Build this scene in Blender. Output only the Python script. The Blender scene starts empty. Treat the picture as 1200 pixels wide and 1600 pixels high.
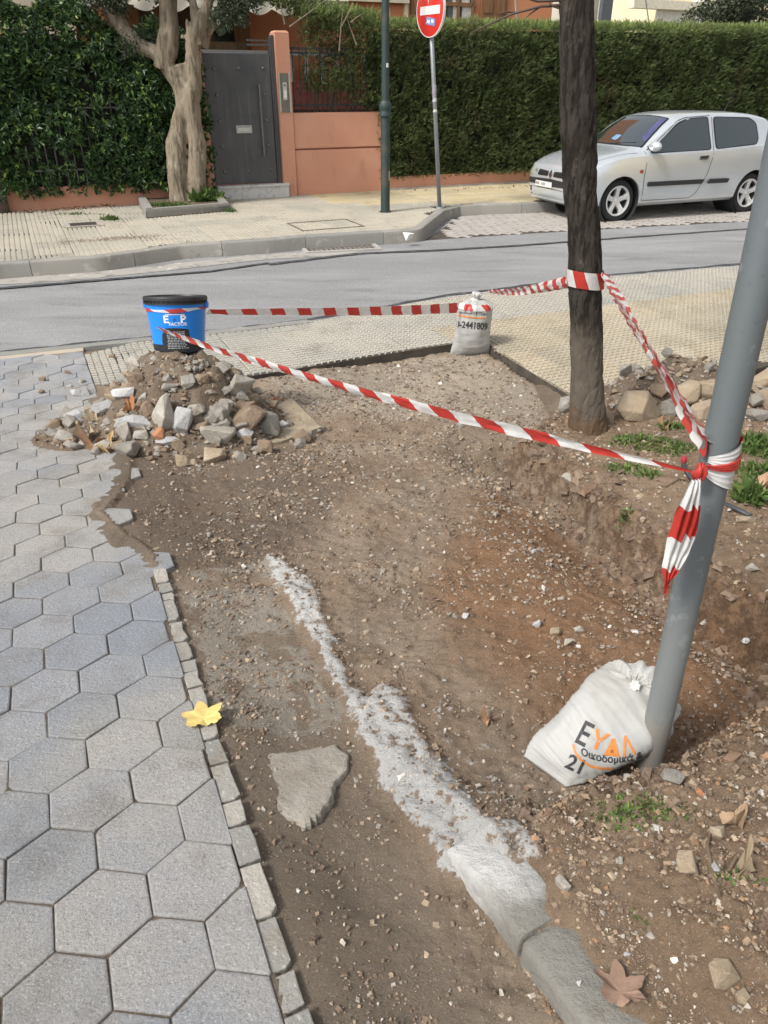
import bpy, bmesh, math, random
import numpy as np
from mathutils import Vector, Matrix, noise as mnoise
from mathutils.bvhtree import BVHTree
random.seed(7); np.random.seed(7)
R = math.radians
scene = bpy.context.scene
COL = scene.collection
# ------------------------------------------------------------------ camera
FPX, CZ = 1155.0, 1.70                     # focal length in photo pixels (1600 tall), eye height
PC, PS = math.cos(R(30)), math.sin(R(30))
cam_d = bpy.data.cameras.new('camera'); cam = bpy.data.objects.new('camera', cam_d); COL.objects.link(cam)
cam.location = (0, 0, CZ); cam.rotation_euler = (R(60), 0, 0)
cam_d.sensor_fit = 'VERTICAL'; cam_d.sensor_height = 36.0; cam_d.lens = 36.0*FPX/1600.0
cam_d.clip_start = .05; cam_d.clip_end = 600
scene.camera = cam
# ------------------------------------------------------------------ sky and sun
SUN_EL, SUN_AZ = R(48), R(-128)            # azimuth of the sun measured from +Y clockwise
world = bpy.data.worlds.new('World'); scene.world = world; world.use_nodes = True
wn = world.node_tree; wn.nodes.clear()
sky = wn.nodes.new('ShaderNodeTexSky'); sky.sky_type = 'NISHITA'; sky.sun_disc = False
sky.sun_elevation = SUN_EL; sky.sun_rotation = SUN_AZ; sky.air_density = 1.0; sky.dust_density = 3.0; sky.ozone_density = 1.0
hs = wn.nodes.new('ShaderNodeHueSaturation'); hs.inputs['Saturation'].default_value = .26
bg = wn.nodes.new('ShaderNodeBackground'); bg.inputs['Strength'].default_value = .105
wo = wn.nodes.new('ShaderNodeOutputWorld')
wn.links.new(sky.outputs[0], hs.inputs['Color']); wn.links.new(hs.outputs[0], bg.inputs[0]); wn.links.new(bg.outputs[0], wo.inputs[0])
sun_d = bpy.data.lights.new('sun', 'SUN'); sun_d.energy = 1.5; sun_d.angle = R(10); sun_d.color = (1, .95, .88)
sun = bpy.data.objects.new('sun', sun_d); COL.objects.link(sun)
sdir = Vector((math.sin(SUN_AZ)*math.cos(SUN_EL), math.cos(SUN_AZ)*math.cos(SUN_EL), math.sin(SUN_EL)))
sun.rotation_euler = sdir.to_track_quat('Z', 'Y').to_euler(); sun.location = (0, 0, 12)
vs = scene.view_settings; vs.view_transform = 'Standard'; vs.look = 'None'; vs.gamma = 1; vs.exposure = 1.02; vs.use_curve_mapping = False
# ------------------------------------------------------------------ ground profile and placing helpers
def gz(Y):                                  # the lane falls away from the camera, then runs level
    return .0783*.25*np.log1p(np.exp(np.clip((4.5-np.asarray(Y, float))/.25, -50, 50)))
def ray(px, py):
    u, v = (px-600)/FPX, (py-800)/FPX
    return np.array([u, PC-v*PS, -(PS+v*PC)])
def at(px, py, z=0.):
    r = ray(px, py); t = (CZ-z)/-r[2]; return Vector((t*r[0], t*r[1], z))
def atY(px, py, Y):
    r = ray(px, py); t = Y/r[1]; return Vector((t*r[0], Y, CZ+t*r[2]))
def march(px, py, hf):
    r = ray(px, py); lo, hi = .3, 40.
    for _ in range(50):
        t = (lo+hi)/2
        if CZ+t*r[2] > hf(t*r[0], t*r[1]): lo = t
        else: hi = t
    return Vector((t*r[0], t*r[1], CZ+t*r[2]))
def atg(px, py, dz=0.): return march(px, py, lambda x, y: float(gz(y))+dz)
def pxm(P):                                 # photo pixels per metre at a point
    return FPX/(P[1]*PC-(P[2]-CZ)*PS)
WA = R(24.5); WU = Vector((math.cos(WA), math.sin(WA), 0)); WN = Vector((math.sin(WA), -math.cos(WA), 0)); WP = Vector((0, 14.08, 0))
def wpt(s, d, z): return WP+WU*s+WN*d+Vector((0, 0, z))      # garden wall frame: along, towards the road, up
def wpx(px, py, d=0.):
    r = Vector(ray(px, py)); P0 = WP+WN*d; t = (P0-Vector((0, 0, CZ))).dot(WN)/r.dot(WN)
    P = Vector((0, 0, CZ))+r*t; return (P-P0).dot(WU), P.z
# ------------------------------------------------------------------ object helpers
def tag(o, label=None, cat=None, group=None, kind=None):
    if label: o['label'] = label
    if cat: o['category'] = cat
    if group: o['group'] = group
    if kind: o['kind'] = kind
    return o
def empty(name, loc=(0, 0, 0), rz=0., **k):
    o = bpy.data.objects.new(name, None); o.empty_display_size = .1; COL.objects.link(o)
    o.location = loc; o.rotation_euler = (0, 0, rz); return tag(o, **k)
def wloc(o):
    v = Vector(o.location)
    while o.parent: o = o.parent; v = v+Vector(o.location)
    return v
def mesh_from(name, V, F, mats, smooth=False, mi=None):
    me = bpy.data.meshes.new(name)
    V = np.asarray(V, dtype=np.float32)
    if isinstance(F, np.ndarray):
        n = F.shape[1]; me.vertices.add(len(V)); me.vertices.foreach_set('co', V.ravel())
        me.loops.add(F.size); me.loops.foreach_set('vertex_index', F.ravel().astype(np.int32))
        me.polygons.add(len(F)); me.polygons.foreach_set('loop_start', np.arange(0, F.size, n, dtype=np.int32))
    else:
        me.from_pydata([tuple(map(float, v)) for v in V], [], F)
    for m in (mats if isinstance(mats, (list, tuple)) else [mats]): me.materials.append(m)
    if mi is not None: me.polygons.foreach_set('material_index', np.asarray(mi, np.int32))
    me.polygons.foreach_set('use_smooth', np.full(len(me.polygons), bool(smooth)))
    me.update(calc_edges=True)
    return me
def put(name, me, parent=None, world_coords=True, loc=None, **k):
    """link a mesh; a mesh in world coordinates under a parent is shifted so that it stays in place"""
    o = bpy.data.objects.new(name, me); COL.objects.link(o)
    if parent is not None:
        o.parent = parent
        if world_coords:
            w = wloc(parent); me.transform(Matrix.Translation(-w))
    elif world_coords and loc is not None:
        me.transform(Matrix.Translation(-Vector(loc))); o.location = loc
    if not world_coords and loc is not None: o.location = loc
    return tag(o, **k)
class MB:
    def __init__(s): s.v = []; s.f = []; s.m = []
    def add(s, V, F, m=0):
        b = len(s.v); s.v += [tuple(v) for v in V]; s.f += [tuple(i+b for i in f) for f in F]; s.m += [m]*len(F); return s
    def box(s, c, size, ax=None, m=0, bev=0.):
        ax = ax or (Vector((1, 0, 0)), Vector((0, 1, 0)), Vector((0, 0, 1))); c = Vector(c); h = [q/2 for q in size]
        if bev > 0:
            bm = bmesh.new(); bmesh.ops.create_cube(bm, size=1)
            for v in bm.verts: v.co = Vector((v.co.x*size[0], v.co.y*size[1], v.co.z*size[2]))
            bmesh.ops.bevel(bm, geom=list(bm.edges), offset=bev, segments=2, affect='EDGES')
            bm.verts.index_update()
            V = [c+ax[0]*v.co.x+ax[1]*v.co.y+ax[2]*v.co.z for v in bm.verts]; F = [[v.index for v in f.verts] for f in bm.faces]; bm.free()
            return s.add(V, F, m)
        V = [c+ax[0]*(x*h[0])+ax[1]*(y*h[1])+ax[2]*(z*h[2]) for x in (-1, 1) for y in (-1, 1) for z in (-1, 1)]
        return s.add(V, [(0, 1, 3, 2), (4, 6, 7, 5), (0, 4, 5, 1), (2, 3, 7, 6), (0, 2, 6, 4), (1, 5, 7, 3)], m)
    def tube(s, P, r, n=10, m=0, caps=True):
        P = [Vector(p) for p in P]; r = r if isinstance(r, (list, tuple)) else [r]*len(P)
        t0 = (P[1]-P[0]).normalized(); up = Vector((0, 0, 1)) if abs(t0.z) < .9 else Vector((1, 0, 0))
        x = t0.cross(up).normalized(); rings = []
        for i, p in enumerate(P):
            t = (P[min(i+1, len(P)-1)]-P[max(i-1, 0)]).normalized(); x = (x-t*x.dot(t)).normalized(); y = t.cross(x)
            rings.append([p+(x*math.cos(a)+y*math.sin(a))*r[i] for a in [2*math.pi*k/n for k in range(n)]])
        V = [q for rg in rings for q in rg]; F = []
        for i in range(len(P)-1):
            for k in range(n): F.append((i*n+k, i*n+(k+1) % n, (i+1)*n+(k+1) % n, (i+1)*n+k))
        if caps: F += [tuple(range(n-1, -1, -1)), tuple((len(P)-1)*n+k for k in range(n))]
        return s.add(V, F, m)
    def lathe(s, prof, c=(0, 0, 0), ax=None, n=32, m=0, a0=0., a1=2*math.pi):
        ax = ax or (Vector((1, 0, 0)), Vector((0, 1, 0)), Vector((0, 0, 1))); c = Vector(c); full = abs(a1-a0-2*math.pi) < 1e-6
        k = n if full else n+1; V = []; F = []
        for rr, z in prof:
            for i in range(k):
                a = a0+(a1-a0)*i/n; V.append(c+ax[0]*(rr*math.cos(a))+ax[1]*(rr*math.sin(a))+ax[2]*z)
        for j in range(len(prof)-1):
            for i in range(n): F.append((j*k+i, j*k+(i+1) % k, (j+1)*k+(i+1) % k, (j+1)*k+i))
        return s.add(V, F, m)
    def prism(s, poly, z0, z1, m=0):        # poly in xy (world), vertical prism
        n = len(poly); V = [(p[0], p[1], z0) for p in poly]+[(p[0], p[1], z1) for p in poly]
        F = [tuple(range(n-1, -1, -1)), tuple(range(n, 2*n))]+[(i, (i+1) % n, n+(i+1) % n, n+i) for i in range(n)]
        return s.add(V, F, m)
    def grid(s, G, m=0, close_u=False):     # G[i][j] points
        a, b = len(G), len(G[0]); V = [p for row in G for p in row]; F = []
        for i in range(a-1):
            for j in range(b if close_u else b-1): F.append((i*b+j, i*b+(j+1) % b, (i+1)*b+(j+1) % b, (i+1)*b+j))
        return s.add(V, F, m)
    def mesh(s, name, mats, smooth=False):
        me = mesh_from(name, s.v, s.f, mats, smooth, s.m); return me
def auto_smooth(me, ang=40):
    bm = bmesh.new(); bm.from_mesh(me)
    bmesh.ops.recalc_face_normals(bm, faces=bm.faces)
    for e in bm.edges:
        e.smooth = not (len(e.link_faces) == 2 and e.calc_face_angle(0) > R(ang))
    for f in bm.faces: f.smooth = True
    bm.to_mesh(me); bm.free(); return me
# ------------------------------------------------------------------ numpy noise and polygons
_tab = np.random.RandomState(3).rand(256, 256).astype(np.float64)
def vnoise(x, y):
    xi = np.floor(x).astype(int); yi = np.floor(y).astype(int); fx = x-xi; fy = y-yi
    fx = fx*fx*(3-2*fx); fy = fy*fy*(3-2*fy)
    a = _tab[xi & 255, yi & 255]; b = _tab[(xi+1) & 255, yi & 255]; c = _tab[xi & 255, (yi+1) & 255]; d = _tab[(xi+1) & 255, (yi+1) & 255]
    return (a*(1-fx)+b*fx)*(1-fy)+(c*(1-fx)+d*fx)*fy
def fbm(x, y, sc, octs=4, seed=0., rough=.5):
    r = 0; a = 1.; tot = 0
    for k in range(octs):
        r = r+a*vnoise(x*sc+seed+17.3*k, y*sc-seed+5.1*k); tot += a; a *= rough; sc *= 2.03
    return r/tot
def sdf(x, y, poly):                        # signed distance, negative inside
    poly = np.asarray([(p[0], p[1]) for p in poly]); d = np.full(np.shape(x), 1e9); ins = np.zeros(np.shape(x), bool)
    for i in range(len(poly)):
        ax, ay = poly[i]; bx, by = poly[(i+1) % len(poly)]
        ex, ey = bx-ax, by-ay; wx, wy = x-ax, y-ay
        t = np.clip((wx*ex+wy*ey)/(ex*ex+ey*ey+1e-12), 0, 1)
        d = np.minimum(d, (wx-ex*t)**2+(wy-ey*t)**2)
        cond = (ay > y) != (by > y)
        with np.errstate(divide='ignore', invalid='ignore'):
            xx = ax+(y-ay)/(by-ay+1e-15)*ex
        ins ^= cond & (x < xx)
    return np.where(ins, -1, 1)*np.sqrt(d)
def sst(a, b, x):
    t = np.clip((x-a)/(b-a), 0, 1); return t*t*(3-2*t)
# ------------------------------------------------------------------ materials
def lin(c): return tuple(((q/12.92) if q <= .04045 else ((q+.055)/1.055)**2.4) for q in [k/255 for k in c])
class Mat:
    def __init__(s, name, base=(.5, .5, .5), rough=.8, metal=0., spec=.5, coords='world'):
        s.m = bpy.data.materials.new(name); s.m.use_nodes = True; s.t = s.m.node_tree; s.n = s.t.nodes; s.l = s.t.links
        s.b = s.n['Principled BSDF']; s.b.inputs['Roughness'].default_value = rough; s.b.inputs['Metallic'].default_value = metal
        s.b.inputs['Specular IOR Level'].default_value = spec
        rgb = s.n.new('ShaderNodeRGB'); rgb.outputs[0].default_value = (*base, 1); s.c = rgb.outputs[0]; s.h = None
        if coords == 'world': s.co = s.n.new('ShaderNodeNewGeometry').outputs['Position']
        else: s.co = s.n.new('ShaderNodeTexCoord').outputs['Object']
    def tex(s, kind, scale, detail=4., rough=.6, stretch=None, feat='F1', out=None, dist=0., smooth=None):
        co = s.co
        if stretch:
            mp = s.n.new('ShaderNodeMapping'); mp.inputs['Scale'].default_value = stretch[:3]
            if len(stretch) > 3: mp.inputs['Rotation'].default_value = (0, 0, stretch[3])
            s.l.new(co, mp.inputs[0]); co = mp.outputs[0]
        if kind == 'noise':
            t = s.n.new('ShaderNodeTexNoise'); t.inputs['Scale'].default_value = scale; t.inputs['Detail'].default_value = detail
            t.inputs['Roughness'].default_value = rough; t.inputs['Distortion'].default_value = dist; o = t.outputs['Fac']
        else:
            t = s.n.new('ShaderNodeTexVoronoi'); t.feature = feat; t.inputs['Scale'].default_value = scale
            o = t.outputs['Color'] if out == 'Color' else t.outputs['Distance']
        s.l.new(co, t.inputs['Vector']); return o
    def ramp(s, v, lo, hi, a=0., b=1.):
        r = s.n.new('ShaderNodeMapRange'); r.interpolation_type = 'SMOOTHSTEP'; r.inputs[1].default_value = lo; r.inputs[2].default_value = hi
        r.inputs[3].default_value = a; r.inputs[4].default_value = b; s.l.new(v, r.inputs[0]); return r.outputs[0]
    def math(s, op, a, b=None):
        m = s.n.new('ShaderNodeMath'); m.operation = op
        for i, q in enumerate((a, b)):
            if q is None: continue
            if isinstance(q, (int, float)): m.inputs[i].default_value = q
            else: s.l.new(q, m.inputs[i])
        return m.outputs[0]
    def mix(s, fac, col, mode='MIX'):
        m = s.n.new('ShaderNodeMix'); m.data_type = 'RGBA'; m.blend_type = mode
        if isinstance(fac, (int, float)): m.inputs[0].default_value = fac
        else: s.l.new(fac, m.inputs[0])
        s.l.new(s.c, m.inputs[6])
        if isinstance(col, tuple): m.inputs[7].default_value = (*col[:3], 1)
        else: s.l.new(col, m.inputs[7])
        s.c = m.outputs[2]; return s
    def lay(s, col, kind, scale, lo, hi, amt=1., **k):
        f = s.ramp(s.tex(kind, scale, **k), lo, hi, 0, amt); return s.mix(f, col)
    def vary(s, scale, amt=.15, **k):       # brightness variation
        f = s.ramp(s.tex('noise', scale, **k), .3, .7, 1-amt, 1+amt)
        cc = s.n.new('ShaderNodeCombineColor')
        for i in range(3): s.l.new(f, cc.inputs[i])
        return s.mix(1., cc.outputs[0], 'MULTIPLY')
    def objvary(s, amt=.12, warm=.05):
        oi = s.n.new('ShaderNodeObjectInfo'); r = oi.outputs['Random']; cc = s.n.new('ShaderNodeCombineColor')
        for i, w in enumerate((warm, 0, -warm)):
            mr = s.n.new('ShaderNodeMapRange'); mr.inputs[3].default_value = 1-amt-w; mr.inputs[4].default_value = 1+amt+w
            s.l.new(r, mr.inputs[0]); s.l.new(mr.outputs[0], cc.inputs[i])
        return s.mix(1., cc.outputs[0], 'MULTIPLY')
    def attr(s, name, out='Fac'):
        a = s.n.new('ShaderNodeAttribute'); a.attribute_name = name; return a.outputs[out]
    def bump(s, kind, scale, strength, dist=.01, inv=False, **k):
        t = s.tex(kind, scale, **k) if isinstance(kind, str) else kind
        b = s.n.new('ShaderNodeBump'); b.inputs['Strength'].default_value = strength; b.inputs['Distance'].default_value = dist; b.invert = inv
        s.l.new(t, b.inputs['Height'])
        if s.h is not None: s.l.new(s.h, b.inputs['Normal'])
        s.h = b.outputs[0]; return s
    def done(s):
        s.l.new(s.c, s.b.inputs['Base Color'])
        if s.h is not None: s.l.new(s.h, s.b.inputs['Normal'])
        return s.m
def simple(name, c, rough=.6, metal=0., n=.1, sc=12., bump=0., bsc=60., spec=.5, coords='world'):
    m = Mat(name, c, rough, metal, spec, coords)
    if n: m.vary(sc, n)
    if bump: m.bump('noise', bsc, bump, .004)
    return m.done()
# ================================================================== GROUND
def PL(pts, z=None): return [(lambda p: (p.x, p.y))(atg(*q) if z is None else at(q[0], q[1], z)) for q in pts]
SA = R(24.5); SU = Vector((math.cos(SA), math.sin(SA), 0)); SV = Vector((-math.sin(SA), math.cos(SA), 0))   # pavement tile frame
# outlines (ground plane)
EDGE = [atg(*p) for p in [(243, 898), (260, 960), (287, 1060), (321, 1168), (354, 1314), (400, 1422), (429, 1514), (450, 1600)]]
e_dir = (EDGE[-1]-EDGE[0]); e_dir.z = 0; e_dir.normalize(); e_nor = Vector((-e_dir.y, e_dir.x, 0))      # points right, to the trench
HEXZ = PL([(450, 1600), (429, 1514), (400, 1422), (354, 1314), (321, 1168), (287, 1060), (260, 960), (243, 898), (228, 862), (186, 835),
           (150, 800), (172, 778), (196, 748), (196, 700), (150, 650), (152, 600), (131, 554), (60, 556), (0, 560)])+[(-4.6, 4.6), (-5, 1), (-3, -1), (.55, -1)]
pavB = [at(*p) for p in [(0, 551), (241, 526), (420, 507), (480, 500), (550, 490), (620, 477), (720, 461), (950, 432), (1163, 414)]]
kd = (pavB[-1]-pavB[-3]).normalized(); kd0 = (pavB[1]-pavB[0]).normalized()
ROADEDGE = [pavB[0]-kd0*9]+pavB+[pavB[-1]+kd*14]
cutL, cutM, cutR = at(411, 582), at(712, 534), at(884, 612)
left0 = at(131, 554); left1 = at(147, 601)
WALK = [left0, left1, at(300, 600), cutL, cutM, at(752, 532), cutR, at(950, 640), at(1090, 600), at(1230, 560)]
WALK2 = [(p.x, p.y) for p in WALK]+[(9, 5.6), (16, 8), ]+[(p.x, p.y) for p in reversed(ROADEDGE[2:])]
PLAT = PL([(884, 614), (862, 650), (800, 690), (862, 728), (930, 780), (1000, 832), (1060, 868), (1130, 915), (1210, 962), (1320, 1000)])+[(1.6, 1.75), (1.45, 1.2)] + \
    PL([(1290, 1040), (1200, 1098), (1120, 1140), (1050, 1185), (960, 1215), (880, 1245), (845, 1290), (850, 1335), (800, 1400)])
PLAT = PLAT+PL([(905, 1600)])+[(.62, -1), (6, -1), (9, 5.6)]+PL([(1090, 600), (950, 640)])
WHITE = PL([(412, 845), (440, 905), (455, 940), (480, 960), (500, 1010), (530, 1060), (560, 1120), (600, 1190), (640, 1250), (690, 1325), (720, 1335),
            (838, 1335), (800, 1285), (740, 1272), (728, 1210), (690, 1160), (652, 1110), (628, 1064), (600, 1045), (572, 1060), (548, 1050), (516, 980), (500, 920), (476, 880), (440, 850)])
HAZEW = PL([(560, 1050), (660, 1020), (760, 1090), (840, 1170), (850, 1230), (760, 1260), (680, 1150)])
CONC = PL([(262, 900), (300, 880), (418, 850), (480, 980), (560, 1100), (520, 1130), (360, 1130), (320, 1090), (290, 1000)])
RED = PL([(760, 730), (860, 750), (930, 810), (1040, 880), (1200, 960), (1220, 1090), (1060, 1160), (900, 1120), (760, 1000), (690, 900), (730, 800)])
DARK = PL([(160, 790), (200, 700), (330, 690), (470, 700), (520, 760), (440, 840), (260, 890)])
GRAV = PL([(411, 584), (712, 536), (760, 540), (884, 614), (860, 660), (740, 640), (560, 640), (450, 640)])
KE0, KE1 = atg(697, 1308), atg(912, 1600); kdir = (KE1-KE0); kdir.z = 0; kdir.normalize(); knor = Vector((-kdir.y, kdir.x, 0))
if knor.x < 0: knor = -knor
LEAF_SLAB = PL([(384, 1187), (393, 1165), (430, 1155), (480, 1151), (521, 1142), (543, 1160), (540, 1182), (522, 1206), (510, 1236), (492, 1256), (474, 1269), (452, 1259), (424, 1246), (404, 1224), (390, 1206)], None)
def terrain(x, y):
    x = np.asarray(x, float); y = np.asarray(y, float)
    n1 = fbm(x, y, 3.1, 4, 1.3); n2 = fbm(x, y, 11, 4, 7.7); n3 = fbm(x, y, 38, 3, 3.1); n4 = fbm(x, y, 85, 2, 8.8)
    wob = (n1-.5)*.10+(n2-.5)*.05
    dH = sdf(x, y, HEXZ); dW = sdf(x, y, WALK2); dP = sdf(x, y, PLAT)+wob*.9
    # pit and trench
    trench = sst(.14, 0., np.abs((x-EDGE[3].x)*e_nor.x+(y-EDGE[3].y)*e_nor.y-.18)-.12)*sst(2.3, 1.9, y)
    z = -.070-.125*sst(.50, .03, dP)*sst(1.1, 1.6, y)*sst(4.6, 3.6, y) + .03*sst(2.4, 3.4, y)*sst(.0, -.5, x)
    z = z+(n1-.5)*.05+(n2-.5)*.022*(1-.5*trench)+((n3-.5)*.020+(n4-.5)*.009)*(1-.65*trench)
    plat = .012+(n1-.5)*.06+(n2-.5)*.045+(n3-.5)*.026+(n4-.5)*.012+.03*sst(.0, -.35, dP)
    bank = sst(.030, -.028, dP+(n3-.5)*.03)
    near = sst(1.30, 1.0, y)
    z = z*(1-bank)+plat*bank
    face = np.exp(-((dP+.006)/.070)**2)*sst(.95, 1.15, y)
    z = z+face*((n3-.5)*.055+(n4-.5)*.03+(n2-.5)*.04)
    # beside the buried kerb the soil is level with its top
    s_k = (x-KE0.x)*knor.x+(y-KE0.y)*knor.y
    kz = near*sst(.05, .10, s_k+(n2-.5)*.06)*sst(.34, .16, s_k)
    z = z*(1-kz)+(.012+(n2-.5)*.02)*kz
    z = np.where((s_k > .03) & (s_k < .125) & (y < KE0.y+.02), np.minimum(z, -.014+.016*sst(.05, .12, s_k)+(n2-.38)*.11*sst(.02, .11, s_k)), z)
    z = np.where((s_k <= .03) & (y < KE0.y+.05), np.minimum(z, -.07+(n2-.5)*.012+(n3-.5)*.006), z)
    # white cement spill stands a little proud
    dWh = sdf(x, y, WHITE)+(n2-.5)*.055+(n3-.5)*.035-.010
    wh = sst(.02, -.03, dWh)
    z = z+wh*(.018+.016*(n2-.3))
    # soil reaches up to the pavers and lies as joint sand under them
    k2 = sst(1.9, 2.3, y); kk = sst(.40, .02, dH)*k2; z = z*(1-.88*kk)-.008*kk; kk = sst(.26, .03, dH)*(1-k2); z = z*(1-.85*kk)-.012*kk
    spill = sst(.075, .0, -dH+(n2-.5)*.11)*sst(2.15, 2.35, y)*sst(4.5, 4.2, y)*(dH < .03)
    z = np.where(dH < .004, -.0060+(n3-.5)*.004, z); z = np.where((dH < .03) & (spill > .02), -.006+spill*(.010+.010*(n3-.5)), z)
    z = np.where(dW < .004, -.2, z); z = np.where((x-pavB[0].x)*-kd0.y+(y-pavB[0].y)*kd0.x > -.12, -.4, z); z = np.where(y > 6.2, -.4, z)
    col = dict(white=np.clip(wh*(.55+.9*(n3-.3))+.45*sst(.05, -.08, sdf(x, y, HAZEW)+(n2-.5)*.25)*sst(.45, .7, n3), 0, 1),
               conc=sst(.03, -.03, sdf(x, y, CONC)+(n1-.5)*.12+(n2-.5)*.08)*sst(.35, .55, n2+.2*n3-.05),
               red=sst(.12, -.12, sdf(x, y, RED)+(n1-.5)*.3), dark=sst(.15, -.1, sdf(x, y, DARK)+(n1-.5)*.2),
               grav=sst(.12, -.12, sdf(x, y, GRAV)+(n1-.5)*.25), plat=bank, trench=trench*(1-bank), hexz=sst(.0, -.01, dH), face=face)
    return gz(y)+z, col
TX0, TX1, TY0, TY1, TDS = -3.2, 4.4, -1.0, 7.4, .013
_tx = np.arange(TX0, TX1, TDS); _ty = np.arange(TY0, TY1, TDS); _gx, _gy = np.meshgrid(_tx, _ty, indexing='ij')
TZ, TC = terrain(_gx, _gy); TZl = TZ.tolist()
def terr1(x, y):
    fx = min(max((x-TX0)/TDS, 0), len(_tx)-2.001); fy = min(max((y-TY0)/TDS, 0), len(_ty)-2.001); i, j = int(fx), int(fy); fx -= i; fy -= j
    return (TZl[i][j]*(1-fx)+TZl[i+1][j]*fx)*(1-fy)+(TZl[i][j+1]*(1-fx)+TZl[i+1][j+1]*fx)*fy
def tlook(x, y):
    i = np.clip(((x-TX0)/TDS).astype(int), 0, len(_tx)-1); j = np.clip(((y-TY0)/TDS).astype(int), 0, len(_ty)-1)
    return TZ[i, j], {k: v[i, j] for k, v in TC.items()}
def att(px, py, dz=0.):
    P = atg(px, py)
    for _ in range(12):
        z = terr1(P.x, P.y)+dz; P = at(px, py, z)
    return P
# --- soil sheet
yy = [-1.0]
while yy[-1] < 7.4: yy.append(yy[-1]+max(.0042, .0042+.0026*(yy[-1]-.5)) if yy[-1] > .45 else yy[-1]+.03)
yy = np.array(yy); NX = 470
uu = np.linspace(-1.15, 1.15, NX)
XX = (1.0+.72*np.maximum(yy, 0))[:, None]*uu[None, :]; YY = np.repeat(yy[:, None], NX, 1)
ZZ, CC = terrain(XX, YY)
idx = np.arange(len(yy)*NX).reshape(len(yy), NX)
Fq = np.stack([idx[:-1, :-1], idx[:-1, 1:], idx[1:, 1:], idx[1:, :-1]], -1).reshape(-1, 4)
m = Mat('soil', (.285, .210, .148), .95, spec=.15)
m.lay((.36, .295, .225), 'noise', 2.6, .35, .7, .8, detail=6.)
m.mix(m.attr('dark'), (.19, .148, .112))
m.mix(m.math('MULTIPLY', m.attr('red'), .85), (.27, .150, .080))
m.lay((.15, .105, .070), 'noise', 5.5, .50, .70, .6, detail=8., rough=.7)
m.lay((.33, .215, .125), 'noise', 4.1, .56, .74, .5, detail=8., rough=.7)
m.mix(m.math('MULTIPLY', m.attr('plat'), .55), (.25, .165, .10))
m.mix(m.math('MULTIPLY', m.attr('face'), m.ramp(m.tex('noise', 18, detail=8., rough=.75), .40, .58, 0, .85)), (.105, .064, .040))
m.mix(m.math('MULTIPLY', m.attr('grav'), .85), (.40, .345, .275))
m.mix(m.math('MULTIPLY', m.attr('trench'), .8), (.225, .185, .142))
m.mix(m.math('MULTIPLY', m.attr('hexz'), .6), (.17, .145, .115))
m.mix(m.ramp(m.math('ADD', m.attr('conc'), m.math('MULTIPLY', m.math('SUBTRACT', m.tex('noise', 16, detail=7., rough=.7), .5), 1.5)), .35, .65, 0, .9), (.335, .30, .25))
m.lay((.46, .39, .30), 'noise', 75., .60, .72, .6, detail=5., rough=.7)
m.lay((.10, .062, .038), 'noise', 60., .58, .75, .6, detail=5., rough=.7)
m.mix(m.ramp(m.math('ADD', m.attr('white'), m.math('MULTIPLY', m.math('SUBTRACT', m.tex('noise', 30, detail=8., rough=.75), .5), 1.9)), .38, .62, 0, .95), (.62, .615, .60))
m.lay((.30, .24, .18), 'noise', 130., .60, .70, .5, detail=3.)
m.lay((.60, .53, .44), 'vor', 120., .16, .10, .55)
m.vary(1.7, .12, detail=5.)
m.bump('noise', 48, 1., .020, detail=9., rough=.78); m.bump('noise', 260, .7, .003, detail=3.)
soil_m = m.done()
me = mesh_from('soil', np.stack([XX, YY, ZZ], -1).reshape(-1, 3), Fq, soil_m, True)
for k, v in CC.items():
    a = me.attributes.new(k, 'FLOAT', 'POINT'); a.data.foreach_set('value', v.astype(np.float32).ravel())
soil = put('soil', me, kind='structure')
# distant base sheet
gm = simple('base_ground', (.17, .15, .12), .95, n=.3, sc=.8)
me = MB().add([(-150, -60, -.32), (150, -60, -.32), (150, 220, -.32), (-150, 220, -.32)], [(0, 1, 2, 3)]).mesh('ground', gm); put('ground', me, kind='structure')

# --- hexagonal pavers
m = Mat('paver_concrete', (.280, .295, .320), .9, spec=.25)
m.objvary(.05, .02)
m.lay((.36, .345, .32), 'noise', .9, .42, .62, .9)
m.lay((.19, .175, .155), 'noise', 4.2, .46, .72, .75, detail=9., rough=.7)
m.lay((.13, .125, .12), 'noise', 150., .52, .68, .8, detail=5., rough=.8)
m.lay((.62, .60, .56), 'noise', 190., .53, .68, .8, detail=5., rough=.8)
m.lay((.30, .23, .16), 'noise', 5., .60, .76, .6, detail=8., rough=.7); m.objvary(.07, .015)
m.bump('noise', 110, 1., .007, detail=6., rough=.75); m.bump('noise', 14, .6, .008)
paver_m = m.done()
pavement = empty('pavement', (-1.6, 2.4, 0), kind='structure')
HS, HO, HT = .1036, (-.518, 1.232), R(-6.35)
def hexc(i, j):
    d = HS*math.sqrt(3); a, b = HT-math.pi/2, HT-math.pi/6
    return HO[0]+d*(i*math.cos(a)+j*math.cos(b)), HO[1]+d*(i*math.sin(a)+j*math.sin(b))
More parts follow.
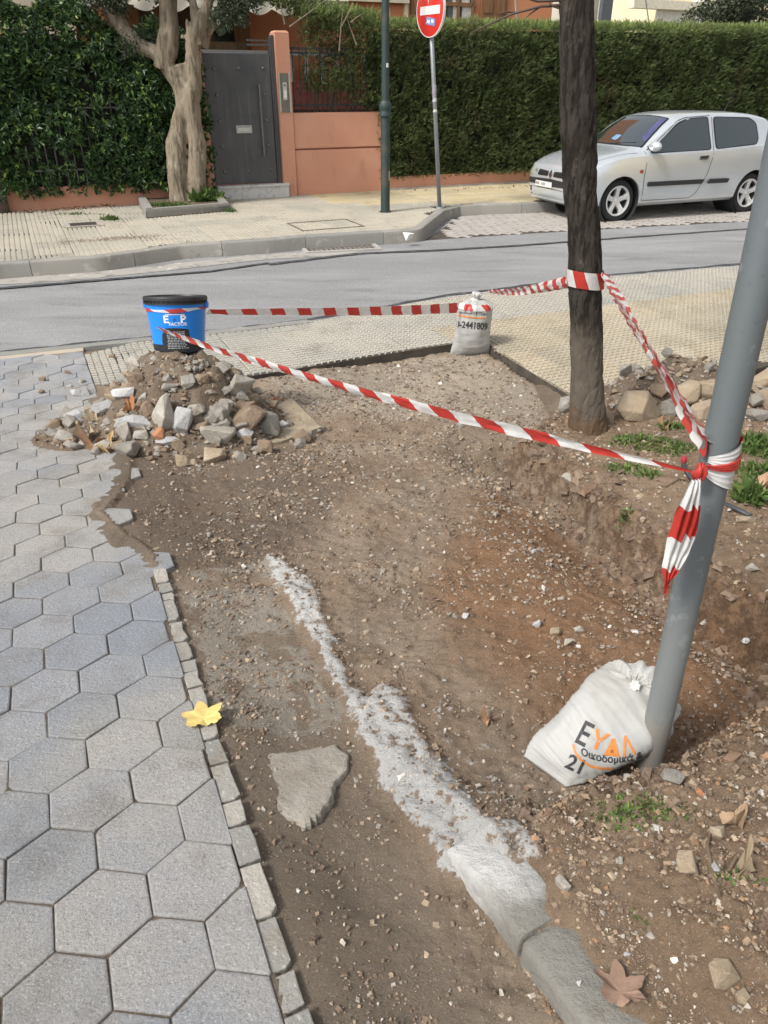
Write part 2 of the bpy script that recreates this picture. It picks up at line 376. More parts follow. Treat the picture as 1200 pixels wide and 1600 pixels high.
def paver_mesh(poly, base, tilt, h=.03, gap=.0017, bev=.0035):
    """poly: list of xy; slab with rounded arris"""
    cx = sum(p[0] for p in poly)/len(poly); cy = sum(p[1] for p in poly)/len(poly); V = []; F = []
    n = len(poly)
    for lev, (ins, dz) in enumerate(((gap, -h), (gap, -bev*1.1), (gap+bev*.35, -bev*.35), (gap+bev*1.3, 0))):
        for p in poly:
            dx, dy = p[0]-cx, p[1]-cy; L = math.hypot(dx, dy)+1e-9; k = max(0, (L-ins*1.15)/L)
            x, y = cx+dx*k, cy+dy*k
            V.append((x, y, float(gz(y))+base+dz+tilt[0]*dx+tilt[1]*dy))
    for l in range(3):
        for i in range(n): F.append((l*n+i, l*n+(i+1) % n, (l+1)*n+(i+1) % n, (l+1)*n+i))
    F.append(tuple(3*n+i for i in range(n)))
    return V, F
def clip_poly(poly, p0, nrm):               # keep side where (p-p0).nrm <= 0
    out = []
    for i in range(len(poly)):
        a, b = poly[i], poly[(i+1) % len(poly)]
        da = (a[0]-p0[0])*nrm[0]+(a[1]-p0[1])*nrm[1]; db = (b[0]-p0[0])*nrm[0]+(b[1]-p0[1])*nrm[1]
        if da <= 0: out.append(a)
        if da*db < 0:
            t = da/(da-db); out.append((a[0]+(b[0]-a[0])*t, a[1]+(b[1]-a[1])*t))
    return out
rnd = random.Random(11); far_hex = MB(); nhex = 0
for i in range(-30, 12):
    for j in range(-34, 12):
        cx, cy = hexc(i, j)
        if cy < -.7 or cy > 5.6 or cx < -4.2 or cx > .6: continue
        d = float(sdf(np.array([cx]), np.array([cy]), HEXZ)[0])
        if d > .09: continue
        if cy > 2.15 and d > .035 and cx > -2.2: continue
        rr = random.Random(i*977+j*31)
        poly = []
        for q in range(6):
            a = HT+math.pi-q*math.pi/3
            poly.append((cx+HS*math.cos(a)+rr.uniform(-.0015, .0015), cy+HS*math.sin(a)+rr.uniform(-.0015, .0015)))
        poly = poly[::-1]
        if rr.random() < .45:
            q = rr.randrange(6); a_, b_, c_ = poly[q-1], poly[q], poly[(q+1) % 6]; k1, k3 = rr.uniform(.05, .16), rr.uniform(.05, .16)
            poly = poly[:q]+[(b_[0]+(a_[0]-b_[0])*k1, b_[1]+(a_[1]-b_[1])*k1), (b_[0]+(c_[0]-b_[0])*k3, b_[1]+(c_[1]-b_[1])*k3)]+poly[q+1:]
        # cut along the straight edge and along the road kerb and tile pavement
        if cy < 2.25: poly = clip_poly(poly, (EDGE[3].x, EDGE[3].y), (e_nor.x, e_nor.y))
        if len(poly) >= 3: 
            nb = Vector((-kd0.y, kd0.x, 0)); poly = clip_poly(poly, (pavB[0].x-nb.x*.17, pavB[0].y-nb.y*.17), (nb.x, nb.y))
        if len(poly) >= 3 and cy > 4.3:
            ld = (left1-left0).normalized(); poly = clip_poly(poly, (left0.x, left0.y), (-ld.y, ld.x))
        if len(poly) < 3: continue
        ar = abs(sum(poly[k][0]*poly[(k+1) % len(poly)][1]-poly[(k+1) % len(poly)][0]*poly[k][1] for k in range(len(poly))))/2
        if ar < .0018: continue
        V, F = paver_mesh(poly, rr.uniform(-.0028, .0022), (rr.uniform(-.014, .014), rr.uniform(-.014, .014)))
        r0 = Vector((cx, cy, float(gz(cy))-CZ)); dep = r0.y*PC-r0.z*PS
        px = 600+FPX*r0.x/max(dep, .05); py = 800+FPX*(-r0.y*PS-r0.z*PC)/max(dep, .05)
        if -60 < px < 1300 and py < 1700 and dep > 0 and nhex < 296:
            put('hex_paver', mesh_from('hex_paver', V, F, paver_m), pavement); nhex += 1
        else: far_hex.add(V, F)
put('outer_hex_pavers', far_hex.mesh('outer_hex_pavers', paver_m), pavement, kind='stuff')
print('hex', nhex)
# small edging stones along the cut edge
m = Mat('edging_stone', (.33, .315, .285), .9, spec=.2); m.objvary(.2, .03); m.lay((.56, .54, .50), 'noise', 70, .55, .7, .6); m.lay((.25, .20, .14), 'noise', 9, .5, .75, .6)
m.bump('noise', 60, 1., .008, detail=6., rough=.7); edge_m = m.done()
s0 = -.05; L = (EDGE[-1]-EDGE[0]).length+.9; rr = random.Random(5)
while s0 < L:
    ln = rr.uniform(.05, .14)
    if rr.random() < 1.1:
        w = rr.uniform(.040, .048); a = Vector((EDGE[0].x, EDGE[0].y, 0))+e_dir*s0+e_nor*(-.004); poly = []
        j = lambda k: rr.uniform(-k, k)
        for (t, q) in ((.003, 0), (ln*.5, -.001), (ln-.003, 0), (ln-.003+j(.003), w*.7+j(.003)), (ln*.9+j(.006), w+j(.004)), (ln*.45, w+j(.004)), (.004+j(.003), w*.96+j(.004))):
            p = a+e_dir*t+e_nor*q; poly.append((p.x, p.y))
        ar = sum(poly[k][0]*poly[(k+1) % 7][1]-poly[(k+1) % 7][0]*poly[k][1] for k in range(7))
        if ar < 0: poly = poly[::-1]
        V, F = paver_mesh(poly, rr.uniform(-.007, -.001), (j(.03), j(.03)), h=.03, gap=.0006, bev=.003)
        put('edging_stone', mesh_from('edging_stone', V, F, edge_m), pavement)
    s0 += ln

# --- pavement of ribbed tiles by the road (this side)
def tile_mesh(name, mat, n=8, size=.40, gap=.0085, h=.012, seed=0, merge=0.):
    rr = random.Random(seed); V = []; F = []; c = size/n; base = -h
    V += [(-size/2, -size/2, base), (size/2, -size/2, base), (size/2, size/2, base), (-size/2, size/2, base)]; F.append((0, 1, 2, 3))
    for i in range(n):
        off = 0
        for j in range(n):
            g = gap*rr.uniform(.8, 1.3); g1 = .007 if j in (0,) else g
            x0, x1 = -size/2+i*c+g/2, -size/2+(i+1)*c-g/2; y0, y1 = -size/2+j*c+g/2, -size/2+(j+1)*c-g/2
            if i == 0: x0 += .001
            z = rr.uniform(-.001, .0008); k = .004; b = len(V)
            V += [(x0, y0, base), (x1, y0, base), (x1, y1, base), (x0, y1, base)]
            V += [(x0+k, y0+k, z), (x1-k, y0+k, z), (x1-k, y1-k, z), (x0+k, y1-k, z)]
            F += [(b+q, b+(q+1) % 4, b+4+(q+1) % 4, b+4+q) for q in range(4)]+[(b+4, b+5, b+6, b+7)]
    return mesh_from(name, V, F, mat)
def tile_mat(name, c, c2, dirt):
    m = Mat(name, c, .9, spec=.2); m.objvary(.09, .02)
    m.lay(c2, 'noise', 1.2, .4, .65, .7); m.lay(dirt, 'noise', 4.5, .52, .75, .55, detail=7.)
    m.lay((.58, .54, .47), 'noise', 120., .58, .7, .5, detail=3.); m.lay((.20, .17, .13), 'noise', 2.3, .56, .72, .55, detail=9., rough=.7)
    m.bump('noise', 90, .6, .003, detail=4.); return m.done()
tile_g = tile_mat('grey_tile', (.36, .345, .305), (.43, .405, .345), (.23, .205, .165))
tile_y = tile_mat('yellow_tile', (.40, .35, .262), (.46, .41, .32), (.27, .225, .16))
joint_m = simple('joint_sand', (.065, .054, .042), .95, n=.3, sc=9, bump=.5)
slabm = MB(); OUT = [(p.x, p.y) for p in WALK]+[(9, 5.6), (16, 8)]+[(p.x, p.y) for p in reversed(ROADEDGE[2:])]
# footprint polygon: WALK front line, then road edge back to the left corner
foot = [(p.x, p.y) for p in WALK]+[(9.5, 7.2), (16.5, 10.4)]+[(p.x, p.y) for p in reversed([q for q in ROADEDGE if q.x > left0.x])]
def poly_area(P): return sum(P[k][0]*P[(k+1) % len(P)][1]-P[(k+1) % len(P)][0]*P[k][1] for k in range(len(P)))/2
if poly_area(foot) < 0: foot = foot[::-1]
walk = put('near_sidewalk', auto_smooth(MB().prism(foot, -.3, -.0135).mesh('near_sidewalk', joint_m), 30), kind='structure')
TO = Vector((cutM.x, cutM.y, 0))            # tile lattice origin at the cut corner
gtiles = [tile_mesh('grey_tile', tile_g, seed=k) for k in range(3)]
ytiles = [tile_mesh('yellow_tile', tile_y, seed=k+5) for k in range(3)]
def clip_tile(me, M, foot, inset=.0):
    bm = bmesh.new(); bm.from_mesh(me); bm.transform(M); n = len(foot); cen = M.translation
    if foot is globals().get('foot') and (Vector((cutM.x, cutM.y, 0))-cen).length < .62 or (foot is globals().get('foot') and (at(752, 532)-cen).length < .34):
        fc = list(bm.faces); cs = np.array([f.calc_center_median()[:2] for f in fc]); dd = sdf(cs[:, 0], cs[:, 1], foot); bmesh.ops.delete(bm, geom=[f for f, q in zip(fc, dd) if q > .004 or f.calc_area() > .05], context='FACES')
        if not bm.faces: bm.free(); return None
        bm.transform(M.inverted()); out = me.copy(); bm.to_mesh(out); bm.free(); return out
    for k in range(n):
        a = Vector((*foot[k], 0)); b = Vector((*foot[(k+1) % n], 0)); e = (b-a)
        if e.length < 1e-4: continue
        t = max(0, min(1, (cen-a).dot(e)/e.length_squared))
        if (a+e*t-cen).length > .30: continue
        nr = Vector((e.y, -e.x, 0)).normalized()
        bmesh.ops.bisect_plane(bm, geom=list(bm.verts)+list(bm.edges)+list(bm.faces), plane_co=a-nr*inset, plane_no=nr, clear_outer=True)
    if not bm.faces: bm.free(); return None
    bm.transform(M.inverted()); out = me.copy(); bm.to_mesh(out); bm.free(); return out
farm = MB(); cnt = 0; rr = random.Random(2); TS = .403
for i in range(-9, 34):
    for j in range(-6, 9):
        c = TO+SU*((i+.5)*TS)+SV*((j+.5)*TS)
        d = float(sdf(np.array([c.x]), np.array([c.y]), foot)[0])
        if d > .20: continue
        yel = (j < 1 and c.x > cutM.x-.1 and i >= 0)
        src = rr.choice(ytiles if yel else gtiles)
        M = Matrix.Translation(c+Vector((0, 0, rr.uniform(-.0012, .0012)))) @ Matrix.Rotation(SA+rr.choice((0, math.pi)), 4, 'Z')
        me = src
        if d > -.30: me = clip_tile(src, M, foot, .004)
        if me is None: continue
        if c.x < 5.5:
            o = bpy.data.objects.new('yellow_tile' if yel else 'grey_tile', me); COL.objects.link(o); o.parent = walk
            o.location = M.translation; o.rotation_euler = (rr.uniform(-.004, .004), rr.uniform(-.004, .004), M.to_euler().z); cnt += 1
print('near tiles', cnt)
# cement apron between hex pavers and kerb on the left
apron_m = Mat('cement_apron', (.42, .37, .30), .92, spec=.2); apron_m.lay((.52, .44, .32), 'noise', 3, .45, .7, .7); apron_m.lay((.22, .19, .15), 'noise', 8, .55, .75, .6, detail=6.); apron_m.bump('noise', 50, .6, .005, detail=5.); apron_m = apron_m.done()
nb = Vector((-kd0.y, kd0.x, 0)); q0 = Vector((pavB[0].x, pavB[0].y, 0))-kd0*9-nb*.02; q1 = Vector((left0.x, left0.y, 0))-nb*.0
tq = (q1-q0).dot(kd0); P = [q0-nb*.155, q0+kd0*tq-nb*.155, q0+kd0*tq, q0]
put('cement_apron', MB().prism([(p.x, p.y) for p in P], -.3, -.001).mesh('cement_apron', apron_m), kind='structure')

# --- near kerb: flush light strip at the left, running out where the crossing begins
kerb_m = Mat('kerb_concrete', (.28, .27, .245), .9, spec=.25); kerb_m.objvary(.08, .02); kerb_m.lay((.19, .18, .155), 'noise', 3.5, .5, .72, .6, detail=7.); kerb_m.lay((.48, .46, .42), 'noise', 7., .56, .7, .5, detail=6.)
kerb_m.lay((.12, .11, .10), 'noise', 80., .6, .72, .5); kerb_m.bump('noise', 60, .7, .006, detail=6., rough=.7); kerb_m = kerb_m.done()
def kerb_run(root, pts, width, z0, z1, seg=1.0, side=1, bev=.018, seed=1, mat=None, jit=.003, name='kerb_stone'):
    """stones laid end to end along pts (xy); width goes to the side of the left normal times side"""
    rr = random.Random(seed); pts = [Vector((p[0], p[1], 0)) for p in pts]; cum = [0]
    for a, b in zip(pts, pts[1:]): cum.append(cum[-1]+(b-a).length)
    def P(s):
        s = max(0, min(cum[-1], s))
        for k in range(len(cum)-1):
            if s <= cum[k+1]+1e-9: return pts[k].lerp(pts[k+1], (s-cum[k])/(cum[k+1]-cum[k]+1e-12))
        return pts[-1]
    s = 0
    while s < cum[-1]-.02:
        e = min(cum[-1], s+seg*rr.uniform(.92, 1.08)); n = max(2, int((e-s)/.06)); G = []; dz = rr.uniform(-jit, jit)
        for i in range(n+1):
            ss = s+.003+(e-s-.006)*i/n; p = P(ss); t = (P(ss+.15)-P(ss-.15)).normalized(); nn = Vector((-t.y, t.x, 0))*side
            prof = [(0, z0), (0, z1-.002), (.004, z1), (width-bev, z1), (width-bev*.3, z1-bev*.3), (width, z1-bev), (width+.004, z0)]
            G.append([p+nn*(w+rr.uniform(-.0015, .0015))+Vector((0, 0, zz+dz+(rr.uniform(-.002, .002) if zz > z0 else 0))) for w, zz in prof])
        mb = MB().grid(G); k = len(G[0]); mb.f += [tuple(range(k))[::-1] if False else tuple(range(k)), tuple((len(G)-1)*k+q for q in range(k))[::-1]]; mb.m += [0, 0]
        put(name, auto_smooth(mb.mesh(name, mat or kerb_m), 35), root); s = e
nk = empty('near_kerb', (pavB[1].x, pavB[1].y, 0), kind='structure')
kp = [pavB[0]-kd0*5, pavB[0], pavB[1], pavB[2], pavB[3]]
kerb_run(nk, [(p.x, p.y) for p in kp], .09, -.2, .004, side=-1, bev=.006, seed=3)
kerb_run(nk, [(p.x, p.y) for p in [pavB[3], pavB[4], pavB[5]]], .045, -.2, -.004, side=-1, bev=.006, seed=4)

# --- road
ROADZ = -.05
m = Mat('asphalt', (.225, .225, .225), .9, spec=.3)
m.lay((.31, .308, .305), 'noise', .9, .4, .68, .8, stretch=(.5, 1.6, 1, -.4), detail=5.)
m.lay((.14, .138, .135), 'noise', 2.4, .52, .74, .7, stretch=(.35, 1.8, 1, -.4), detail=8.)
m.lay((.42, .42, .42), 'noise', 95., .54, .66, .8, detail=3.); m.lay((.07, .07, .07), 'noise', 110., .58, .7, .7, detail=3.)
m.bump('noise', 110, .8, .004, detail=4.); road_m = m.done()
G = []
farE = [at(*p, .10) for p in [(0, 409), (147, 399), (212, 390), (275, 381), (413, 373), (467, 368), (583, 361), (644, 357)]]
corner = [at(*p, .10) for p in [(644, 357), (683, 328), (711, 321)]]
farR = [at(*p, .10) for p in [(711, 321), (748, 319), (831, 316)]]
fd = (farE[3]-farE[0]).normalized(); fr = Vector((math.cos(R(22)), math.sin(R(22)), 0))
NEARR = [(p.x, p.y) for p in ROADEDGE]; NEARR[0] = (NEARR[0][0]-14*kd0.x, NEARR[0][1]-14*kd0.y)
road_poly = [(p[0], p[1]-.06) for p in NEARR]+[(p.x+20*kd.x, p.y+20*kd.y) for p in [ROADEDGE[-1]]]
far_line = [farR[-1]+fr*40]+[farR[-1]]+[farR[0]]+[corner[1]]+list(reversed(farE))+[farE[0]-fd*25]
road_poly += [(p.x, p.y+.05) for p in far_line]
if poly_area(road_poly) < 0: road_poly = road_poly[::-1]
bm = bmesh.new(); f = bm.faces.new([bm.verts.new((*p, ROADZ)) for p in road_poly]); bmesh.ops.triangulate(bm, faces=[f]); me = bpy.data.meshes.new('road'); bm.to_mesh(me); bm.free(); me.materials.append(road_m)
put('road', me, kind='structure')
def ribbon(pts, w, z, name, mat, seed=0, jit=.3, root=None, **k):
    rr = random.Random(seed); pts = [Vector((p[0], p[1], 0)) for p in pts]; fine = []
    for a, b in zip(pts, pts[1:]):
        n = max(1, int((b-a).length/.12))
        fine += [a.lerp(b, i/n) for i in range(n)]
    fine.append(pts[-1]); V = []; F = []
    for i, p in enumerate(fine):
        t = (fine[min(i+1, len(fine)-1)]-fine[max(i-1, 0)]).normalized(); nn = Vector((-t.y, t.x, 0))
        ww = w if not isinstance(w, (list, tuple)) else w[0]+(w[1]-w[0])*i/(len(fine)-1)
        V += [p+nn*(ww/2*(1+rr.uniform(-jit, jit)))+Vector((0, 0, z)), p-nn*(ww/2*(1+rr.uniform(-jit, jit)))+Vector((0, 0, z))]
    F = [(2*i+1, 2*i+3, 2*i+2, 2*i) for i in range(len(fine)-1)]
    return put(name, mesh_from(name, V, F, mat), root, **k)
tar_m = Mat('tar', (.055, .055, .058), .8, spec=.3); tar_m.lay((.17, .17, .17), 'noise', 14, .5, .7, .8, detail=5.); tar_m = tar_m.done()
dust_m = Mat('gutter_dust', (.36, .34, .31), .95, spec=.1); dust_m.lay((.20, .19, .17), 'noise', 5, .5, .7, .9, detail=7.); dust_m.lay((.60, .58, .54), 'noise', 9, .6, .7, .7, detail=5.); dust_m.bump('noise', 70, .6, .004); dust_m = dust_m.done()
def RP(L, z=ROADZ): return [(p.x, p.y) for p in [at(a, b, z) for a, b in L]]
ribbon(RP([(-400, 478), (0, 452), (180, 437), (330, 425), (420, 412)]), [.11, .05], ROADZ+.012, 'tar_seam', tar_m, 1, kind='structure')
ribbon(RP([(-300, 455), (0, 441), (150, 430), (300, 414), (420, 401), (560, 395)]), .30, ROADZ+.004, 'gutter_strip', dust_m, 2, .12, kind='structure')
ribbon(RP([(420, 414), (560, 397), (700, 391), (830, 383), (1000, 370), (1200, 356)]), [.10, .05], ROADZ+.008, 'tar_seam', tar_m, 3, kind='structure')
ribbon(RP([(0, 551), (241, 526), (420, 508), (480, 500), (550, 489), (640, 472), (720, 459), (950, 430), (1163, 412)]), .06, ROADZ+.004, 'tar_seam', tar_m, 5, .6, kind='structure')
# steel gully frame in the gutter
gx = RP([(480, 396), (600, 390), (578, 383), (470, 388)])
gul_m = simple('gully_iron', (.13, .11, .09), .8, n=.35, sc=20, bump=.5)
gl = empty('drain_gully', (gx[0][0], gx[0][1], ROADZ), label='rusty drain gully cover set in the gutter below the far kerb', cat='drain')
mb = MB(); c = Vector(((gx[0][0]+gx[1][0]+gx[2][0]+gx[3][0])/4, (gx[0][1]+gx[1][1]+gx[2][1]+gx[3][1])/4, ROADZ)); ga = math.atan2(gx[1][1]-gx[0][1], gx[1][0]-gx[0][0]); ax = (Vector((math.cos(ga), math.sin(ga), 0)), Vector((-math.sin(ga), math.cos(ga), 0)), Vector((0, 0, 1)))
for s_ in (-1, 1):
    mb.box(c+ax[1]*(.18*s_)+Vector((0, 0, .012)), (.95, .05, .02), ax); mb.box(c+ax[0]*(.45*s_)+Vector((0, 0, .012)), (.05, .31, .02), ax)
put('frame', mb.mesh('frame', simple('pale_frame', (.38, .37, .34), .9)), gl)
for k in range(14):
    put('bar', MB().box(c+ax[0]*(-.39+.06*k)+Vector((0, 0, .008)), (.03, .31, .014), ax).mesh('bar', gul_m), gl)
# ================================================================== FAR SIDE
FZ = .10
fk = empty('far_kerb', (farE[3].x, farE[3].y, 0), kind='structure')
fl = [farE[0]-fd*9]+farE
kerb_run(fk, [(p.x, p.y) for p in fl]+[(corner[1].x, corner[1].y), (corner[2].x, corner[2].y)], .125, -.2, FZ+.006, seg=1.05, side=-1, bev=.03, seed=8)
kerb_run(fk, [(farR[0].x+.02, farR[0].y)]+[(p.x, p.y) for p in farR[1:]]+[((farR[-1]+fr*16).x, (farR[-1]+fr*16).y)], .14, -.2, FZ+.010, seg=1.05, side=-1, bev=.02, seed=9)
# footprint of the far pavement: kerb line to the garden wall
fw0, fw1 = wpt(-22, -.02, 0), wpt(24, -.02, 0)
ffoot = [(p.x, p.y) for p in fl]+[(corner[1].x, corner[1].y), (farR[0].x, farR[0].y), (farR[-1].x, farR[-1].y), ((farR[-1]+fr*16).x, (farR[-1]+fr*16).y), (fw1.x, fw1.y), (fw0.x, fw0.y)]
if poly_area(ffoot) < 0: ffoot = ffoot[::-1]
fwalk = put('far_sidewalk', auto_smooth(MB().prism(ffoot, -.3, FZ-.0135).mesh('far_sidewalk', joint_m), 30), kind='structure')
ftile = tile_mat('far_grey_tile', (.42, .39, .325), (.49, .45, .37), (.26, .225, .17))
# straight grooves in both ways read as the square ribs of the photograph
fts = [tile_mesh('ribbed_tile', ftile, n=7, gap=.013, seed=20+k) for k in range(3)]
ysm = tile_mat('smooth_yellow_tile', (.50, .42, .26), (.54, .47, .32), (.30, .25, .17))
yts = [tile_mesh('smooth_tile', ysm, n=1, gap=.010, seed=30+k) for k in range(2)]
FO = wpt(-1.4, 0, 0); cnt = 0; rr = random.Random(4); rest = MB()
for i in range(-32, 40):
    for j in range(0, 14):
        c = FO+WU*((i+.5)*TS)+WN*((j+.5)*TS)
        d = float(sdf(np.array([c.x]), np.array([c.y]), ffoot)[0])
        if d > .2 or c.x < -6.6 or c.x > 6.5: continue
        s_ = (c-WP).dot(WU); dd = (c-WP).dot(WN)
        yel = (s_ > -1.35 and dd < 1.35+max(0, .35*(s_+1.2))) or (s_ > .9)
        src = rr.choice(yts if yel else fts)
        M = Matrix.Translation(Vector((c.x, c.y, FZ+rr.uniform(-.0015, .0015)))) @ Matrix.Rotation(WA, 4, 'Z'); me = src
        if d > -.30: me = clip_tile(src, M, ffoot, .004)
        if me is None: continue
        o = bpy.data.objects.new('smooth_tile' if yel else 'ribbed_tile', me); COL.objects.link(o); o.parent = fwalk
        o.location = M.translation; o.rotation_euler = (rr.uniform(-.004, .004), rr.uniform(-.004, .004), WA); cnt += 1
print('far tiles', cnt)
# parking bay of small setts
bay_m = Mat('bay_setts', (.34, .325, .305), .9, spec=.2); bay_m.objvary(.1); bay_m.lay((.44, .425, .40), 'noise', 3, .4, .7, .7); bay_m.lay((.24, .19, .16), 'noise', 2.2, .55, .75, .6, detail=6.); bay_m.bump('noise', 60, .5, .004); bay_m = bay_m.done()
bayP = [(p.x, p.y) for p in [at(662, 376, ROADZ), at(700, 352, ROADZ), at(716, 336, ROADZ), at(792, 328, ROADZ), at(835, 326, ROADZ), at(1010, 322, ROADZ), at(1190, 318, ROADZ), at(1330, 318, ROADZ), at(1330, 336, ROADZ), at(1190, 345, ROADZ), at(1000, 355, ROADZ), at(880, 362, ROADZ), at(760, 369, ROADZ)]]
if poly_area(bayP) < 0: bayP = bayP[::-1]
bay = put('parking_bay', MB().prism(bayP, ROADZ-.1, ROADZ+.003).mesh('parking_bay', joint_m), kind='structure')
mb = MB(); ba = R(-38); bu = Vector((math.cos(ba), math.sin(ba), 0)); bv = Vector((-math.sin(ba), math.cos(ba), 0)); bc = Vector((bayP[0][0], bayP[0][1], 0)); rr = random.Random(6)
for i in range(-60, 70):
    for j in range(-8, 90):
        c = bc+bu*(i*.205+(.1 if j % 2 else 0))+bv*(j*.105)
        if c.x < bayP[0][0]-.5 or c.x > 7: continue
        if float(sdf(np.array([c.x]), np.array([c.y]), bayP)[0]) > -.05: continue
        mb.box(c+Vector((0, 0, ROADZ+.004+rr.uniform(-.001, .003))), (.194, .088, .014), (bu, bv, Vector((0, 0, 1))))
put('paving_setts', mb.mesh('paving_setts', bay_m), bay, kind='stuff')

# --- garden wall, gate pillars
def plaster(name, c, c2, dirt, sc=1.2):
    m = Mat(name, c, .88, spec=.2); m.lay(c2, 'noise', sc, .42, .68, .7, detail=5.); m.lay(dirt, 'noise', 3.3, .54, .78, .6, detail=8., stretch=(1, 1, .35)); m.lay(tuple(min(1, q*1.25) for q in c), 'noise', 22, .64, .74, .5)
    m.bump('noise', 45, .5, .005, detail=5.); m.bump('noise', 4, .3, .01); return m.done()
orange = plaster('orange_plaster', (.60, .30, .20), (.64, .35, .245), (.36, .18, .12))
orange2 = plaster('house_plaster', (.60, .25, .125), (.63, .29, .15), (.42, .19, .10))
WX = (WU, WN, Vector((0, 0, 1)))
def wbox(mb, s0, s1, d0, d1, z0, z1, m=0, bev=0.): return mb.box(wpt((s0+s1)/2, (d0+d1)/2, (z0+z1)/2), (abs(s1-s0), abs(d1-d0), abs(z1-z0)), WX, m, bev)
gw = empty('garden_wall', wpt(-.8, 0, FZ), label='orange plastered garden wall panel between the gate pillar and the lamp post', cat='wall')
mb = MB(); wbox(mb, -1.60, .02, -.20, 0, -.2, .775, bev=.008); put('lower_panel', mb.mesh('lower_panel', orange, ), gw)
mb = MB(); wbox(mb, -1.60, .02, -.195, -.012, .775, .80); put('groove', mb.mesh('groove', simple('groove_dark', (.20, .08, .05), .9)), gw)
mb = MB(); wbox(mb, -1.60, .02, -.20, 0, .80, 1.315, bev=.008); put('upper_panel', mb.mesh('upper_panel', orange), gw)
lw1 = empty('low_hedge_wall', wpt(5, 0, FZ), label='low orange plastered plinth under the long clipped conifer hedge', cat='wall')
mb = MB(); wbox(mb, .022, 16, -.22, -.02, -.2, .31, bev=.006); put('plinth', mb.mesh('plinth', orange), lw1)
mb = MB(); wbox(mb, .022, 16, -.02, .05, -.2, .125); put('footing', mb.mesh('footing', simple('footing_cement', (.40, .36, .31), .95, n=.25, sc=6, bump=.5)), lw1)
lw2 = empty('low_hedge_wall', wpt(-6, 0, FZ), label='low orange plinth under the broad leaved hedge left of the gate', cat='wall')
mb = MB(); wbox(mb, -16, -3.08, -.22, 0, -.2, .40, bev=.006); put('plinth', mb.mesh('plinth', orange), lw2)
# gate pillars
for (a, b, zt, lab) in ((-1.83, -1.605, 2.42, 'tall orange gate pillar carrying the steel intercom panel'), (-3.13, -2.97, 2.20, 'narrow orange gate post between the gnarled tree and the grey gate')):
    mb = MB(); wbox(mb, a, b, -.25, .03, -.1, zt-.03, bev=.006); o = empty('gate_pillar', wpt((a+b)/2, 0, FZ), label=lab, cat='gate pillar')
    put('shaft', mb.mesh('shaft', orange), o); mb = MB(); c0, c1 = a-.0, b+.0
    G = [[wpt(s, d, z) for s, d in ((a, -.25), (b, -.25), (b, .03), (a, .03))] for z in (zt-.03,)]; tip = [wpt(s, d, zt) for s, d in ((a+.03, -.22), (b-.03, -.22), (b-.03, 0), (a+.03, 0))]
    mb.grid([G[0], tip], close_u=True); mb.f.append((4, 5, 6, 7)); mb.m.append(0); put('cap', mb.mesh('cap', orange), o)
    if b > -2:
        steel = simple('brushed_steel', (.62, .62, .60), .35, .8, n=.05)
        mb = MB(); wbox(mb, -1.81, -1.65, .032, .05, 1.33, 1.86, bev=.004); ip = empty('intercom', wpt(-1.73, .03, 1.33), label='brushed steel intercom panel with pale handset on the gate pillar', cat='intercom')
        put('back_plate', mb.mesh('back_plate', simple('bronze_plate', (.20, .19, .16), .4, .5)), ip)
        for s in (-1.812, -1.648): mb = MB(); wbox(mb, s-.010, s+.010, .034, .056, 1.32, 1.87); put('trim', mb.mesh('trim', steel), ip)
        mb = MB(); wbox(mb, -1.765, -1.70, .052, .072, 1.50, 1.74, bev=.004); put('housing', mb.mesh('housing', steel), ip)
        mb = MB(); wbox(mb, -1.755, -1.71, .073, .079, 1.53, 1.63, bev=.002); put('name_plate', mb.mesh('name_plate', simple('name_white', (.8, .8, .78), .4)), ip)
        mb = MB().lathe([(.012, 0), (.012, .006), (0, .006)], wpt(-1.733, .072, 1.70), (WU, Vector((0, 0, 1)), WN), 12); put('lens', mb.mesh('lens', simple('lens_black', (.02, .02, .02), .2)), ip)
# gate
gate_m = Mat('gate_paint', (.085, .087, .092), .45, .25, .5); gate_m.vary(2.2, .15); gate_m.lay((.24, .24, .24), 'noise', 1.6, .50, .80, .45, stretch=(6, 6, .5), detail=6.); gate_m.bump('noise', 8, .12, .01); gate_m = gate_m.done()
gt = empty('entrance_gate', wpt(-2.4, -.08, .3), label='grey steel entrance gate with round studs and a letter slot', cat='gate')
mb = MB(); wbox(mb, -2.935, -1.915, -.10, -.05, .315, 2.115, bev=.004); put('door_leaf', mb.mesh('door_leaf', gate_m), gt)
for a, b, z0, z1 in ((-2.968, -2.94, .30, 2.14), (-1.908, -1.885, .30, 2.30), (-1.882, -1.835, .30, 2.36)):
    mb = MB(); wbox(mb, a, b, -.13, -.03, z0, z1, bev=.003); put('frame', mb.mesh('frame', gate_m), gt)
mb = MB(); wbox(mb, -2.24, -1.90, -.10, -.07, 2.22, 2.245); wbox(mb, -2.24, -1.90, -.10, -.07, 2.28, 2.30); put('top_rail', mb.mesh('top_rail', gate_m), gt)
stud = MB().lathe([(0, .022), (.012, .020), (.022, .012), (.025, .0), (.025, -.01)], (0, 0, 0), (WU, Vector((0, 0, 1)), WN), 14).mesh('stud', simple('stud_metal', (.16, .16, .16), .35, .5)); auto_smooth(stud)
for px, py in [(187, 427), (402, 424), (612, 424), (212, 655), (625, 650), (238, 880), (643, 872), (258, 1097), (660, 1088), (280, 1317), (480, 1308), (677, 1297)]:
    s, z = wpx(300+px/5.517, 30+py/5.517, -.05); put('stud', stud, gt, False, loc=wpt(s, -.05, z)-Vector(gt.location))
a = wpx(300+575/5.517, 30+565/5.517, 0.0); b = wpx(300+627/5.517, 30+1180/5.517, 0.0); sx = (a[0]+b[0])/2
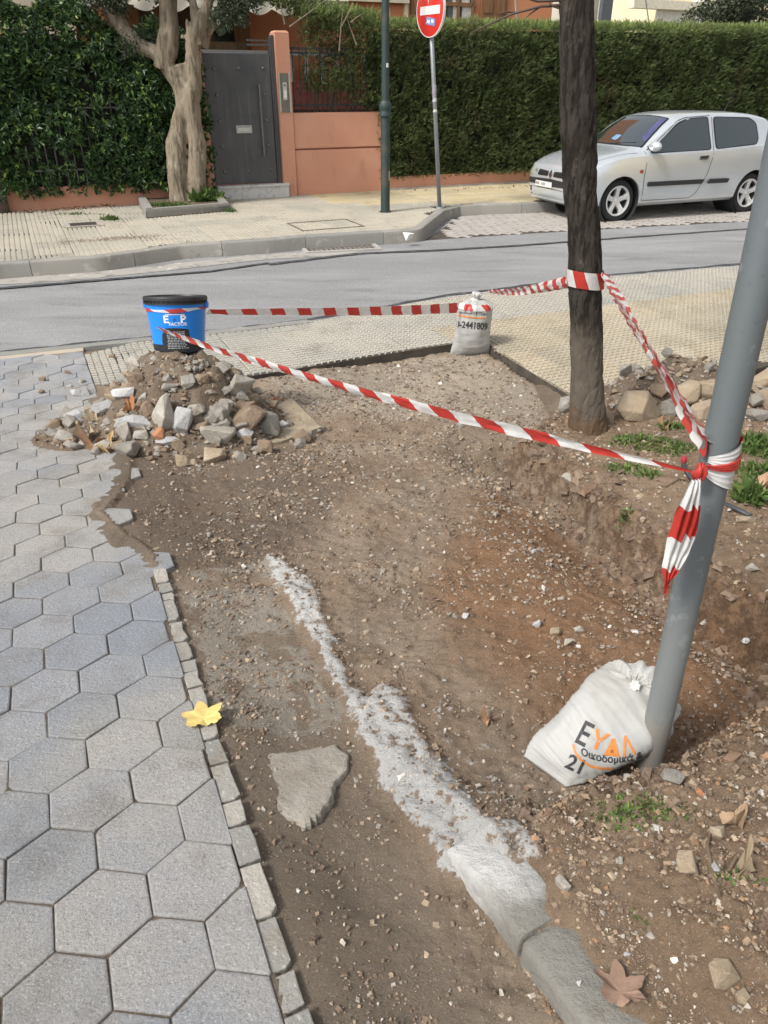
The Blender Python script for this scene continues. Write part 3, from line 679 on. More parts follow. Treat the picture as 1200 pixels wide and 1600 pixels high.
mb = MB().tube([wpt(sx, 0.0, a[1]), wpt(sx, 0, b[1])], .017, 12); hd = put('handle', auto_smooth(mb.mesh('handle', simple('handle_metal', (.20, .20, .20), .35, .6))), gt)
for z in (a[1]-.04, b[1]+.04): mb = MB().tube([wpt(sx, 0, z), wpt(sx, -.05, z)], .010, 8); put('bracket', mb.mesh('bracket', gate_m), gt)
s, z = wpx(381.3, 202, -.05); mb = MB(); wbox(mb, s-.125, s+.125, -.05, -.038, z-.055, z+.055, bev=.003); ls = put('letter_slot', mb.mesh('letter_slot', simple('slot_steel', (.50, .50, .48), .35, .6)), gt)
mb = MB(); wbox(mb, s-.10, s+.10, -.038, -.032, z-.03, z+.028, bev=.002); put('flap', mb.mesh('flap', simple('flap_steel', (.60, .60, .58), .4, .4)), gt)
mb = MB(); wbox(mb, s-.10, s+.10, -.038, -.0335, z+.031, z+.036); put('slit', mb.mesh('slit', simple('slit_dark', (.02, .02, .02))), gt)
marble = Mat('marble', (.62, .61, .58), .4, spec=.4); marble.lay((.38, .38, .37), 'noise', 6, .5, .66, .6, detail=8., dist=1.5); marble = marble.done()
st = empty('door_step', wpt(-2.4, .1, FZ), label='white marble step under the grey gate', cat='step')
mb = MB(); wbox(mb, -2.96, -1.75, -.12, .09, .262, .30, bev=.004); put('tread', mb.mesh('tread', marble), st)
for k in range(3):
    mb = MB(); wbox(mb, -2.955+k*.40, -2.955+(k+1)*.40-.004, -.10, .07, .05, .260, bev=.002); put('riser_slab', mb.mesh('riser_slab', marble), st)
# railings over the wall
iron = simple('railing_iron', (.03, .03, .033), .6, n=.2)
rl = empty('railing', wpt(-.8, -.1, 1.31), label='dark iron railing on the orange wall right of the gate pillar', cat='railing')
for k in range(14): s = -1.53+k*.115; mb = MB(); wbox(mb, s-.007, s+.007, -.107, -.093, 1.31, 2.2); put('bar', mb.mesh('bar', iron), rl)
for z in (1.42, 2.14, 2.20): mb = MB(); wbox(mb, -1.60, .02, -.118, -.108, z-.015, z+.015); put('rail', mb.mesh('rail', iron), rl)
gray_i = simple('railing_grey', (.22, .22, .22), .6, n=.3)
rl = empty('railing', wpt(-5, -.1, .4), label='thin grey railing half swallowed by the broad leaved hedge', cat='railing')
for k in range(44): s = -8.5+k*.125; mb = MB(); wbox(mb, s-.008, s+.008, -.02, -.004, .38, 1.55); put('bar', mb.mesh('bar', gray_i), rl)
for z in (.62, 1.42): mb = MB(); wbox(mb, -8.6, -3.1, -.003, .010, z-.012, z+.012); put('rail', mb.mesh('rail', gray_i), rl)

# --- foliage generators
def leafcloud(P, D, L, W, fold=.25, rs=1, curl=.15):
    """P base points, D directions, L,W sizes (arrays): folded two-triangle leaves"""
    n = len(P); rs = np.random.RandomState(rs); D = D/np.linalg.norm(D, axis=1)[:, None]
    r = rs.normal(size=(n, 3)); S = np.cross(D, r); S /= np.linalg.norm(S, axis=1)[:, None]+1e-9; Nn = np.cross(S, D)
    L = np.asarray(L)[:, None]; W = np.asarray(W)[:, None]
    base = P; tip = P+D*L-Nn*L*curl; mid = P+D*L*.5
    a = mid+S*W+Nn*W*fold; b = mid-S*W+Nn*W*fold
    V = np.stack([base, a, tip, b], 1).reshape(-1, 3); i = np.arange(n)*4
    F = np.stack([np.stack([i, i+1, i+2], 1), np.stack([i, i+2, i+3], 1)], 1).reshape(-1, 3)
    return V, F
def leaf_obj(name, V, F, val, mat, parent, **k):
    me = mesh_from(name, V, F, mat, False); a = me.attributes.new('tone', 'FLOAT', 'POINT'); a.data.foreach_set('value', np.repeat(val, 4).astype(np.float32)); return put(name, me, parent, **k)
def leafmat(name, dark, mid, young, rough=.45, brown=None, spec=.4):
    m = Mat(name, dark, rough, spec=spec); t = m.attr('tone')
    m.mix(m.ramp(t, .15, .6), mid); m.mix(m.ramp(t, .72, .95), young)
    if brown: m.lay(brown, 'noise', 1.6, .56, .74, .65, detail=5.)
    m.b.inputs['Subsurface Weight'].default_value = 0.
    tr = m.n.new('ShaderNodeBsdfTranslucent'); m.l.new(m.c, tr.inputs[0]); mx = m.n.new('ShaderNodeMixShader'); mx.inputs[0].default_value = .18
    m.l.new(m.c, m.b.inputs['Base Color']); m.l.new(m.b.outputs[0], mx.inputs[1]); m.l.new(tr.outputs[0], mx.inputs[2]); m.l.new(mx.outputs[0], m.n['Material Output'].inputs[0]); return m.m
laurel = leafmat('laurel_leaf', (.026, .056, .022), (.080, .155, .045), (.24, .35, .08), .42, spec=.45)
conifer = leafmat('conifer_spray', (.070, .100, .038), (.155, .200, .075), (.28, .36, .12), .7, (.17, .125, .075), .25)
olive = leafmat('olive_leaf', (.035, .05, .025), (.08, .10, .06), (.17, .20, .12), .5)
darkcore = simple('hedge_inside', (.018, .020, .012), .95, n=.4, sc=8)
W3 = np.array([WU[:], WN[:], (0, 0, 1)]); WP3 = np.array(WP[:])
def wnp(s, d, z): return WP3+s[:, None]*W3[0]+d[:, None]*W3[1]+z[:, None]*W3[2]
# left broad leaved hedge
rs = np.random.RandomState(1)
hl = empty('broadleaf_hedge', wpt(-6, -.3, .3), label='glossy dark green broad leaved hedge left of the gnarled tree', cat='hedge')
ns = 9000; s = rs.uniform(-9.5, -3.0, ns); top = 2.36+.16*np.sin(s*2.1)+.13*np.sin(s*5.3+1)+.16*fbm(s, s*0, 2.2, 3)
top = np.where(s > -3.55, top-.18, top)
z = .28+(top-.28)*rs.rand(ns)**.92; lump = fbm(s+z*.3, z, 1.9, 3, 2.)
d = .16*(lump-.35)*2+rs.uniform(-.10, .10, ns)-.0; d += .1*np.sin((z-.3)/2.2*math.pi)
ontop = rs.rand(ns) < .16; z = np.where(ontop, top+rs.uniform(-.05, .10, ns), z); d = np.where(ontop, rs.uniform(-.7, .15, ns), d)
hole = fbm(s, z, 1.3, 2, 9.) < .34; keep = ~(hole & ~ontop & (rs.rand(ns) < .75)); s, z, d, ontop, lump = s[keep], z[keep], d[keep], ontop[keep], lump[keep]; ns = len(s)
C0 = wnp(s, d, z); ax = np.stack([rs.normal(0, .45, ns), np.where(ontop, .3, 1.0)+rs.normal(0, .3, ns), np.where(ontop, 1.3, .55)+rs.normal(0, .4, ns)], 1) @ W3
ax /= np.linalg.norm(ax, axis=1)[:, None]; young = (rs.rand(ns) < .22)
P, D, L, W, val = [], [], [], [], []
for k in range(7):
    r = rs.normal(size=(ns, 3)); r -= (r*ax).sum(1)[:, None]*ax; r /= np.linalg.norm(r, axis=1)[:, None]
    P.append(C0+ax*(.012*k)); D.append(r*rs.uniform(.6, 1.1, ns)[:, None]+ax*rs.uniform(.1, .8, ns)[:, None]-np.array([0, 0, .25])); l = rs.uniform(.06, .105, ns)*np.where(young, .85, 1); L.append(l); W.append(l*rs.uniform(.17, .24, ns))
    val.append(np.where(young, rs.uniform(.6, 1, ns), rs.uniform(0, .62, ns)))
V, F = leafcloud(np.concatenate(P), np.concatenate(D), np.concatenate(L), np.concatenate(W), .3, 5)
leaf_obj('foliage', V, F, np.concatenate(val), laurel, hl, kind='stuff')
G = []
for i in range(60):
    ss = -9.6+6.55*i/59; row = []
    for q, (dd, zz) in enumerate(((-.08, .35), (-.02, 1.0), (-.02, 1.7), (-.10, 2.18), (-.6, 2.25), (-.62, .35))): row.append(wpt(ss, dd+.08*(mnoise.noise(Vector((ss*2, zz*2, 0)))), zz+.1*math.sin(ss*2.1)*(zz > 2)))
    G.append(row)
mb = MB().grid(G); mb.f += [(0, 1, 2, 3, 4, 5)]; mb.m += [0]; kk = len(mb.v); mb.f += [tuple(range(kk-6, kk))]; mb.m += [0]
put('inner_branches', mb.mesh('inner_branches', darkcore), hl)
# right conifer hedge
hr = empty('conifer_hedge', wpt(5, -.3, .3), label='long clipped conifer hedge behind the silver car and no entry sign', cat='hedge')
def spray_hedge(n, s0, s1, zt, zb, seed, dens=None, dth=.10, dbase=-.02, topf=.13):
    rs = np.random.RandomState(seed); s = rs.uniform(s0, s1, n); top = zt(s); bot = zb(s); z = bot+(top-bot)*rs.rand(n)
    lump = fbm(s, z, 2.2, 4, 4.); d = dbase+.16*(lump-.5)*2+rs.uniform(-dth, dth, n)
    ontop = rs.rand(n) < topf; z = np.where(ontop, top+rs.uniform(-.04, .05, n)+.04*(fbm(s, d, 6, 2)-.5), z); d = np.where(ontop, rs.uniform(-.75, .06, n), d)
    keep = np.ones(n, bool)
    if dens is not None: keep = rs.rand(n) < dens(s, z)
    hol = (fbm(s, z, 4.2, 3, 12.) < .33) & ~ontop; keep &= ~(hol & (rs.rand(n) < .6))
    s, z, d, ontop = s[keep], z[keep], d[keep], ontop[keep]; n = len(s)
    C0 = wnp(s, d, z); ax = np.stack([rs.normal(0, .45, n), np.where(ontop, .1, .8)+rs.normal(0, .25, n), np.where(ontop, 1.2, .45)+rs.normal(0, .35, n)], 1) @ W3
    ax /= np.linalg.norm(ax, axis=1)[:, None]; side = np.cross(ax, rs.normal(size=(n, 3))); side /= np.linalg.norm(side, axis=1)[:, None]
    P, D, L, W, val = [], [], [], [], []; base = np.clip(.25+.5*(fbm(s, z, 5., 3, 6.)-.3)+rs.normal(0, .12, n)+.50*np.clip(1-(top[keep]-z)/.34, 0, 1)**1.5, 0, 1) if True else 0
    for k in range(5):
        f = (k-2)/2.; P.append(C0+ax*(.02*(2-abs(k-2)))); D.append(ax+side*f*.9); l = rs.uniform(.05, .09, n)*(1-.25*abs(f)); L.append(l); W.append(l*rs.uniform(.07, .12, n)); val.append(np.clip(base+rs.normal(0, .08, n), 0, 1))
    V, F = leafcloud(np.concatenate(P), np.concatenate(D), np.concatenate(L), np.concatenate(W), .2, seed+1); return V, F, np.concatenate(val)
zt = lambda s: 2.50+.016*s+.05*fbm(s, s*0, 1.1, 3)
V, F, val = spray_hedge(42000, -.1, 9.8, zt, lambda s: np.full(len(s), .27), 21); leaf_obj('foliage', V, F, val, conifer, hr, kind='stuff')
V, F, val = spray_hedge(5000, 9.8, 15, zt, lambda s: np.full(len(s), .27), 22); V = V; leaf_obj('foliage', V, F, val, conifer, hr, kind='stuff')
V, F, val = spray_hedge(5200, -1.35, -.05, lambda s: 2.62-.10*(s+.7)**2+.1*fbm(s, s*0, 2, 3), lambda s: 1.36+.22*np.clip(-s-.25, 0, 1), 23, dens=lambda s, z: np.clip(1.05-.55*(-s-.15)-.5*(z < 1.62)*(s < -.3), .1, 1), dth=.2, dbase=-.20)
hm = empty('garden_conifer', wpt(-.6, -.3, 1.3), label='loose feathery conifer growing through the railing above the orange wall', cat='shrub'); leaf_obj('foliage', V, F, val, conifer, hm, kind='stuff')
mb = MB(); rr = random.Random(3)
for k in range(16):
    s_ = rr.uniform(-1.2, .1); p0 = wpt(s_, -.3, 1.0); p1 = wpt(s_+rr.uniform(-.2, .2), -.25, 1.9); p2 = wpt(s_+rr.uniform(-.5, .3), -.2, 2.5)
    mb.tube([p0, p1, p2], [.016, .011, .004], 6)
put('branches', mb.mesh('branches', simple('twig_bark', (.12, .09, .06), .9, n=.3)), hm)
# overhanging bough up to the gate, with bare twigs standing out
rs = np.random.RandomState(31); n = 900; t = rs.rand(n); s_ = -1.98+1.5*t; C0 = wnp(s_+rs.normal(0, .07, n), -.28+rs.normal(0, .12, n), 2.93-.34*t+rs.normal(0, .10, n)*(.5+.8*t))
ax = np.stack([-np.ones(n)*.8+rs.normal(0, .4, n), rs.normal(0, .5, n), rs.normal(.3, .4, n)], 1) @ W3
P = np.repeat(C0, 5, 0); D = np.repeat(ax, 5, 0)+rs.normal(0, .45, (n*5, 3)); L = rs.uniform(.05, .09, n*5); V, F = leafcloud(P, D, L, L*.11, .2, 3); leaf_obj('foliage', V, F, np.clip(rs.normal(.5, .25, n*5), 0, 1), conifer, hm, kind='stuff')
tw = simple('bare_twig', (.20, .155, .11), .9, n=.3)
def twig(root, pts, r, px=None):
    mb = MB(); mb.tube(pts, [r*(1-.75*i/(len(pts)-1)) for i in range(len(pts))], 6); return put('twig', mb.mesh('twig', tw), root)
for L_ in ([(530, 80), (533, 40), (536, 12)], [(533, 42), (545, 20), (551, 4)], [(548, 35), (556, 28), (566, 22)], [(557, 70), (548, 45), (541, 25)], [(452, 42), (480, 22), (506, 2)], [(445, 38), (440, 15), (436, -4)]):
    twig(hm, [wpt(*(lambda q: (q[0], .1, q[1]))(wpx(a, b, .1))) for a, b in L_], .014)
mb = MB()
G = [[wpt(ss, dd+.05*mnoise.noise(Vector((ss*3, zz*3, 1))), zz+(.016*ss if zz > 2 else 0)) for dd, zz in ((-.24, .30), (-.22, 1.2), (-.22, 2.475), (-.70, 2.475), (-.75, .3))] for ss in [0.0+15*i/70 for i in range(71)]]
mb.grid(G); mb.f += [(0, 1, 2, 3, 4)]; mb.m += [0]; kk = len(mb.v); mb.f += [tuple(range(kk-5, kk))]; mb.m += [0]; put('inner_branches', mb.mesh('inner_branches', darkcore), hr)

# --- house behind, with awning
D1 = -3.2
house = empty('orange_house', wpt(-1, D1, .2), label='orange plastered house with brown shutters and a cream awning behind the hedges', cat='house')
def hp(px, py, d=D1): return wpx(px, py, d)
def hquad(name, x0, x1, y0, y1, d0, d1, mat, parent=house, bev=0.):
    a = hp(x0, y1, d1); b = hp(x1, y0, d1); mb = MB(); wbox(mb, a[0], b[0], d0, d1, a[1], b[1], bev=bev); return put(name, mb.mesh(name, mat), parent)
hs0 = hp(-700, 0)[0]; hs1 = hp(864, 0)[0]
mb = MB(); wbox(mb, hs0, hs1, D1-6, D1, -.2, 5.8); wallo = put('wall', mb.mesh('wall', orange2), house)
cream = simple('cream_trim', (.62, .54, .40), .8, n=.12, sc=3); brownw = Mat('shutter_wood', (.26, .14, .065), .6, spec=.3); brownw.lay((.17, .085, .04), 'noise', 3, .4, .7, .8, stretch=(8, 8, 1)); brownw = brownw.done()
hquad('corner_column', 57, 76, -200, 300, D1, D1+.14, cream)
hquad('downpipe', 549.5, 558.5, -200, 60, D1, D1+.10, simple('pipe_cream', (.66, .56, .36), .6)) if False else None
hquad('corner_column', 629, 641, -200, 300, D1, D1+.08, simple('pipe_cream', (.68, .58, .38), .6))
def shutter(x0, x1, y0, y1):
    root = hquad('shutter', x0, x1, y0, y1, D1, D1+.06, brownw); a = hp(x0, y1, D1+.06); b = hp(x1, y0, D1+.06); w = (b[0]-a[0])/2
    for i in range(2):
        for z0 in np.arange(a[1]+.08, b[1]-.3, .36):
            mb = MB(); wbox(mb, a[0]+w*i+.05, a[0]+w*(i+1)-.05, D1+.06, D1+.075, z0, z0+.28, bev=.012); put('panel', mb.mesh('panel', brownw), root)
shutter(642, 692, -150, 60); shutter(750, 804, -150, 60)
win = hquad('window', 692, 750, -150, 58, D1, D1+.03, simple('window_dark', (.05, .055, .05), .15, spec=.6))
cur = simple('curtain', (.55, .53, .47), .8, n=.2, sc=30)
for x0, x1 in ((699, 716), (721, 738)):
    for y0, y1 in ((10, 40), (-60, 4)):
        a = hp(x0, y1, D1+.04); b = hp(x1, y0, D1+.04); mb = MB(); wbox(mb, a[0], b[0], D1+.03, D1+.036, a[1], b[1]); put('pane', mb.mesh('pane', simple('pane_glass', (.10, .12, .11), .08, spec=.8)), win)
        mb = MB(); wbox(mb, a[0]+(.0 if x0 > 710 else .12), b[0]-.02, D1+.036, D1+.040, a[1], b[1]); put('curtain', mb.mesh('curtain', cur), win)
for x0, x1, y0, y1 in ((692, 698, -150, 58), (716, 720, -150, 58), (738, 744, -150, 58), (692, 744, 5, 9), (692, 744, 41, 46)):
    a = hp(x0, y1, D1+.04); b = hp(x1, y0, D1+.04); mb = MB(); wbox(mb, a[0], b[0], D1+.03, D1+.06, a[1], b[1]); put('frame', mb.mesh('frame', brownw), win)
# porch recess: darker wall, brown door frame, small window
porch = simple('porch_shade_wall', (.33, .145, .075), .9, n=.15)
hquad('porch_wall', 384, 540, 10, 210, D1, D1+.05, orange2)
hquad('porch_door', 190, 384, -60, 200, D1, D1+.04, simple('brown_door', (.13, .075, .05), .5, n=.2, sc=4))
for x0, x1 in ((196, 206), (254, 264), (312, 322), (372, 382)): hquad('door_frame', x0, x1, -60, 110, D1+.04, D1+.10, brownw)
hquad('door_glass', 324, 370, 10, 66, D1+.04, D1+.055, simple('glass_dark', (.02, .022, .022), .1, spec=.8))
hquad('door_frame', 322, 384, 66, 82, D1+.055, D1+.10, simple('tan_frame', (.36, .27, .16), .7))
hquad('string_course', 384, 640, -12, -6, D1, D1+.12, cream)
# awning with scalloped valance
awn = Mat('awning_cloth', (.66, .61, .49), .85, spec=.15); awn.vary(3, .1); awn = awn.done()
aw = empty('awning', wpt(-2.6, D1+1.6, 2.7), label='cream awning with a scalloped hem over the house porch', cat='awning')
AD = D1+1.75; sA, zA = wpx(104, 8, AD); sB, zB = wpx(539, 8, AD); V = []; F = []; n = 120
for i in range(n+1):
    s_ = sA+(sB-sA)*i/n; u = (s_-sA)/.46; hem = .10*abs(math.sin(u*math.pi))**.8; fold = .02*math.sin(u*2*math.pi)
    zt_ = zA+.22
    V += [wpt(s_, D1, zt_+.85), wpt(s_, AD, zt_), wpt(s_, AD+.01+fold, zA+.06), wpt(s_, AD+.01+fold, zA-.02-hem+.08)]
F = [(4*i+k, 4*i+k+1, 4*i+5+k, 4*i+4+k) for i in range(n) for k in range(3)]
put('canopy', mesh_from('canopy', V, F, awn, True), aw)
mb = MB().tube([wpt(sA-.05, AD, zA+.20), wpt(sB+.05, AD, zA+.20)], .03, 10); put('front_bar', mb.mesh('front_bar', cream), aw)
white_p = simple('white_paint', (.75, .75, .73), .5, n=.05)
for (a, b, c, d_) in ((603, -30, 614, 36), (803, -30, 813, 40)):
    st_ = wpx(a, b, D1+.9); en = wpx(c, d_, D1+.5); o = empty('washing_line_prop', wpt(en[0], D1+.5, en[1]), label=('white slanting pole before the cream pipe of the house' if a < 700 else 'white slanting pole right of the brown shutters'), cat='pole')
    mb = MB().tube([wpt(st_[0], D1+.9, st_[1]), wpt(en[0], D1+.5, en[1]-.4)], .016, 8); put('shaft', mb.mesh('shaft', white_p), o)
# garden terrace wall seen through the railing
tw_ = empty('terrace_wall', wpt(-.6, -1.6, .2), label='dusky red terrace wall with white balusters seen through the railing', cat='wall')
mb = MB(); wbox(mb, -3.0, 1.2, -2.5, -2.3, 0, 1.75); put('wall', mb.mesh('wall', simple('dusky_red', (.36, .12, .09), .9, n=.2)), tw_)
for z0, z1 in ((1.20, 1.30), ): mb = MB(); wbox(mb, -3.0, 1.2, -2.3, -2.25, z0-.2, z1); put('ledge', mb.mesh('ledge', simple('dark_ledge', (.08, .05, .04), .9)), tw_)
for k in range(14):
    c = wpt(-2.9+k*.30, -2.4, 1.75); mb = MB().lathe([(.05, 0), (.05, .04), (.03, .08), (.055, .2), (.03, .34), (.05, .38), (.05, .42)], c, n=10); put('baluster', auto_smooth(mb.mesh('baluster', white_p)), tw_)
mb = MB(); wbox(mb, -3.0, 1.2, -2.5, -2.3, 2.17, 2.24, bev=.01); put('coping', mb.mesh('coping', white_p), tw_)

# --- further houses and tree beyond the hedge on the right
D2 = -7.5; b2 = empty('grey_cream_house', wpt(8, D2, 0), label='pale grey cream house behind the hedge just right of the near tree trunk', cat='house')
def q2(name, x0, x1, y0, y1, d0, d1, mat, parent, bev=0.):
    a = wpx(x0, y1, d1); b = wpx(x1, y0, d1); mb = MB(); wbox(mb, a[0], b[0], d0, d1, a[1], b[1], bev=bev); return put(name, mb.mesh(name, mat), parent)
q2('wall', 862, 988, -250, 300, D2-5, D2, simple('pale_plaster', (.55, .52, .44), .85, n=.1, sc=1), b2)
w_ = q2('window', 934, 960, -60, 33, D2, D2+.03, white_p, b2)
q2('pane', 937, 945, -60, 30, D2+.03, D2+.04, simple('pane_blue', (.30, .38, .42), .1, spec=.8), w_); q2('pane', 948, 957, -60, 30, D2+.03, D2+.04, simple('pane_blue2', (.34, .42, .46), .1, spec=.8), w_)
q2('drainpipe', 951, 955, -100, 60, D2+.3, D2+.4, simple('pipe_grey', (.12, .13, .14), .5), b2)
D3 = -12; b3 = empty('cream_house', wpt(14, D3, 0), label='bright cream house above the hedge between the grey house and the tree', cat='house')
q2('wall', 985, 1330, -300, 300, D3-6, D3, simple('bright_cream', (.80, .70, .47), .85, n=.06, sc=1), b3)
q2('cornice', 990, 1130, 5, 12, D3, D3+.35, simple('cream_light', (.80, .74, .58), .85), b3); q2('wall_panel', 1022, 1094, 14, 60, D3, D3+.12, simple('cream_pale', (.82, .80, .70), .85), b3)
q2('gable_band', 1078, 1110, -40, 60, D3, D3+.18, simple('cream_pale', (.82, .80, .72), .85), b3)
for (a, b, c, d_, lab) in ((1006, -20, 1022, 45, 'thin grey cable stay crossing the bright cream house'),):
    p0 = wpx(a, b, -4); p1 = wpx(c, d_, -4); o = empty('cable_stay', wpt(p1[0], -4, p1[1]), label=lab, cat='cable'); put('cable', MB().tube([wpt(p0[0], -4, p0[1]), wpt(p1[0], -4, p1[1]-.3)], .014, 6).mesh('cable', simple('cable_grey', (.25, .25, .25))), o)
bt = empty('bushy_tree', wpt(9.2, -4, 0), label='bushy green tree rising above the right end of the hedge', cat='tree')
rs = np.random.RandomState(41); n = 2600; cs = []
for k in range(26): cs.append((wpx(1150, 20, -4)[0]+rs.normal(.3, .75), -4+rs.normal(0, .5), 3.25+rs.normal(0, .35), rs.uniform(.25, .5)))
cs = np.array(cs); ci = rs.randint(0, len(cs), n*3); dr = rs.normal(size=(n*3, 3)); dr /= np.linalg.norm(dr, axis=1)[:, None]
C0 = wnp(cs[ci, 0], cs[ci, 1], cs[ci, 2])+dr*(cs[ci, 3]*rs.uniform(.7, 1.05, n*3))[:, None]; L = rs.uniform(.05, .09, n*3)
P = np.repeat(C0, 2, 0); V, F = leafcloud(P, np.repeat(dr, 2, 0)+rs.normal(0, .8, (n*6, 3)), np.repeat(L, 2), np.repeat(L, 2)*.28, .3, 8); leaf_obj('crown', V, F, np.clip(rs.normal(.45, .28, n*6), 0, 1), olive, bt, kind='stuff')
bark_m = Mat('bark_grey', (.27, .225, .165), .9, spec=.2); bark_m.lay((.12, .095, .07), 'noise', 7, .45, .65, .8, stretch=(3, 3, .7), detail=8.); bark_m.lay((.40, .36, .29), 'noise', 5, .55, .75, .7, detail=6.); bark_m.bump('noise', 20, .8, .015, stretch=(3, 3, .6), detail=7.); bark_m = bark_m.done()
put('trunk', MB().tube([wpt(9.2, -4, 0), wpt(9.3, -4, 1.8), wpt(9.2, -4, 3.1)], [.14, .11, .05], 10).mesh('trunk', bark_m), bt)

# house farther along this side of the road; its wall is what the car's windows mirror
oh = empty('ochre_house', (15.5, 5.5, 0), label='ochre house down the near side of the road, mirrored in the car windows', cat='house')
mb = MB().box((19, 3.5, 2.9), (9, 10, 6.4), (Vector((math.cos(.35), math.sin(.35), 0)), Vector((-math.sin(.35), math.cos(.35), 0)), Vector((0, 0, 1))), bev=.03); put('wall', mb.mesh('wall', simple('ochre_plaster', (.62, .46, .20), .85, n=.1, sc=1)), oh)
hx = (Vector((math.cos(.35), math.sin(.35), 0)), Vector((-math.sin(.35), math.cos(.35), 0)), Vector((0, 0, 1))); hc = Vector((19, 3.5, 2.9))
for k in range(3):
    for zz in (-1.2, 1.5): put('window', MB().box(hc-hx[0]*4.52+hx[1]*(-3+3*k)+Vector((0, 0, zz)), (.06, 1.0, 1.3), hx).mesh('window', simple('window_dark', (.05, .055, .05), .15, spec=.6)), oh)
put('cornice', MB().box(hc+Vector((0, 0, 3.25)), (9.5, 10.5, .15), hx).mesh('cornice', cream), oh)
# ================================================================== STREET TREES, POSTS, CAR
def bake_mod(me, mods):
    """apply modifiers through the dependency graph and give back a plain mesh"""
    o = bpy.data.objects.new('tmp', me); COL.objects.link(o)
    for t, kw in mods:
        md = o.modifiers.new(t, t)
        for k, v in kw.items(): setattr(md, k, v)
    dg = bpy.context.evaluated_depsgraph_get(); dg.update(); out = bpy.data.meshes.new_from_object(o.evaluated_get(dg)); bpy.data.objects.remove(o); return out
def displace(me, fn):
    n = len(me.vertices); co = np.empty(n*3, np.float32); no = np.empty(n*3, np.float32); me.vertices.foreach_get('co', co); me.vertices.foreach_get('normal', no)
    co = co.reshape(-1, 3); no = no.reshape(-1, 3); co += no*fn(co)[:, None].astype(np.float32); me.vertices.foreach_set('co', co.ravel()); me.update(); return me
TY = 12.25
def tp(px, py, dy=0.): return atY(px, py, TY+dy)
gtree = empty('gnarled_tree', tp(295, 318), label='old gnarled pale tree with a split hollow trunk beside the grey gate', cat='tree')
def rad(px): return px*TY*.93/FPX           # pixels to metres at the tree
mb = MB()
mb.tube([tp(283, 330), tp(281, 300), tp(277, 262), tp(276, 225), tp(280, 195), tp(286, 165), tp(279, 135, .03), tp(268, 112, .05), tp(254, 94, .05), tp(238, 78, .05)], [rad(q) for q in (19, 15, 15, 15, 11, 10, 10, 12, 11, 9)], 14)
mb.tube([tp(304, 330), tp(307, 300), tp(308, 262), tp(309, 225), tp(302, 190), tp(296, 160), tp(302, 128, -.03), tp(302, 100, -.05), tp(300, 74, -.06), tp(303, 50, -.06), tp(318, 28, -.06), tp(330, -10, -.06), tp(340, -70, -.1)], [rad(q) for q in (18, 14, 13, 14, 12, 14, 13, 12, 10, 13, 8, 7, 6)], 14)
mb.tube([tp(254, 110, .03), tp(262, 78, .05), tp(265, 45, .08), tp(263, 10, .1), tp(268, -60, .1)], [rad(q) for q in (13, 15, 14, 13, 11)], 14)
mb.tube([tp(245, 84, .05), tp(220, 72, .05), tp(196, 52, .06), tp(183, 30, .08), tp(172, 5, .1), tp(160, -50, .2)], [rad(q) for q in (10, 10, 10, 10, 9, 7)], 12)
mb.tube([tp(284, 100), tp(292, 120), tp(296, 150)], [rad(11), rad(10), rad(9)], 10)
mb.tube([tp(308, 52, -.05), tp(305, 30, -.05), tp(300, -5, -.05)], [rad(8), rad(6.5), rad(6)], 10)
mb.tube([tp(318, 75, .05), tp(324, 50, .05), tp(340, 20, .1), tp(352, -10, .1)], [rad(7), rad(7), rad(5), rad(4)], 10)
for (a, b, h) in ((293, 42, 12), (313, 70, 12), (286, 60, 8)): mb.tube([tp(a, b, -.1), tp(a-1, b-h, -.12)], [rad(4), rad(1.5)], 7)
me = bake_mod(mb.mesh('trunk', bark_m, True), [('REMESH', dict(mode='VOXEL', voxel_size=.017, use_smooth_shade=True))])
def bark(co):
    v = np.array([mnoise.fractal(Vector((c[0]*7, c[1]*7, c[2]*1.6)), 1, 2, 4)+.6*mnoise.noise(Vector((c[0]*3, c[1]*3, c[2]*4))) for c in co]); w = np.array([abs(mnoise.noise(Vector((c[0]*13+c[2], c[1]*13, c[2]*1.9+3)))) for c in co]); return v*.017-.014*np.clip(.16-w, 0, 1)/.16
displace(me, bark); put('trunk', me, gtree)
mb = MB(); G = []
for i in range(12):
    py = 202+i*(316-202)/11; row = []
    for k in range(5):
        px = 283+.4*i/11*6+(k-2)*(4.4+.2*i); row.append(tp(px+5, py, -.10-.05*(1-((k-2)/2.2)**2)))
    G.append(row)
scar_m = Mat('dead_wood', (.36, .32, .25), .95, spec=.1); scar_m.lay((.17, .13, .09), 'noise', 18, .52, .66, .8, detail=5.); scar_m.bump('noise', 30, .8, .01); scar_m = scar_m.done()
put('dead_wood_patch', mb.mesh('dead_wood_patch', scar_m, True), gtree)
rs = np.random.RandomState(51); cs = []
for (cx, cy, sx, sy, k) in ((362, 18, 26, 22, 9), (388, -6, 20, 20, 5), (335, -25, 40, 18, 8), (255, -22, 60, 14, 9), (185, 2, 30, 8, 5), (205, 66, 20, 14, 4), (150, -10, 40, 12, 5), (310, -60, 80, 25, 12), (200, -70, 80, 25, 10)):
    for _ in range(k): cs.append([*tp(rs.normal(cx, sx*.5), rs.normal(cy, sy*.5), rs.normal(-.1, .25)), rs.uniform(.08, .19)])
cs = np.array(cs); n = 5200; ci = rs.randint(0, len(cs), n); dr = rs.normal(size=(n, 3)); dr /= np.linalg.norm(dr, axis=1)[:, None]; C0 = cs[ci, :3]+dr*(cs[ci, 3]*rs.uniform(.3, 1.1, n))[:, None]
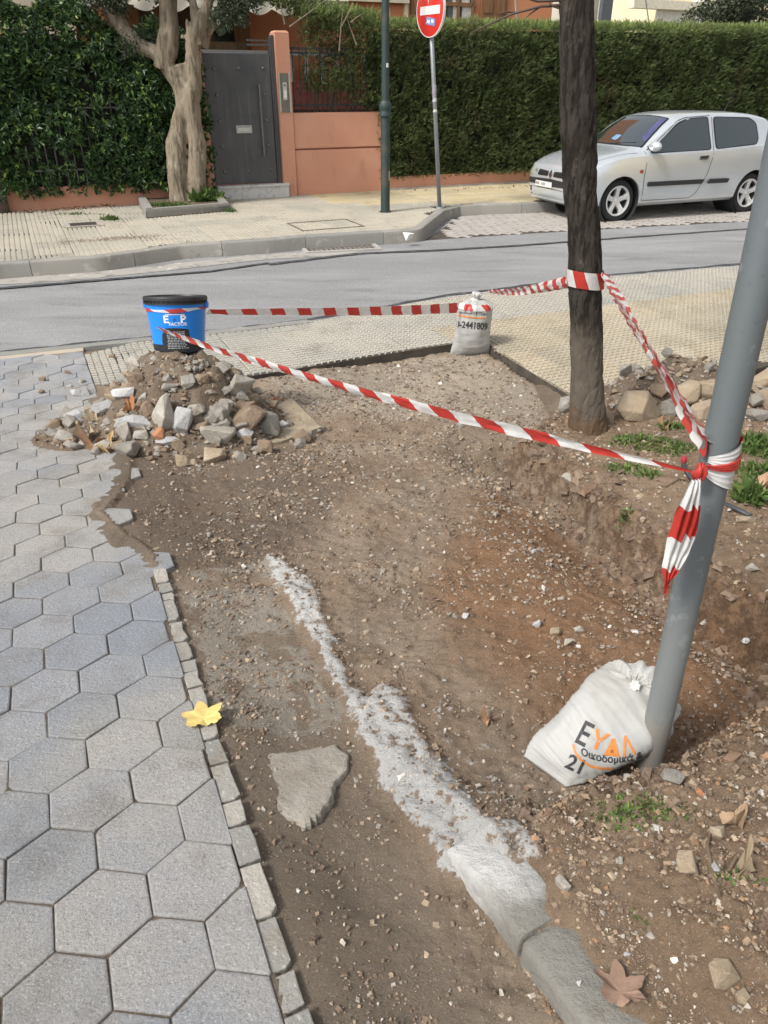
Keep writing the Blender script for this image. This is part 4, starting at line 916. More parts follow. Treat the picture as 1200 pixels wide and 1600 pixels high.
P = np.repeat(C0, 3, 0); L = rs.uniform(.035, .06, n*3); V, F = leafcloud(P, np.repeat(dr, 3, 0)+rs.normal(0, .8, (n*3, 3)), L, L*.22, .25, 9); leaf_obj('crown', V, F, np.clip(rs.normal(.35, .25, n*3), 0, 1), olive, gtree, kind='stuff')
# tree pit kerb, soil and weeds
pit = empty('tree_pit', at(290, 330, FZ), label='raised concrete kerb round the soil of the gnarled tree', cat='tree pit')
pcs = [at(p[0], p[1], FZ) for p in ((214, 314), (229, 341), (360, 330), (338, 305))]
for a, b in ((0, 1), (1, 2), (2, 3)):
    p, q = pcs[a], pcs[b]; d_ = (q-p); L_ = d_.length; d_.normalize(); nn = Vector((-d_.y, d_.x, 0))
    mb = MB().box((p+q)/2+nn*.06+Vector((0, 0, .055)), (L_-.004 if a == 1 else L_-.13, .12, .115), (d_, nn, Vector((0, 0, 1))), bev=.012); put('kerb_stone', mb.mesh('kerb_stone', kerb_m), pit)
psoil = simple('pit_soil', (.12, .09, .06), .95, n=.3, bump=.8); c4 = at(330, 300, FZ)
put('soil', MB().prism([(p.x, p.y) for p in (pcs[0], pcs[1], pcs[2], pcs[3])], FZ-.02, FZ+.075).mesh('soil', psoil), pit)

grass_m = leafmat('grass_blade', (.07, .12, .035), (.13, .20, .055), (.26, .32, .10), .6, (.22, .18, .09), .3)
def tuft(name, cen, rx, ry, n, hgt, label=None, cat='weeds', seed=0, zf=None, parent=None, kind=None, wid=.05, group=None, broad=0.):
    rs = np.random.RandomState(seed); a = rs.rand(n)*2*math.pi; r = np.sqrt(rs.rand(n)); x = cen[0]+np.cos(a)*r*rx; y = cen[1]+np.sin(a)*r*ry
    z = np.array([zf(u, v) for u, v in zip(x, y)]) if zf else np.full(n, cen[2]); P = np.stack([x, y, z-.004], 1)
    D = np.stack([rs.normal(0, .55, n), rs.normal(0, .55, n), np.full(n, 1.)], 1); L = hgt*rs.uniform(.5, 1.1, n)*(1.1-.6*r); W = np.maximum(L*wid, .0012)
    if broad: k = rs.rand(n) < broad; W = np.where(k, L*.22, W); D[:, 2] = np.where(k, .35, 1.)
    V, F = leafcloud(P, D, L, W, .2, seed, .35); val = np.clip(rs.normal(.45, .25, n), 0, 1)
    me = mesh_from(name, V, F, grass_m); at_ = me.attributes.new('tone', 'FLOAT', 'POINT'); at_.data.foreach_set('value', np.repeat(val, 4).astype(np.float32))
    k = {}
    if label: k = dict(label=label, cat=cat)
    if group: k['group'] = group
    return put(name, me, parent, loc=None if parent else Vector(cen), kind=kind, **k)
tuft('weed_tuft', at(322, 314, FZ+.06), .22, .20, 420, .30, 'tall green weed clump in the tree pit beside the gate step', seed=1, broad=.5)
tuft('weed_tuft', at(262, 322, FZ+.07), .38, .14, 380, .10, 'low grass in the soil of the tree pit left of the trunk', 'grass', seed=2, broad=.3)
tuft('weed_tuft', at(294, 400, ROADZ), .20, .10, 330, .20, 'green weed clump growing in the gutter against the far kerb', seed=3, broad=.35)
tuft('weed_tuft', at(232, 408, ROADZ), .16, .05, 90, .08, 'sparse yellowish weeds in the gutter left of the crumpled paper', seed=4)
tuft('weed_tuft', at(171, 343, FZ), .13, .09, 160, .10, 'small green weed beside the metal grate on the far pavement', seed=5, broad=.4)
tuft('weed_tuft', at(120, 335, FZ), .45, .07, 120, .06, 'thin moss and weeds along the foot of the hedge plinth', seed=6, broad=.4)
tuft('weed_tuft', at(361, 331, FZ), .10, .06, 90, .09, 'small weed at the right corner of the tree pit kerb', seed=7)
tuft('weed_tuft', at(463, 388, ROADZ), .10, .05, 60, .07, 'tiny weed in the gutter beside the drain gully', seed=8)
tuft('weed_tuft', at(655, 372, ROADZ), .08, .05, 60, .06, 'tiny bright weed at the kerb corner by the white paint', seed=9)
# grate
gr = empty('floor_grate', at(130, 351, FZ), label='small dark metal grate in a cement frame on the far pavement', cat='grate')
gc = at(130, 351, FZ+.004); mb = MB().box(gc, (.52, .34, .012), WX, bev=.003); put('frame', mb.mesh('frame', simple('frame_cement', (.36, .33, .28), .9, n=.2)), gr)
for k in range(8): mb = MB().box(gc+WN*(-.10+.028*k)+Vector((0, 0, .008)), (.33, .020, .010), WX); put('bar', mb.mesh('bar', simple('grate_iron', (.06, .05, .045), .7)), gr)
mh = empty('inspection_cover', at(508, 350, FZ), label='square tiled inspection cover sunk in the far grey pavement', cat='manhole cover')
mc = at(508, 351, FZ+.003); mb = MB()
for s_ in (-1, 1): mb.box(mc+WU*(.42*s_), (.02, .62, .006), WX); mb.box(mc+WN*(.32*s_), (.86, .02, .006), WX)
put('rim', mb.mesh('rim', simple('cover_rim', (.14, .11, .08), .8, n=.3)), mh)
# leftmost slanting trunk
o = empty('slanting_trunk', at(12, 332, FZ), label='dark slanting trunk at the far left in front of the hedge plinth', cat='tree'); Yl = at(12, 332, FZ).y
dk = simple('dark_bark', (.10, .075, .055), .95, n=.35, sc=9, bump=.8, bsc=30)
put('trunk', MB().tube([atY(8, 334, Yl), atY(2, 300, Yl), atY(-4, 272, Yl), atY(-20, 180, Yl), atY(-50, 60, Yl), atY(-70, -40, Yl)], [.07, .06, .055, .05, .045, .035], 10).mesh('trunk', dk, True), o)
rs = np.random.RandomState(77); n = 1500; c0 = np.array(atY(-130, -90, Yl)); dr = rs.normal(size=(n, 3)); C0 = c0+dr*np.array([.35, .35, .25]); P = np.repeat(C0, 2, 0); L = rs.uniform(.04, .07, 2*n); V, F = leafcloud(P, rs.normal(size=(2*n, 3)), L, L*.25, .25, 3); leaf_obj('crown', V, F, np.clip(rs.normal(.35, .25, 2*n), 0, 1), olive, o, kind='stuff')

# lamp post
lp0 = at(602, 331, FZ); lamp = empty('lamp_post', lp0, label='slim dark green lamp post with a collar at the edge of the orange wall', cat='lamp post')
lm = Mat('lamp_paint', (.030, .050, .046), .55, spec=.4); lm.lay((.10, .085, .065), 'noise', 3, .45, .72, .8, detail=7.); lm.lay((.13, .17, .17), 'noise', 1.2, .6, .8, .6, detail=4.); lm.bump('noise', 50, .3, .004); lm = lm.done()
def lath(prof, c, mat, name, parent, n=24): put(name, auto_smooth(MB().lathe(prof, c, n=n).mesh(name, mat), 35), parent)
lath([(0, 0), (.085, 0), (.085, .012), (.066, .015), (.066, .15), (.062, 1.22)], lp0, lm, 'lower_shaft', lamp)
lath([(.060, 1.22), (.082, 1.23), (.085, 1.26), (.072, 1.285), (.072, 1.30), (.085, 1.325), (.085, 1.37), (.070, 1.40), (.056, 1.42)], lp0, lm, 'collar', lamp)
lath([(.052, 1.41), (.050, 3.0), (.046, 4.3), (.0, 4.3)], lp0, lm, 'upper_shaft', lamp)
lath([(.03, 4.3), (.10, 4.36), (.13, 4.42), (.17, 4.75), (.19, 4.78), (.10, 4.92), (.02, 4.98), (0, 5.0)], lp0, simple('lantern_glass', (.6, .6, .55), .3), 'lantern', lamp)
tk = simple('sticker_white', (.7, .7, .66), .6, n=.2, sc=60)
mb = MB().lathe([(.0625, 0), (.0625, .05)], (lp0.x, lp0.y, 1.905), n=8, a0=R(-80), a1=R(-50)); put('sticker', mb.mesh('sticker', tk), lamp)
mb = MB().lathe([(.0668, 0), (.0668, .13)], (lp0.x, lp0.y, .52), n=8, a0=R(-45), a1=R(-10)); put('sticker', mb.mesh('sticker', simple('sticker_grey', (.36, .35, .32), .6)), lamp)

# no entry sign
sb = at(687, 326, FZ); st = atY(673, 30, sb.y); sg = empty('no_entry_sign', sb, label='red round no entry sign seen half edge on atop its thin grey pole', cat='road sign')
galv = Mat('galvanised', (.30, .32, .335), .5, .55, .5); galv.lay((.42, .45, .47), 'noise', 5, .45, .7, .6, detail=5.); galv.lay((.20, .21, .22), 'noise', 3, .5, .8, .5, stretch=(2, 2, .5)); galv = galv.done()
pd = (st-sb).normalized(); top = sb+pd*3.1
put('pole', MB().tube([sb, top], .030, 14).mesh('pole', galv, True), sg)
put('pole_edge', MB().lathe([(.06, .0), (.055, .02), (.034, .03)], sb, n=14).mesh('pole_edge', galv), sg)
for z, h, c in ((1.27, .035, (.6, .6, .58)), (1.40, .045, (.55, .53, .5)), (1.50, .10, (.33, .28, .36))):
    p = sb+pd*((z)/pd.z); put('sticker', MB().lathe([(.0312, 0), (.0312, h)], p, n=12, a0=R(-170), a1=R(-20)).mesh('sticker', simple('band_sticker', c, .6, n=.3, sc=80)), sg)
phi = R(57); sn = Vector((-math.sin(phi), -math.cos(phi), 0)); sx = Vector((math.cos(phi), -math.sin(phi), 0)); su = Vector((0, 0, 1)); AX = (sx, su, sn)
dc = atY(673, 16, sb.y-.05); dc = Vector((dc.x, dc.y, dc.z)); 
redp = simple('sign_red', (.60, .035, .025), .4, n=.08, sc=6); wht = simple('sign_white', (.78, .78, .76), .4, n=.05)
put('disc', auto_smooth(MB().lathe([(0, -.012), (.30, -.012), (.30, .006), (.292, .010), (0, .010)], dc, AX, 48).mesh('disc', redp), 50), sg)
put('rim', auto_smooth(MB().lathe([(.300, -.02), (.306, -.02), (.306, .014), (.298, .014), (.298, .0095)], dc, AX, 48).mesh('rim', wht), 30), sg)
put('white_bar', MB().box(dc+sn*.012+su*.0, (.44, .095, .004), AX).mesh('white_bar', wht), sg)
ss = dc-su*.125+sx*.02; st_ax = (sx*math.cos(.18)-su*math.sin(.18), su*math.cos(.18)+sx*math.sin(.18), sn)
stk = put('sticker', MB().box(ss+sn*.012, (.20, .085, .003), st_ax).mesh('sticker', simple('sticker_blue', (.18, .25, .50), .5, n=.3, sc=40)), sg)
for k in (-1, 1): put('sticker_print', MB().box(ss+sn*.015+sx*(.045*k), (.055, .035, .002), st_ax).mesh('sticker_print', wht), stk)
put('clamp', MB().box(dc-sn*.03, (.10, .06, .04), AX).mesh('clamp', galv), sg)
# white plaster on the kerb corner, scraps
whp = Mat('white_lime', (.72, .71, .68), .85, spec=.2); whp.lay((.45, .42, .38), 'noise', 9, .5, .7, .6, detail=6.); whp.bump('noise', 40, .8, .008); whp = whp.done()
def rock_mesh(name, mat, sx, sy, sz, seed, npt=16, smooth=False, flat=.0):
    rs = np.random.RandomState(seed); p = rs.normal(size=(npt, 3)); p /= np.linalg.norm(p, axis=1)[:, None]; p *= rs.uniform(.8, 1.0, npt)[:, None]
    if seed % 3 == 0: npt = 12
    cb = np.array([(a, b, c) for a in (-1, 1) for b in (-1, 1) for c in (-1, 1)], float)*rs.uniform(.15, 1., (8, 3)); ex = rs.uniform(-1, 1, (4, 3))*.9; ex[np.arange(4), rs.randint(0, 3, 4)] = np.sign(rs.uniform(-1, 1, 4))
    rm_ = np.array(Matrix.Rotation(rs.rand()*3, 3, Vector(rs.normal(size=3)).normalized()))
    p = np.concatenate([cb, ex*.85, p[:5]*1.0]) if seed % 3 else p[:12]; p = p @ rm_.T; p *= np.array([sx, sy, sz])/2/np.abs(p).max(0)
    bm = bmesh.new()
    for q in p: bm.verts.new(q)
    r = bmesh.ops.convex_hull(bm, input=list(bm.verts)); bmesh.ops.delete(bm, geom=[g for g in r['geom_interior'] if isinstance(g, bmesh.types.BMVert)], context='VERTS')
    bmesh.ops.bevel(bm, geom=list(bm.edges), offset=min(sx, sy, sz)*.03, segments=1, affect='EDGES', clamp_overlap=True)
    me = bpy.data.meshes.new(name); bm.to_mesh(me); bm.free(); me.materials.append(mat); me.polygons.foreach_set('use_smooth', [smooth]*len(me.polygons)); return me
def scrap(px, py, z, w, h, label, seed, mat=None, name='paper_scrap', cat='litter'):
    P = at(px, py, z); mat = mat or simple('paper', (.78, .78, .77), .7, n=.08); rs = np.random.RandomState(seed); n = 9; G = []
    for i in range(n):
        row = []
        for j in range(n):
            u, v = i/(n-1)-.5, j/(n-1)-.5; rr_ = 1+.25*rs.normal()*(.3); row.append(P+Vector((u*w*rr_, v*w*.7*rr_, .004+max(0, h*(1-(abs(u)*2)**2)*(1-(abs(v)*2)**2)*rs.uniform(.35, 1.1)))))
        G.append(row)
    mb = MB().grid(G); o = put(name, mb.mesh(name, mat), loc=P, label=label, cat=cat); return o
scrap(278, 402, ROADZ, .17, .10, 'crumpled white paper in the gutter under the green weed clump', 1)
scrap(437, 391, ROADZ, .22, .06, 'torn white paper in the gutter left of the drain gully', 2)
scrap(417, 391, ROADZ, .09, .07, 'small white paper shard in the gutter at the kerb joint', 3)
P = at(638, 369, FZ-.03); o = put('lime_lump', rock_mesh('lime_lump', whp, .15, .13, .10, 4, 22), world_coords=False, loc=P, label='white lime splash on the kerb corner by the parking bay', cat='plaster')

# near street tree
T0 = att(918, 678); trY = T0.y+.06
nt = empty('street_tree', (T0.x, trY, terr1(T0.x, trY)), label='straight dark barked tree trunk wrapped with barrier tape', cat='tree')
tb = Mat('street_tree_bark', (.072, .062, .053), .95, spec=.15); tb.lay((.035, .028, .023), 'noise', 9, .45, .66, .8, stretch=(2.4, 2.4, .5), detail=8.); tb.lay((.15, .125, .098), 'noise', 14, .58, .75, .7, detail=6.)
tb.lay((.022, .019, .016), 'noise', 15, .50, .56, .8, stretch=(2.6, 2.6, .5), detail=9., rough=.65)
g = tb.m; sep = tb.n.new('ShaderNodeSeparateXYZ'); tb.l.new(tb.co, sep.inputs[0]); nz = tb.tex('noise', 6, detail=4.); zz = tb.math('ADD', sep.outputs[2], tb.math('MULTIPLY', nz, .5))
tb.mix(tb.math('MULTIPLY', tb.ramp(zz, .98, .72), .75), (.20, .17, .135)); tb.mix(tb.math('MULTIPLY', tb.ramp(zz, .50, .40), .8), (.17, .105, .06))
tb.bump('noise', 40, 1., .02, stretch=(2.2, 2.2, .8), detail=9., rough=.75); tb = tb.done()
cl = [(918, 690, 29), (918, 650, 27), (918, 600, 24.5), (916, 500, 24.5), (914, 400, 25), (907, 300, 26), (904, 200, 27), (902, 100, 27), (900, 0, 27), (899, -120, 29)]
pts = [atY(a, b, trY) for a, b, _ in cl]; rads = [r/pxm(p) for (a, b, r), p in zip(cl, pts)]
pts = [pts[0]-Vector((0, 0, .15))]+pts; rads = [rads[0]*1.05]+rads; fine = []; fr_ = []
for i in range(len(pts)-1):
    for k in range(26): t = k/26; fine.append(pts[i].lerp(pts[i+1], t)); fr_.append(rads[i]*(1-t)+rads[i+1]*t)
for k in range(8): fine.append(pts[-1]+(pts[-1]-pts[-2]).normalized()*(.18*k)); fr_.append(rads[-1]*(1-.03*k))
me = MB().tube(fine, fr_, 72).mesh('trunk', tb, True)
def bk(co): return np.array([.006*mnoise.fractal(Vector((c[0]*16, c[1]*16, c[2]*5)), 1, 2, 4)+.005*mnoise.noise(Vector((c[0]*5, c[1]*5, c[2]*2.5)))-.006*max(0, .16-abs(mnoise.noise(Vector((c[0]*38, c[1]*38, c[2]*9)))))/.16+(.02*abs(mnoise.noise(Vector((c[0]*12, c[1]*12, 0))))*max(0, min(1, (.42-c[2])/.2))) for c in co])
displace(me, bk); put('trunk', me, nt)
fine_t, fr_t = list(fine), list(fr_); topP = fine[-1]; rr = random.Random(9)
mb = MB()
for k in range(5):
    a = k*1.3+.4; p = topP-Vector((0, 0, .1*k)); q = p+Vector((math.cos(a)*.7, math.sin(a)*.7, .9)); mb.tube([p, p.lerp(q, .5)+Vector((0, 0, -.05)), q], [.05, .035, .015], 8)
put('limbs', mb.mesh('limbs', tb, True), nt)
rs = np.random.RandomState(88); n = 1100; dr = rs.normal(size=(n, 3)); dr /= np.linalg.norm(dr, axis=1)[:, None]; C0 = np.array(topP)+np.array([0, 0, 1.0])+dr*np.array([1.0, 1.0, .6])*rs.uniform(.5, 1, n)[:, None]; P = np.repeat(C0, 2, 0); L = rs.uniform(.06, .10, 2*n); V, F = leafcloud(P, rs.normal(size=(2*n, 3)), L, L*.3, .25, 3); leaf_obj('crown', V, F, np.clip(rs.normal(.45, .25, 2*n), 0, 1), olive, nt, kind='stuff')
for k, L_ in enumerate([[(880, 8), (845, 10), (800, 22), (760, 40), (735, 52)], [(880, 0), (840, 2), (812, -6), (790, -20)], [(845, 10), (828, 22), (822, 28)], [(878, 14), (862, 10), (858, 4)], [(808, 20), (790, 18), (776, 24)]]):
    mb = MB(); q = [atY(a, b, trY-.0-.02*i) for i, (a, b) in enumerate(L_)]; mb.tube(q, [(.007 if k < 2 else .004)*(1-.7*i/(len(q)-1)) for i in range(len(q))], 6); put('twig', mb.mesh('twig', simple('dark_twig', (.10, .07, .055), .9)), nt)

# grey steel post in front
PB = att(1012, 1203); pY = PB.y
pb = Vector((PB.x, pY, PB.z-.02)); pm_ = atY(1137, 640, pY+.02); pdv = (pm_-pb).normalized(); pt = pb+pdv*3.4
post = empty('steel_post', PB, label='thick grey galvanised post in the foreground with barrier tape knotted round it', cat='post')
pg = Mat('post_grey', (.14, .16, .168), .55, .25, .45); pg.lay((.145, .168, .18), 'noise', 3., .4, .65, .8, detail=5.); pg.lay((.27, .29, .295), 'noise', 16, .60, .68, .6, stretch=(1, 1, .8), detail=3.); pg.lay((.10, .11, .115), 'noise', 40, .62, .75, .5, detail=4.)
sp = pg.n.new('ShaderNodeSeparateXYZ'); pg.l.new(pg.co, sp.inputs[0]); zz = pg.math('ADD', sp.outputs[2], pg.math('MULTIPLY', pg.tex('noise', 14, detail=4.), .10)); pg.mix(pg.math('MULTIPLY', pg.ramp(zz, .42, .33), .85), (.23, .175, .115)); pg.mix(pg.math('MULTIPLY', pg.ramp(sp.outputs[2], .78, .48), .55), (.27, .285, .28))
pg.bump('noise', 30, .2, .003); pg = pg.done()
PR = .034; n = 40; put('shaft', auto_smooth(MB().tube([pb+pdv*(3.4*i/n) for i in range(n+1)], PR, 36).mesh('shaft', pg), 50), post)
def post_at(z): t = (z-pb.z)/pdv.z; return pb+pdv*t

# ------------------------------------------------------------------ car
car = empty('parked_car', (0, 0, 0), label='silver three door hatchback parked by the kerb before the conifer hedge', cat='car')
th = math.atan2(.95, 2.34); W0 = Vector((3.40, 11.59, ROADZ)); lx, ly = .70, -.735
ct, sn_ = math.cos(th), math.sin(th)
car.location = (W0.x-(lx*ct-ly*sn_), W0.y-(lx*sn_+ly*ct), ROADZ); car.rotation_euler = (0, 0, th)
def interp(x, tab):
    xs, ys = zip(*tab); return float(np.interp(x, xs, ys))
ztop = [(0, .60), (.02, .66), (.06, .715), (.12, .745), (.25, .80), (.45, .865), (.70, .92), (.95, .955), (1.03, .975), (1.25, 1.135), (1.45, 1.27), (1.62, 1.36), (1.80, 1.395), (2.1, 1.415), (2.45, 1.415), (2.8, 1.410), (3.1, 1.390), (3.30, 1.360), (3.42, 1.325), (3.52, 1.20), (3.60, 1.06), (3.66, .93), (3.72, .82), (3.76, .70), (3.77, .60)]
zbot = [(0, .34), (.03, .25), (.12, .20), (.4, .19), (.5, .20), (3.3, .21), (3.6, .26), (3.74, .32), (3.77, .40)]
wid = [(0, .50), (.015, .58), (.04, .645), (.09, .70), (.18, .745), (.35, .785), (.6, .808), (1.0, .818), (2.6, .820), (3.1, .808), (3.4, .775), (3.6, .72), (3.70, .665), (3.75, .60), (3.77, .53)]
belt = [(0, .50), (.06, .60), (.12, .66), (.25, .74), (.45, .81), (.7, .862), (1.0, .875), (1.4, .885), (2.2, .905), (3.0, .945), (3.4, .97), (3.55, .91), (3.70, .72), (3.77, .52)]
def section(x):
    w = interp(x, wid); zb = interp(x, zbot); zt_ = interp(x, ztop); zs = min(interp(x, belt), zt_-.02); h = zt_-zs; ys = w*.975
    green = min(1, max(0, (h-.10)/.25)); zt2 = zt_-(.02+.045*green)-.0; zt2 = max(zt2, zs+.004); yt = ys-.02-(zt2-zs)*.37-(1-green)*.10*min(1, x/.4)
    yt = max(yt, .40)
    mid = zb+(zs-zb)*.42
    P = [(0, zb+.0), (w*.6, zb), (w*.90, zb+.005), (w*.965, zb+.05), (w*.985, zb+.13), (w, mid), (w*1.0, zs-.16 if zs-.16 > mid else mid+.01), (w*.995, zs-.06 if zs-.06 > mid+.02 else mid+.02), (ys, zs),
         (ys-.012-.008*green, zs+.010), (yt+(ys-.03-yt)*.5, zs+.01+(zt2-zs-.01)*.5), (yt, zt2), (yt*.93, zt2+(zt_-zt2)*.45), (yt*.72, zt2+(zt_-zt2)*.80), (yt*.4, zt2+(zt_-zt2)*.96), (0, zt_)]
    return P
xs = [0, .012, .03, .06, .10, .16, .24, .35, .48, .62, .78, .92, 1.0, 1.06, 1.15, 1.25, 1.35, 1.45, 1.54, 1.62, 1.72, 1.85, 2.0, 2.2, 2.4, 2.6, 2.8, 2.95, 3.1, 3.22, 3.32, 3.40, 3.46, 3.52, 3.58, 3.63, 3.67, 3.71, 3.74, 3.76, 3.77]
rows = []
for x in xs:
    P = section(x); rows.append([Vector((x, -y, z)) for y, z in P]+[Vector((x, y, z)) for y, z in reversed(P[1:-1])])
mb = MB().grid(rows, close_u=True); k = len(rows[0]); mb.f += [tuple(range(k)), tuple((len(rows)-1)*k+q for q in range(k))[::-1]]; mb.m += [0, 0]
silver = Mat('silver_paint', (.64, .68, .71), .25, .5, .5, coords='object'); silver.b.inputs['Coat Weight'].default_value = .7; silver.b.inputs['Coat Roughness'].default_value = .06; silver.vary(3, .03); silver = silver.done()
body0 = mb.mesh('body', silver); bm = bmesh.new(); bm.from_mesh(body0); bmesh.ops.recalc_face_normals(bm, faces=bm.faces); bm.to_mesh(body0); bm.free()
# wheel arch cutters
def cutter(x, s):
    return MB().lathe([(0, -.45), (.335, -.45), (.335, .45), (0, .45)], (x, s*.98, .290), (Vector((1, 0, 0)), Vector((0, 0, 1)), Vector((0, 1, 0))), 36)
ob = bpy.data.objects.new('tmpb', body0); COL.objects.link(ob); tmp = []
for x in (.70, 3.17):
    for s_ in (-1, 1):
        c = cutter(x, s_).mesh('cut', silver); bm = bmesh.new(); bm.from_mesh(c); bmesh.ops.remove_doubles(bm, verts=bm.verts, dist=1e-5); bmesh.ops.recalc_face_normals(bm, faces=bm.faces); bm.to_mesh(c); bm.free()
        co = bpy.data.objects.new('tmpc', c); COL.objects.link(co); tmp.append(co); md = ob.modifiers.new('b', 'BOOLEAN'); md.operation = 'DIFFERENCE'; md.object = co; md.solver = 'EXACT'
dg = bpy.context.evaluated_depsgraph_get(); body = bpy.data.meshes.new_from_object(ob.evaluated_get(dg))
for o in [ob]+tmp: bpy.data.objects.remove(o)
bm = bmesh.new(); bm.from_mesh(body); bv = BVHTree.FromBMesh(bm); bm.free()
put('body', auto_smooth(body, 32), car, False)
blk = simple('black_plastic', (.025, .026, .028), .55, n=.05, coords='object'); glass_m = Mat('car_glass', (.018, .028, .030), .03, 0, 1., coords='object'); glass_m.b.inputs['Coat Weight'].default_value = 1.; glass_m.b.inputs['Coat Roughness'].default_value = .02; glass_m = glass_m.done(); rub = simple('window_rubber', (.012, .012, .013), .5, n=0, coords='object'); seam = simple('panel_gap', (.05, .052, .055), .8, n=0, coords='object')
full = MB().grid(rows, close_u=True).mesh('x', silver); bm = bmesh.new(); bm.from_mesh(full); bvf = BVHTree.FromBMesh(bm); bm.free(); bpy.data.meshes.remove(full)
def patch(name, poly, view, off, mat, parent=car, thick=.0, cuts=.06, smooth=True):
    """polygon drawn in side (x,z), front (y,z) or top (x,y) view and laid onto the body"""
    bm = bmesh.new(); vs_ = [bm.verts.new((p[0], p[1], 0)) for p in poly]; f = bm.faces.new(vs_)
    xmin, xmax = min(p[0] for p in poly), max(p[0] for p in poly); ymin, ymax = min(p[1] for p in poly), max(p[1] for p in poly)
    for a in np.arange(xmin+cuts, xmax, cuts): bmesh.ops.bisect_plane(bm, geom=list(bm.verts)+list(bm.edges)+list(bm.faces), plane_co=(a, 0, 0), plane_no=(1, 0, 0))
    for a in np.arange(ymin+cuts, ymax, cuts): bmesh.ops.bisect_plane(bm, geom=list(bm.verts)+list(bm.edges)+list(bm.faces), plane_co=(0, a, 0), plane_no=(0, 1, 0))
    for v in bm.verts:
        a, b = v.co.x, v.co.y
        if view == 'L': o_, d_ = Vector((a, -2, b)), Vector((0, 1, 0))
        elif view == 'Rr': o_, d_ = Vector((a, 2, b)), Vector((0, -1, 0))
        elif view == 'F': o_, d_ = Vector((-2, a, b)), Vector((1, 0, 0))
        elif view == 'B': o_, d_ = Vector((6, a, b)), Vector((-1, 0, 0))
        else: o_, d_ = Vector((a, b, 3)), Vector((0, 0, -1))
        h = bvf.ray_cast(o_, d_); v.co = (h[0] if h[0] is not None else o_+d_*2)-d_*off
    bmesh.ops.recalc_face_normals(bm, faces=bm.faces)
    if thick: bmesh.ops.solidify(bm, geom=list(bm.faces), thickness=thick)
    me = bpy.data.meshes.new(name); bm.to_mesh(me); bm.free(); me.materials.append(mat); me.polygons.foreach_set('use_smooth', [smooth and not thick]*len(me.polygons)); return put(name, me, parent, False)
def shrink(poly, d):
    c = (sum(p[0] for p in poly)/len(poly), sum(p[1] for p in poly)/len(poly)); return [(p[0]+(c[0]-p[0])*d/math.hypot(c[0]-p[0], c[1]-p[1]), p[1]+(c[1]-p[1])*d/math.hypot(c[0]-p[0], c[1]-p[1])) for p in poly]
def rnd_poly(poly, r, n=4):
    out = []
    for i in range(len(poly)):
        a, b, c = [Vector((*poly[(i+k) % len(poly)], 0)) for k in (-1, 0, 1)]; u = (a-b); v = (c-b); rr_ = min(r, u.length*.45, v.length*.45); u.normalize(); v.normalize(); p, q = b+u*rr_, b+v*rr_
        for k in range(n+1): t = k/n; w = p*(1-t)**2+b*2*t*(1-t)+q*t*t; out.append((w.x, w.y))
    return out
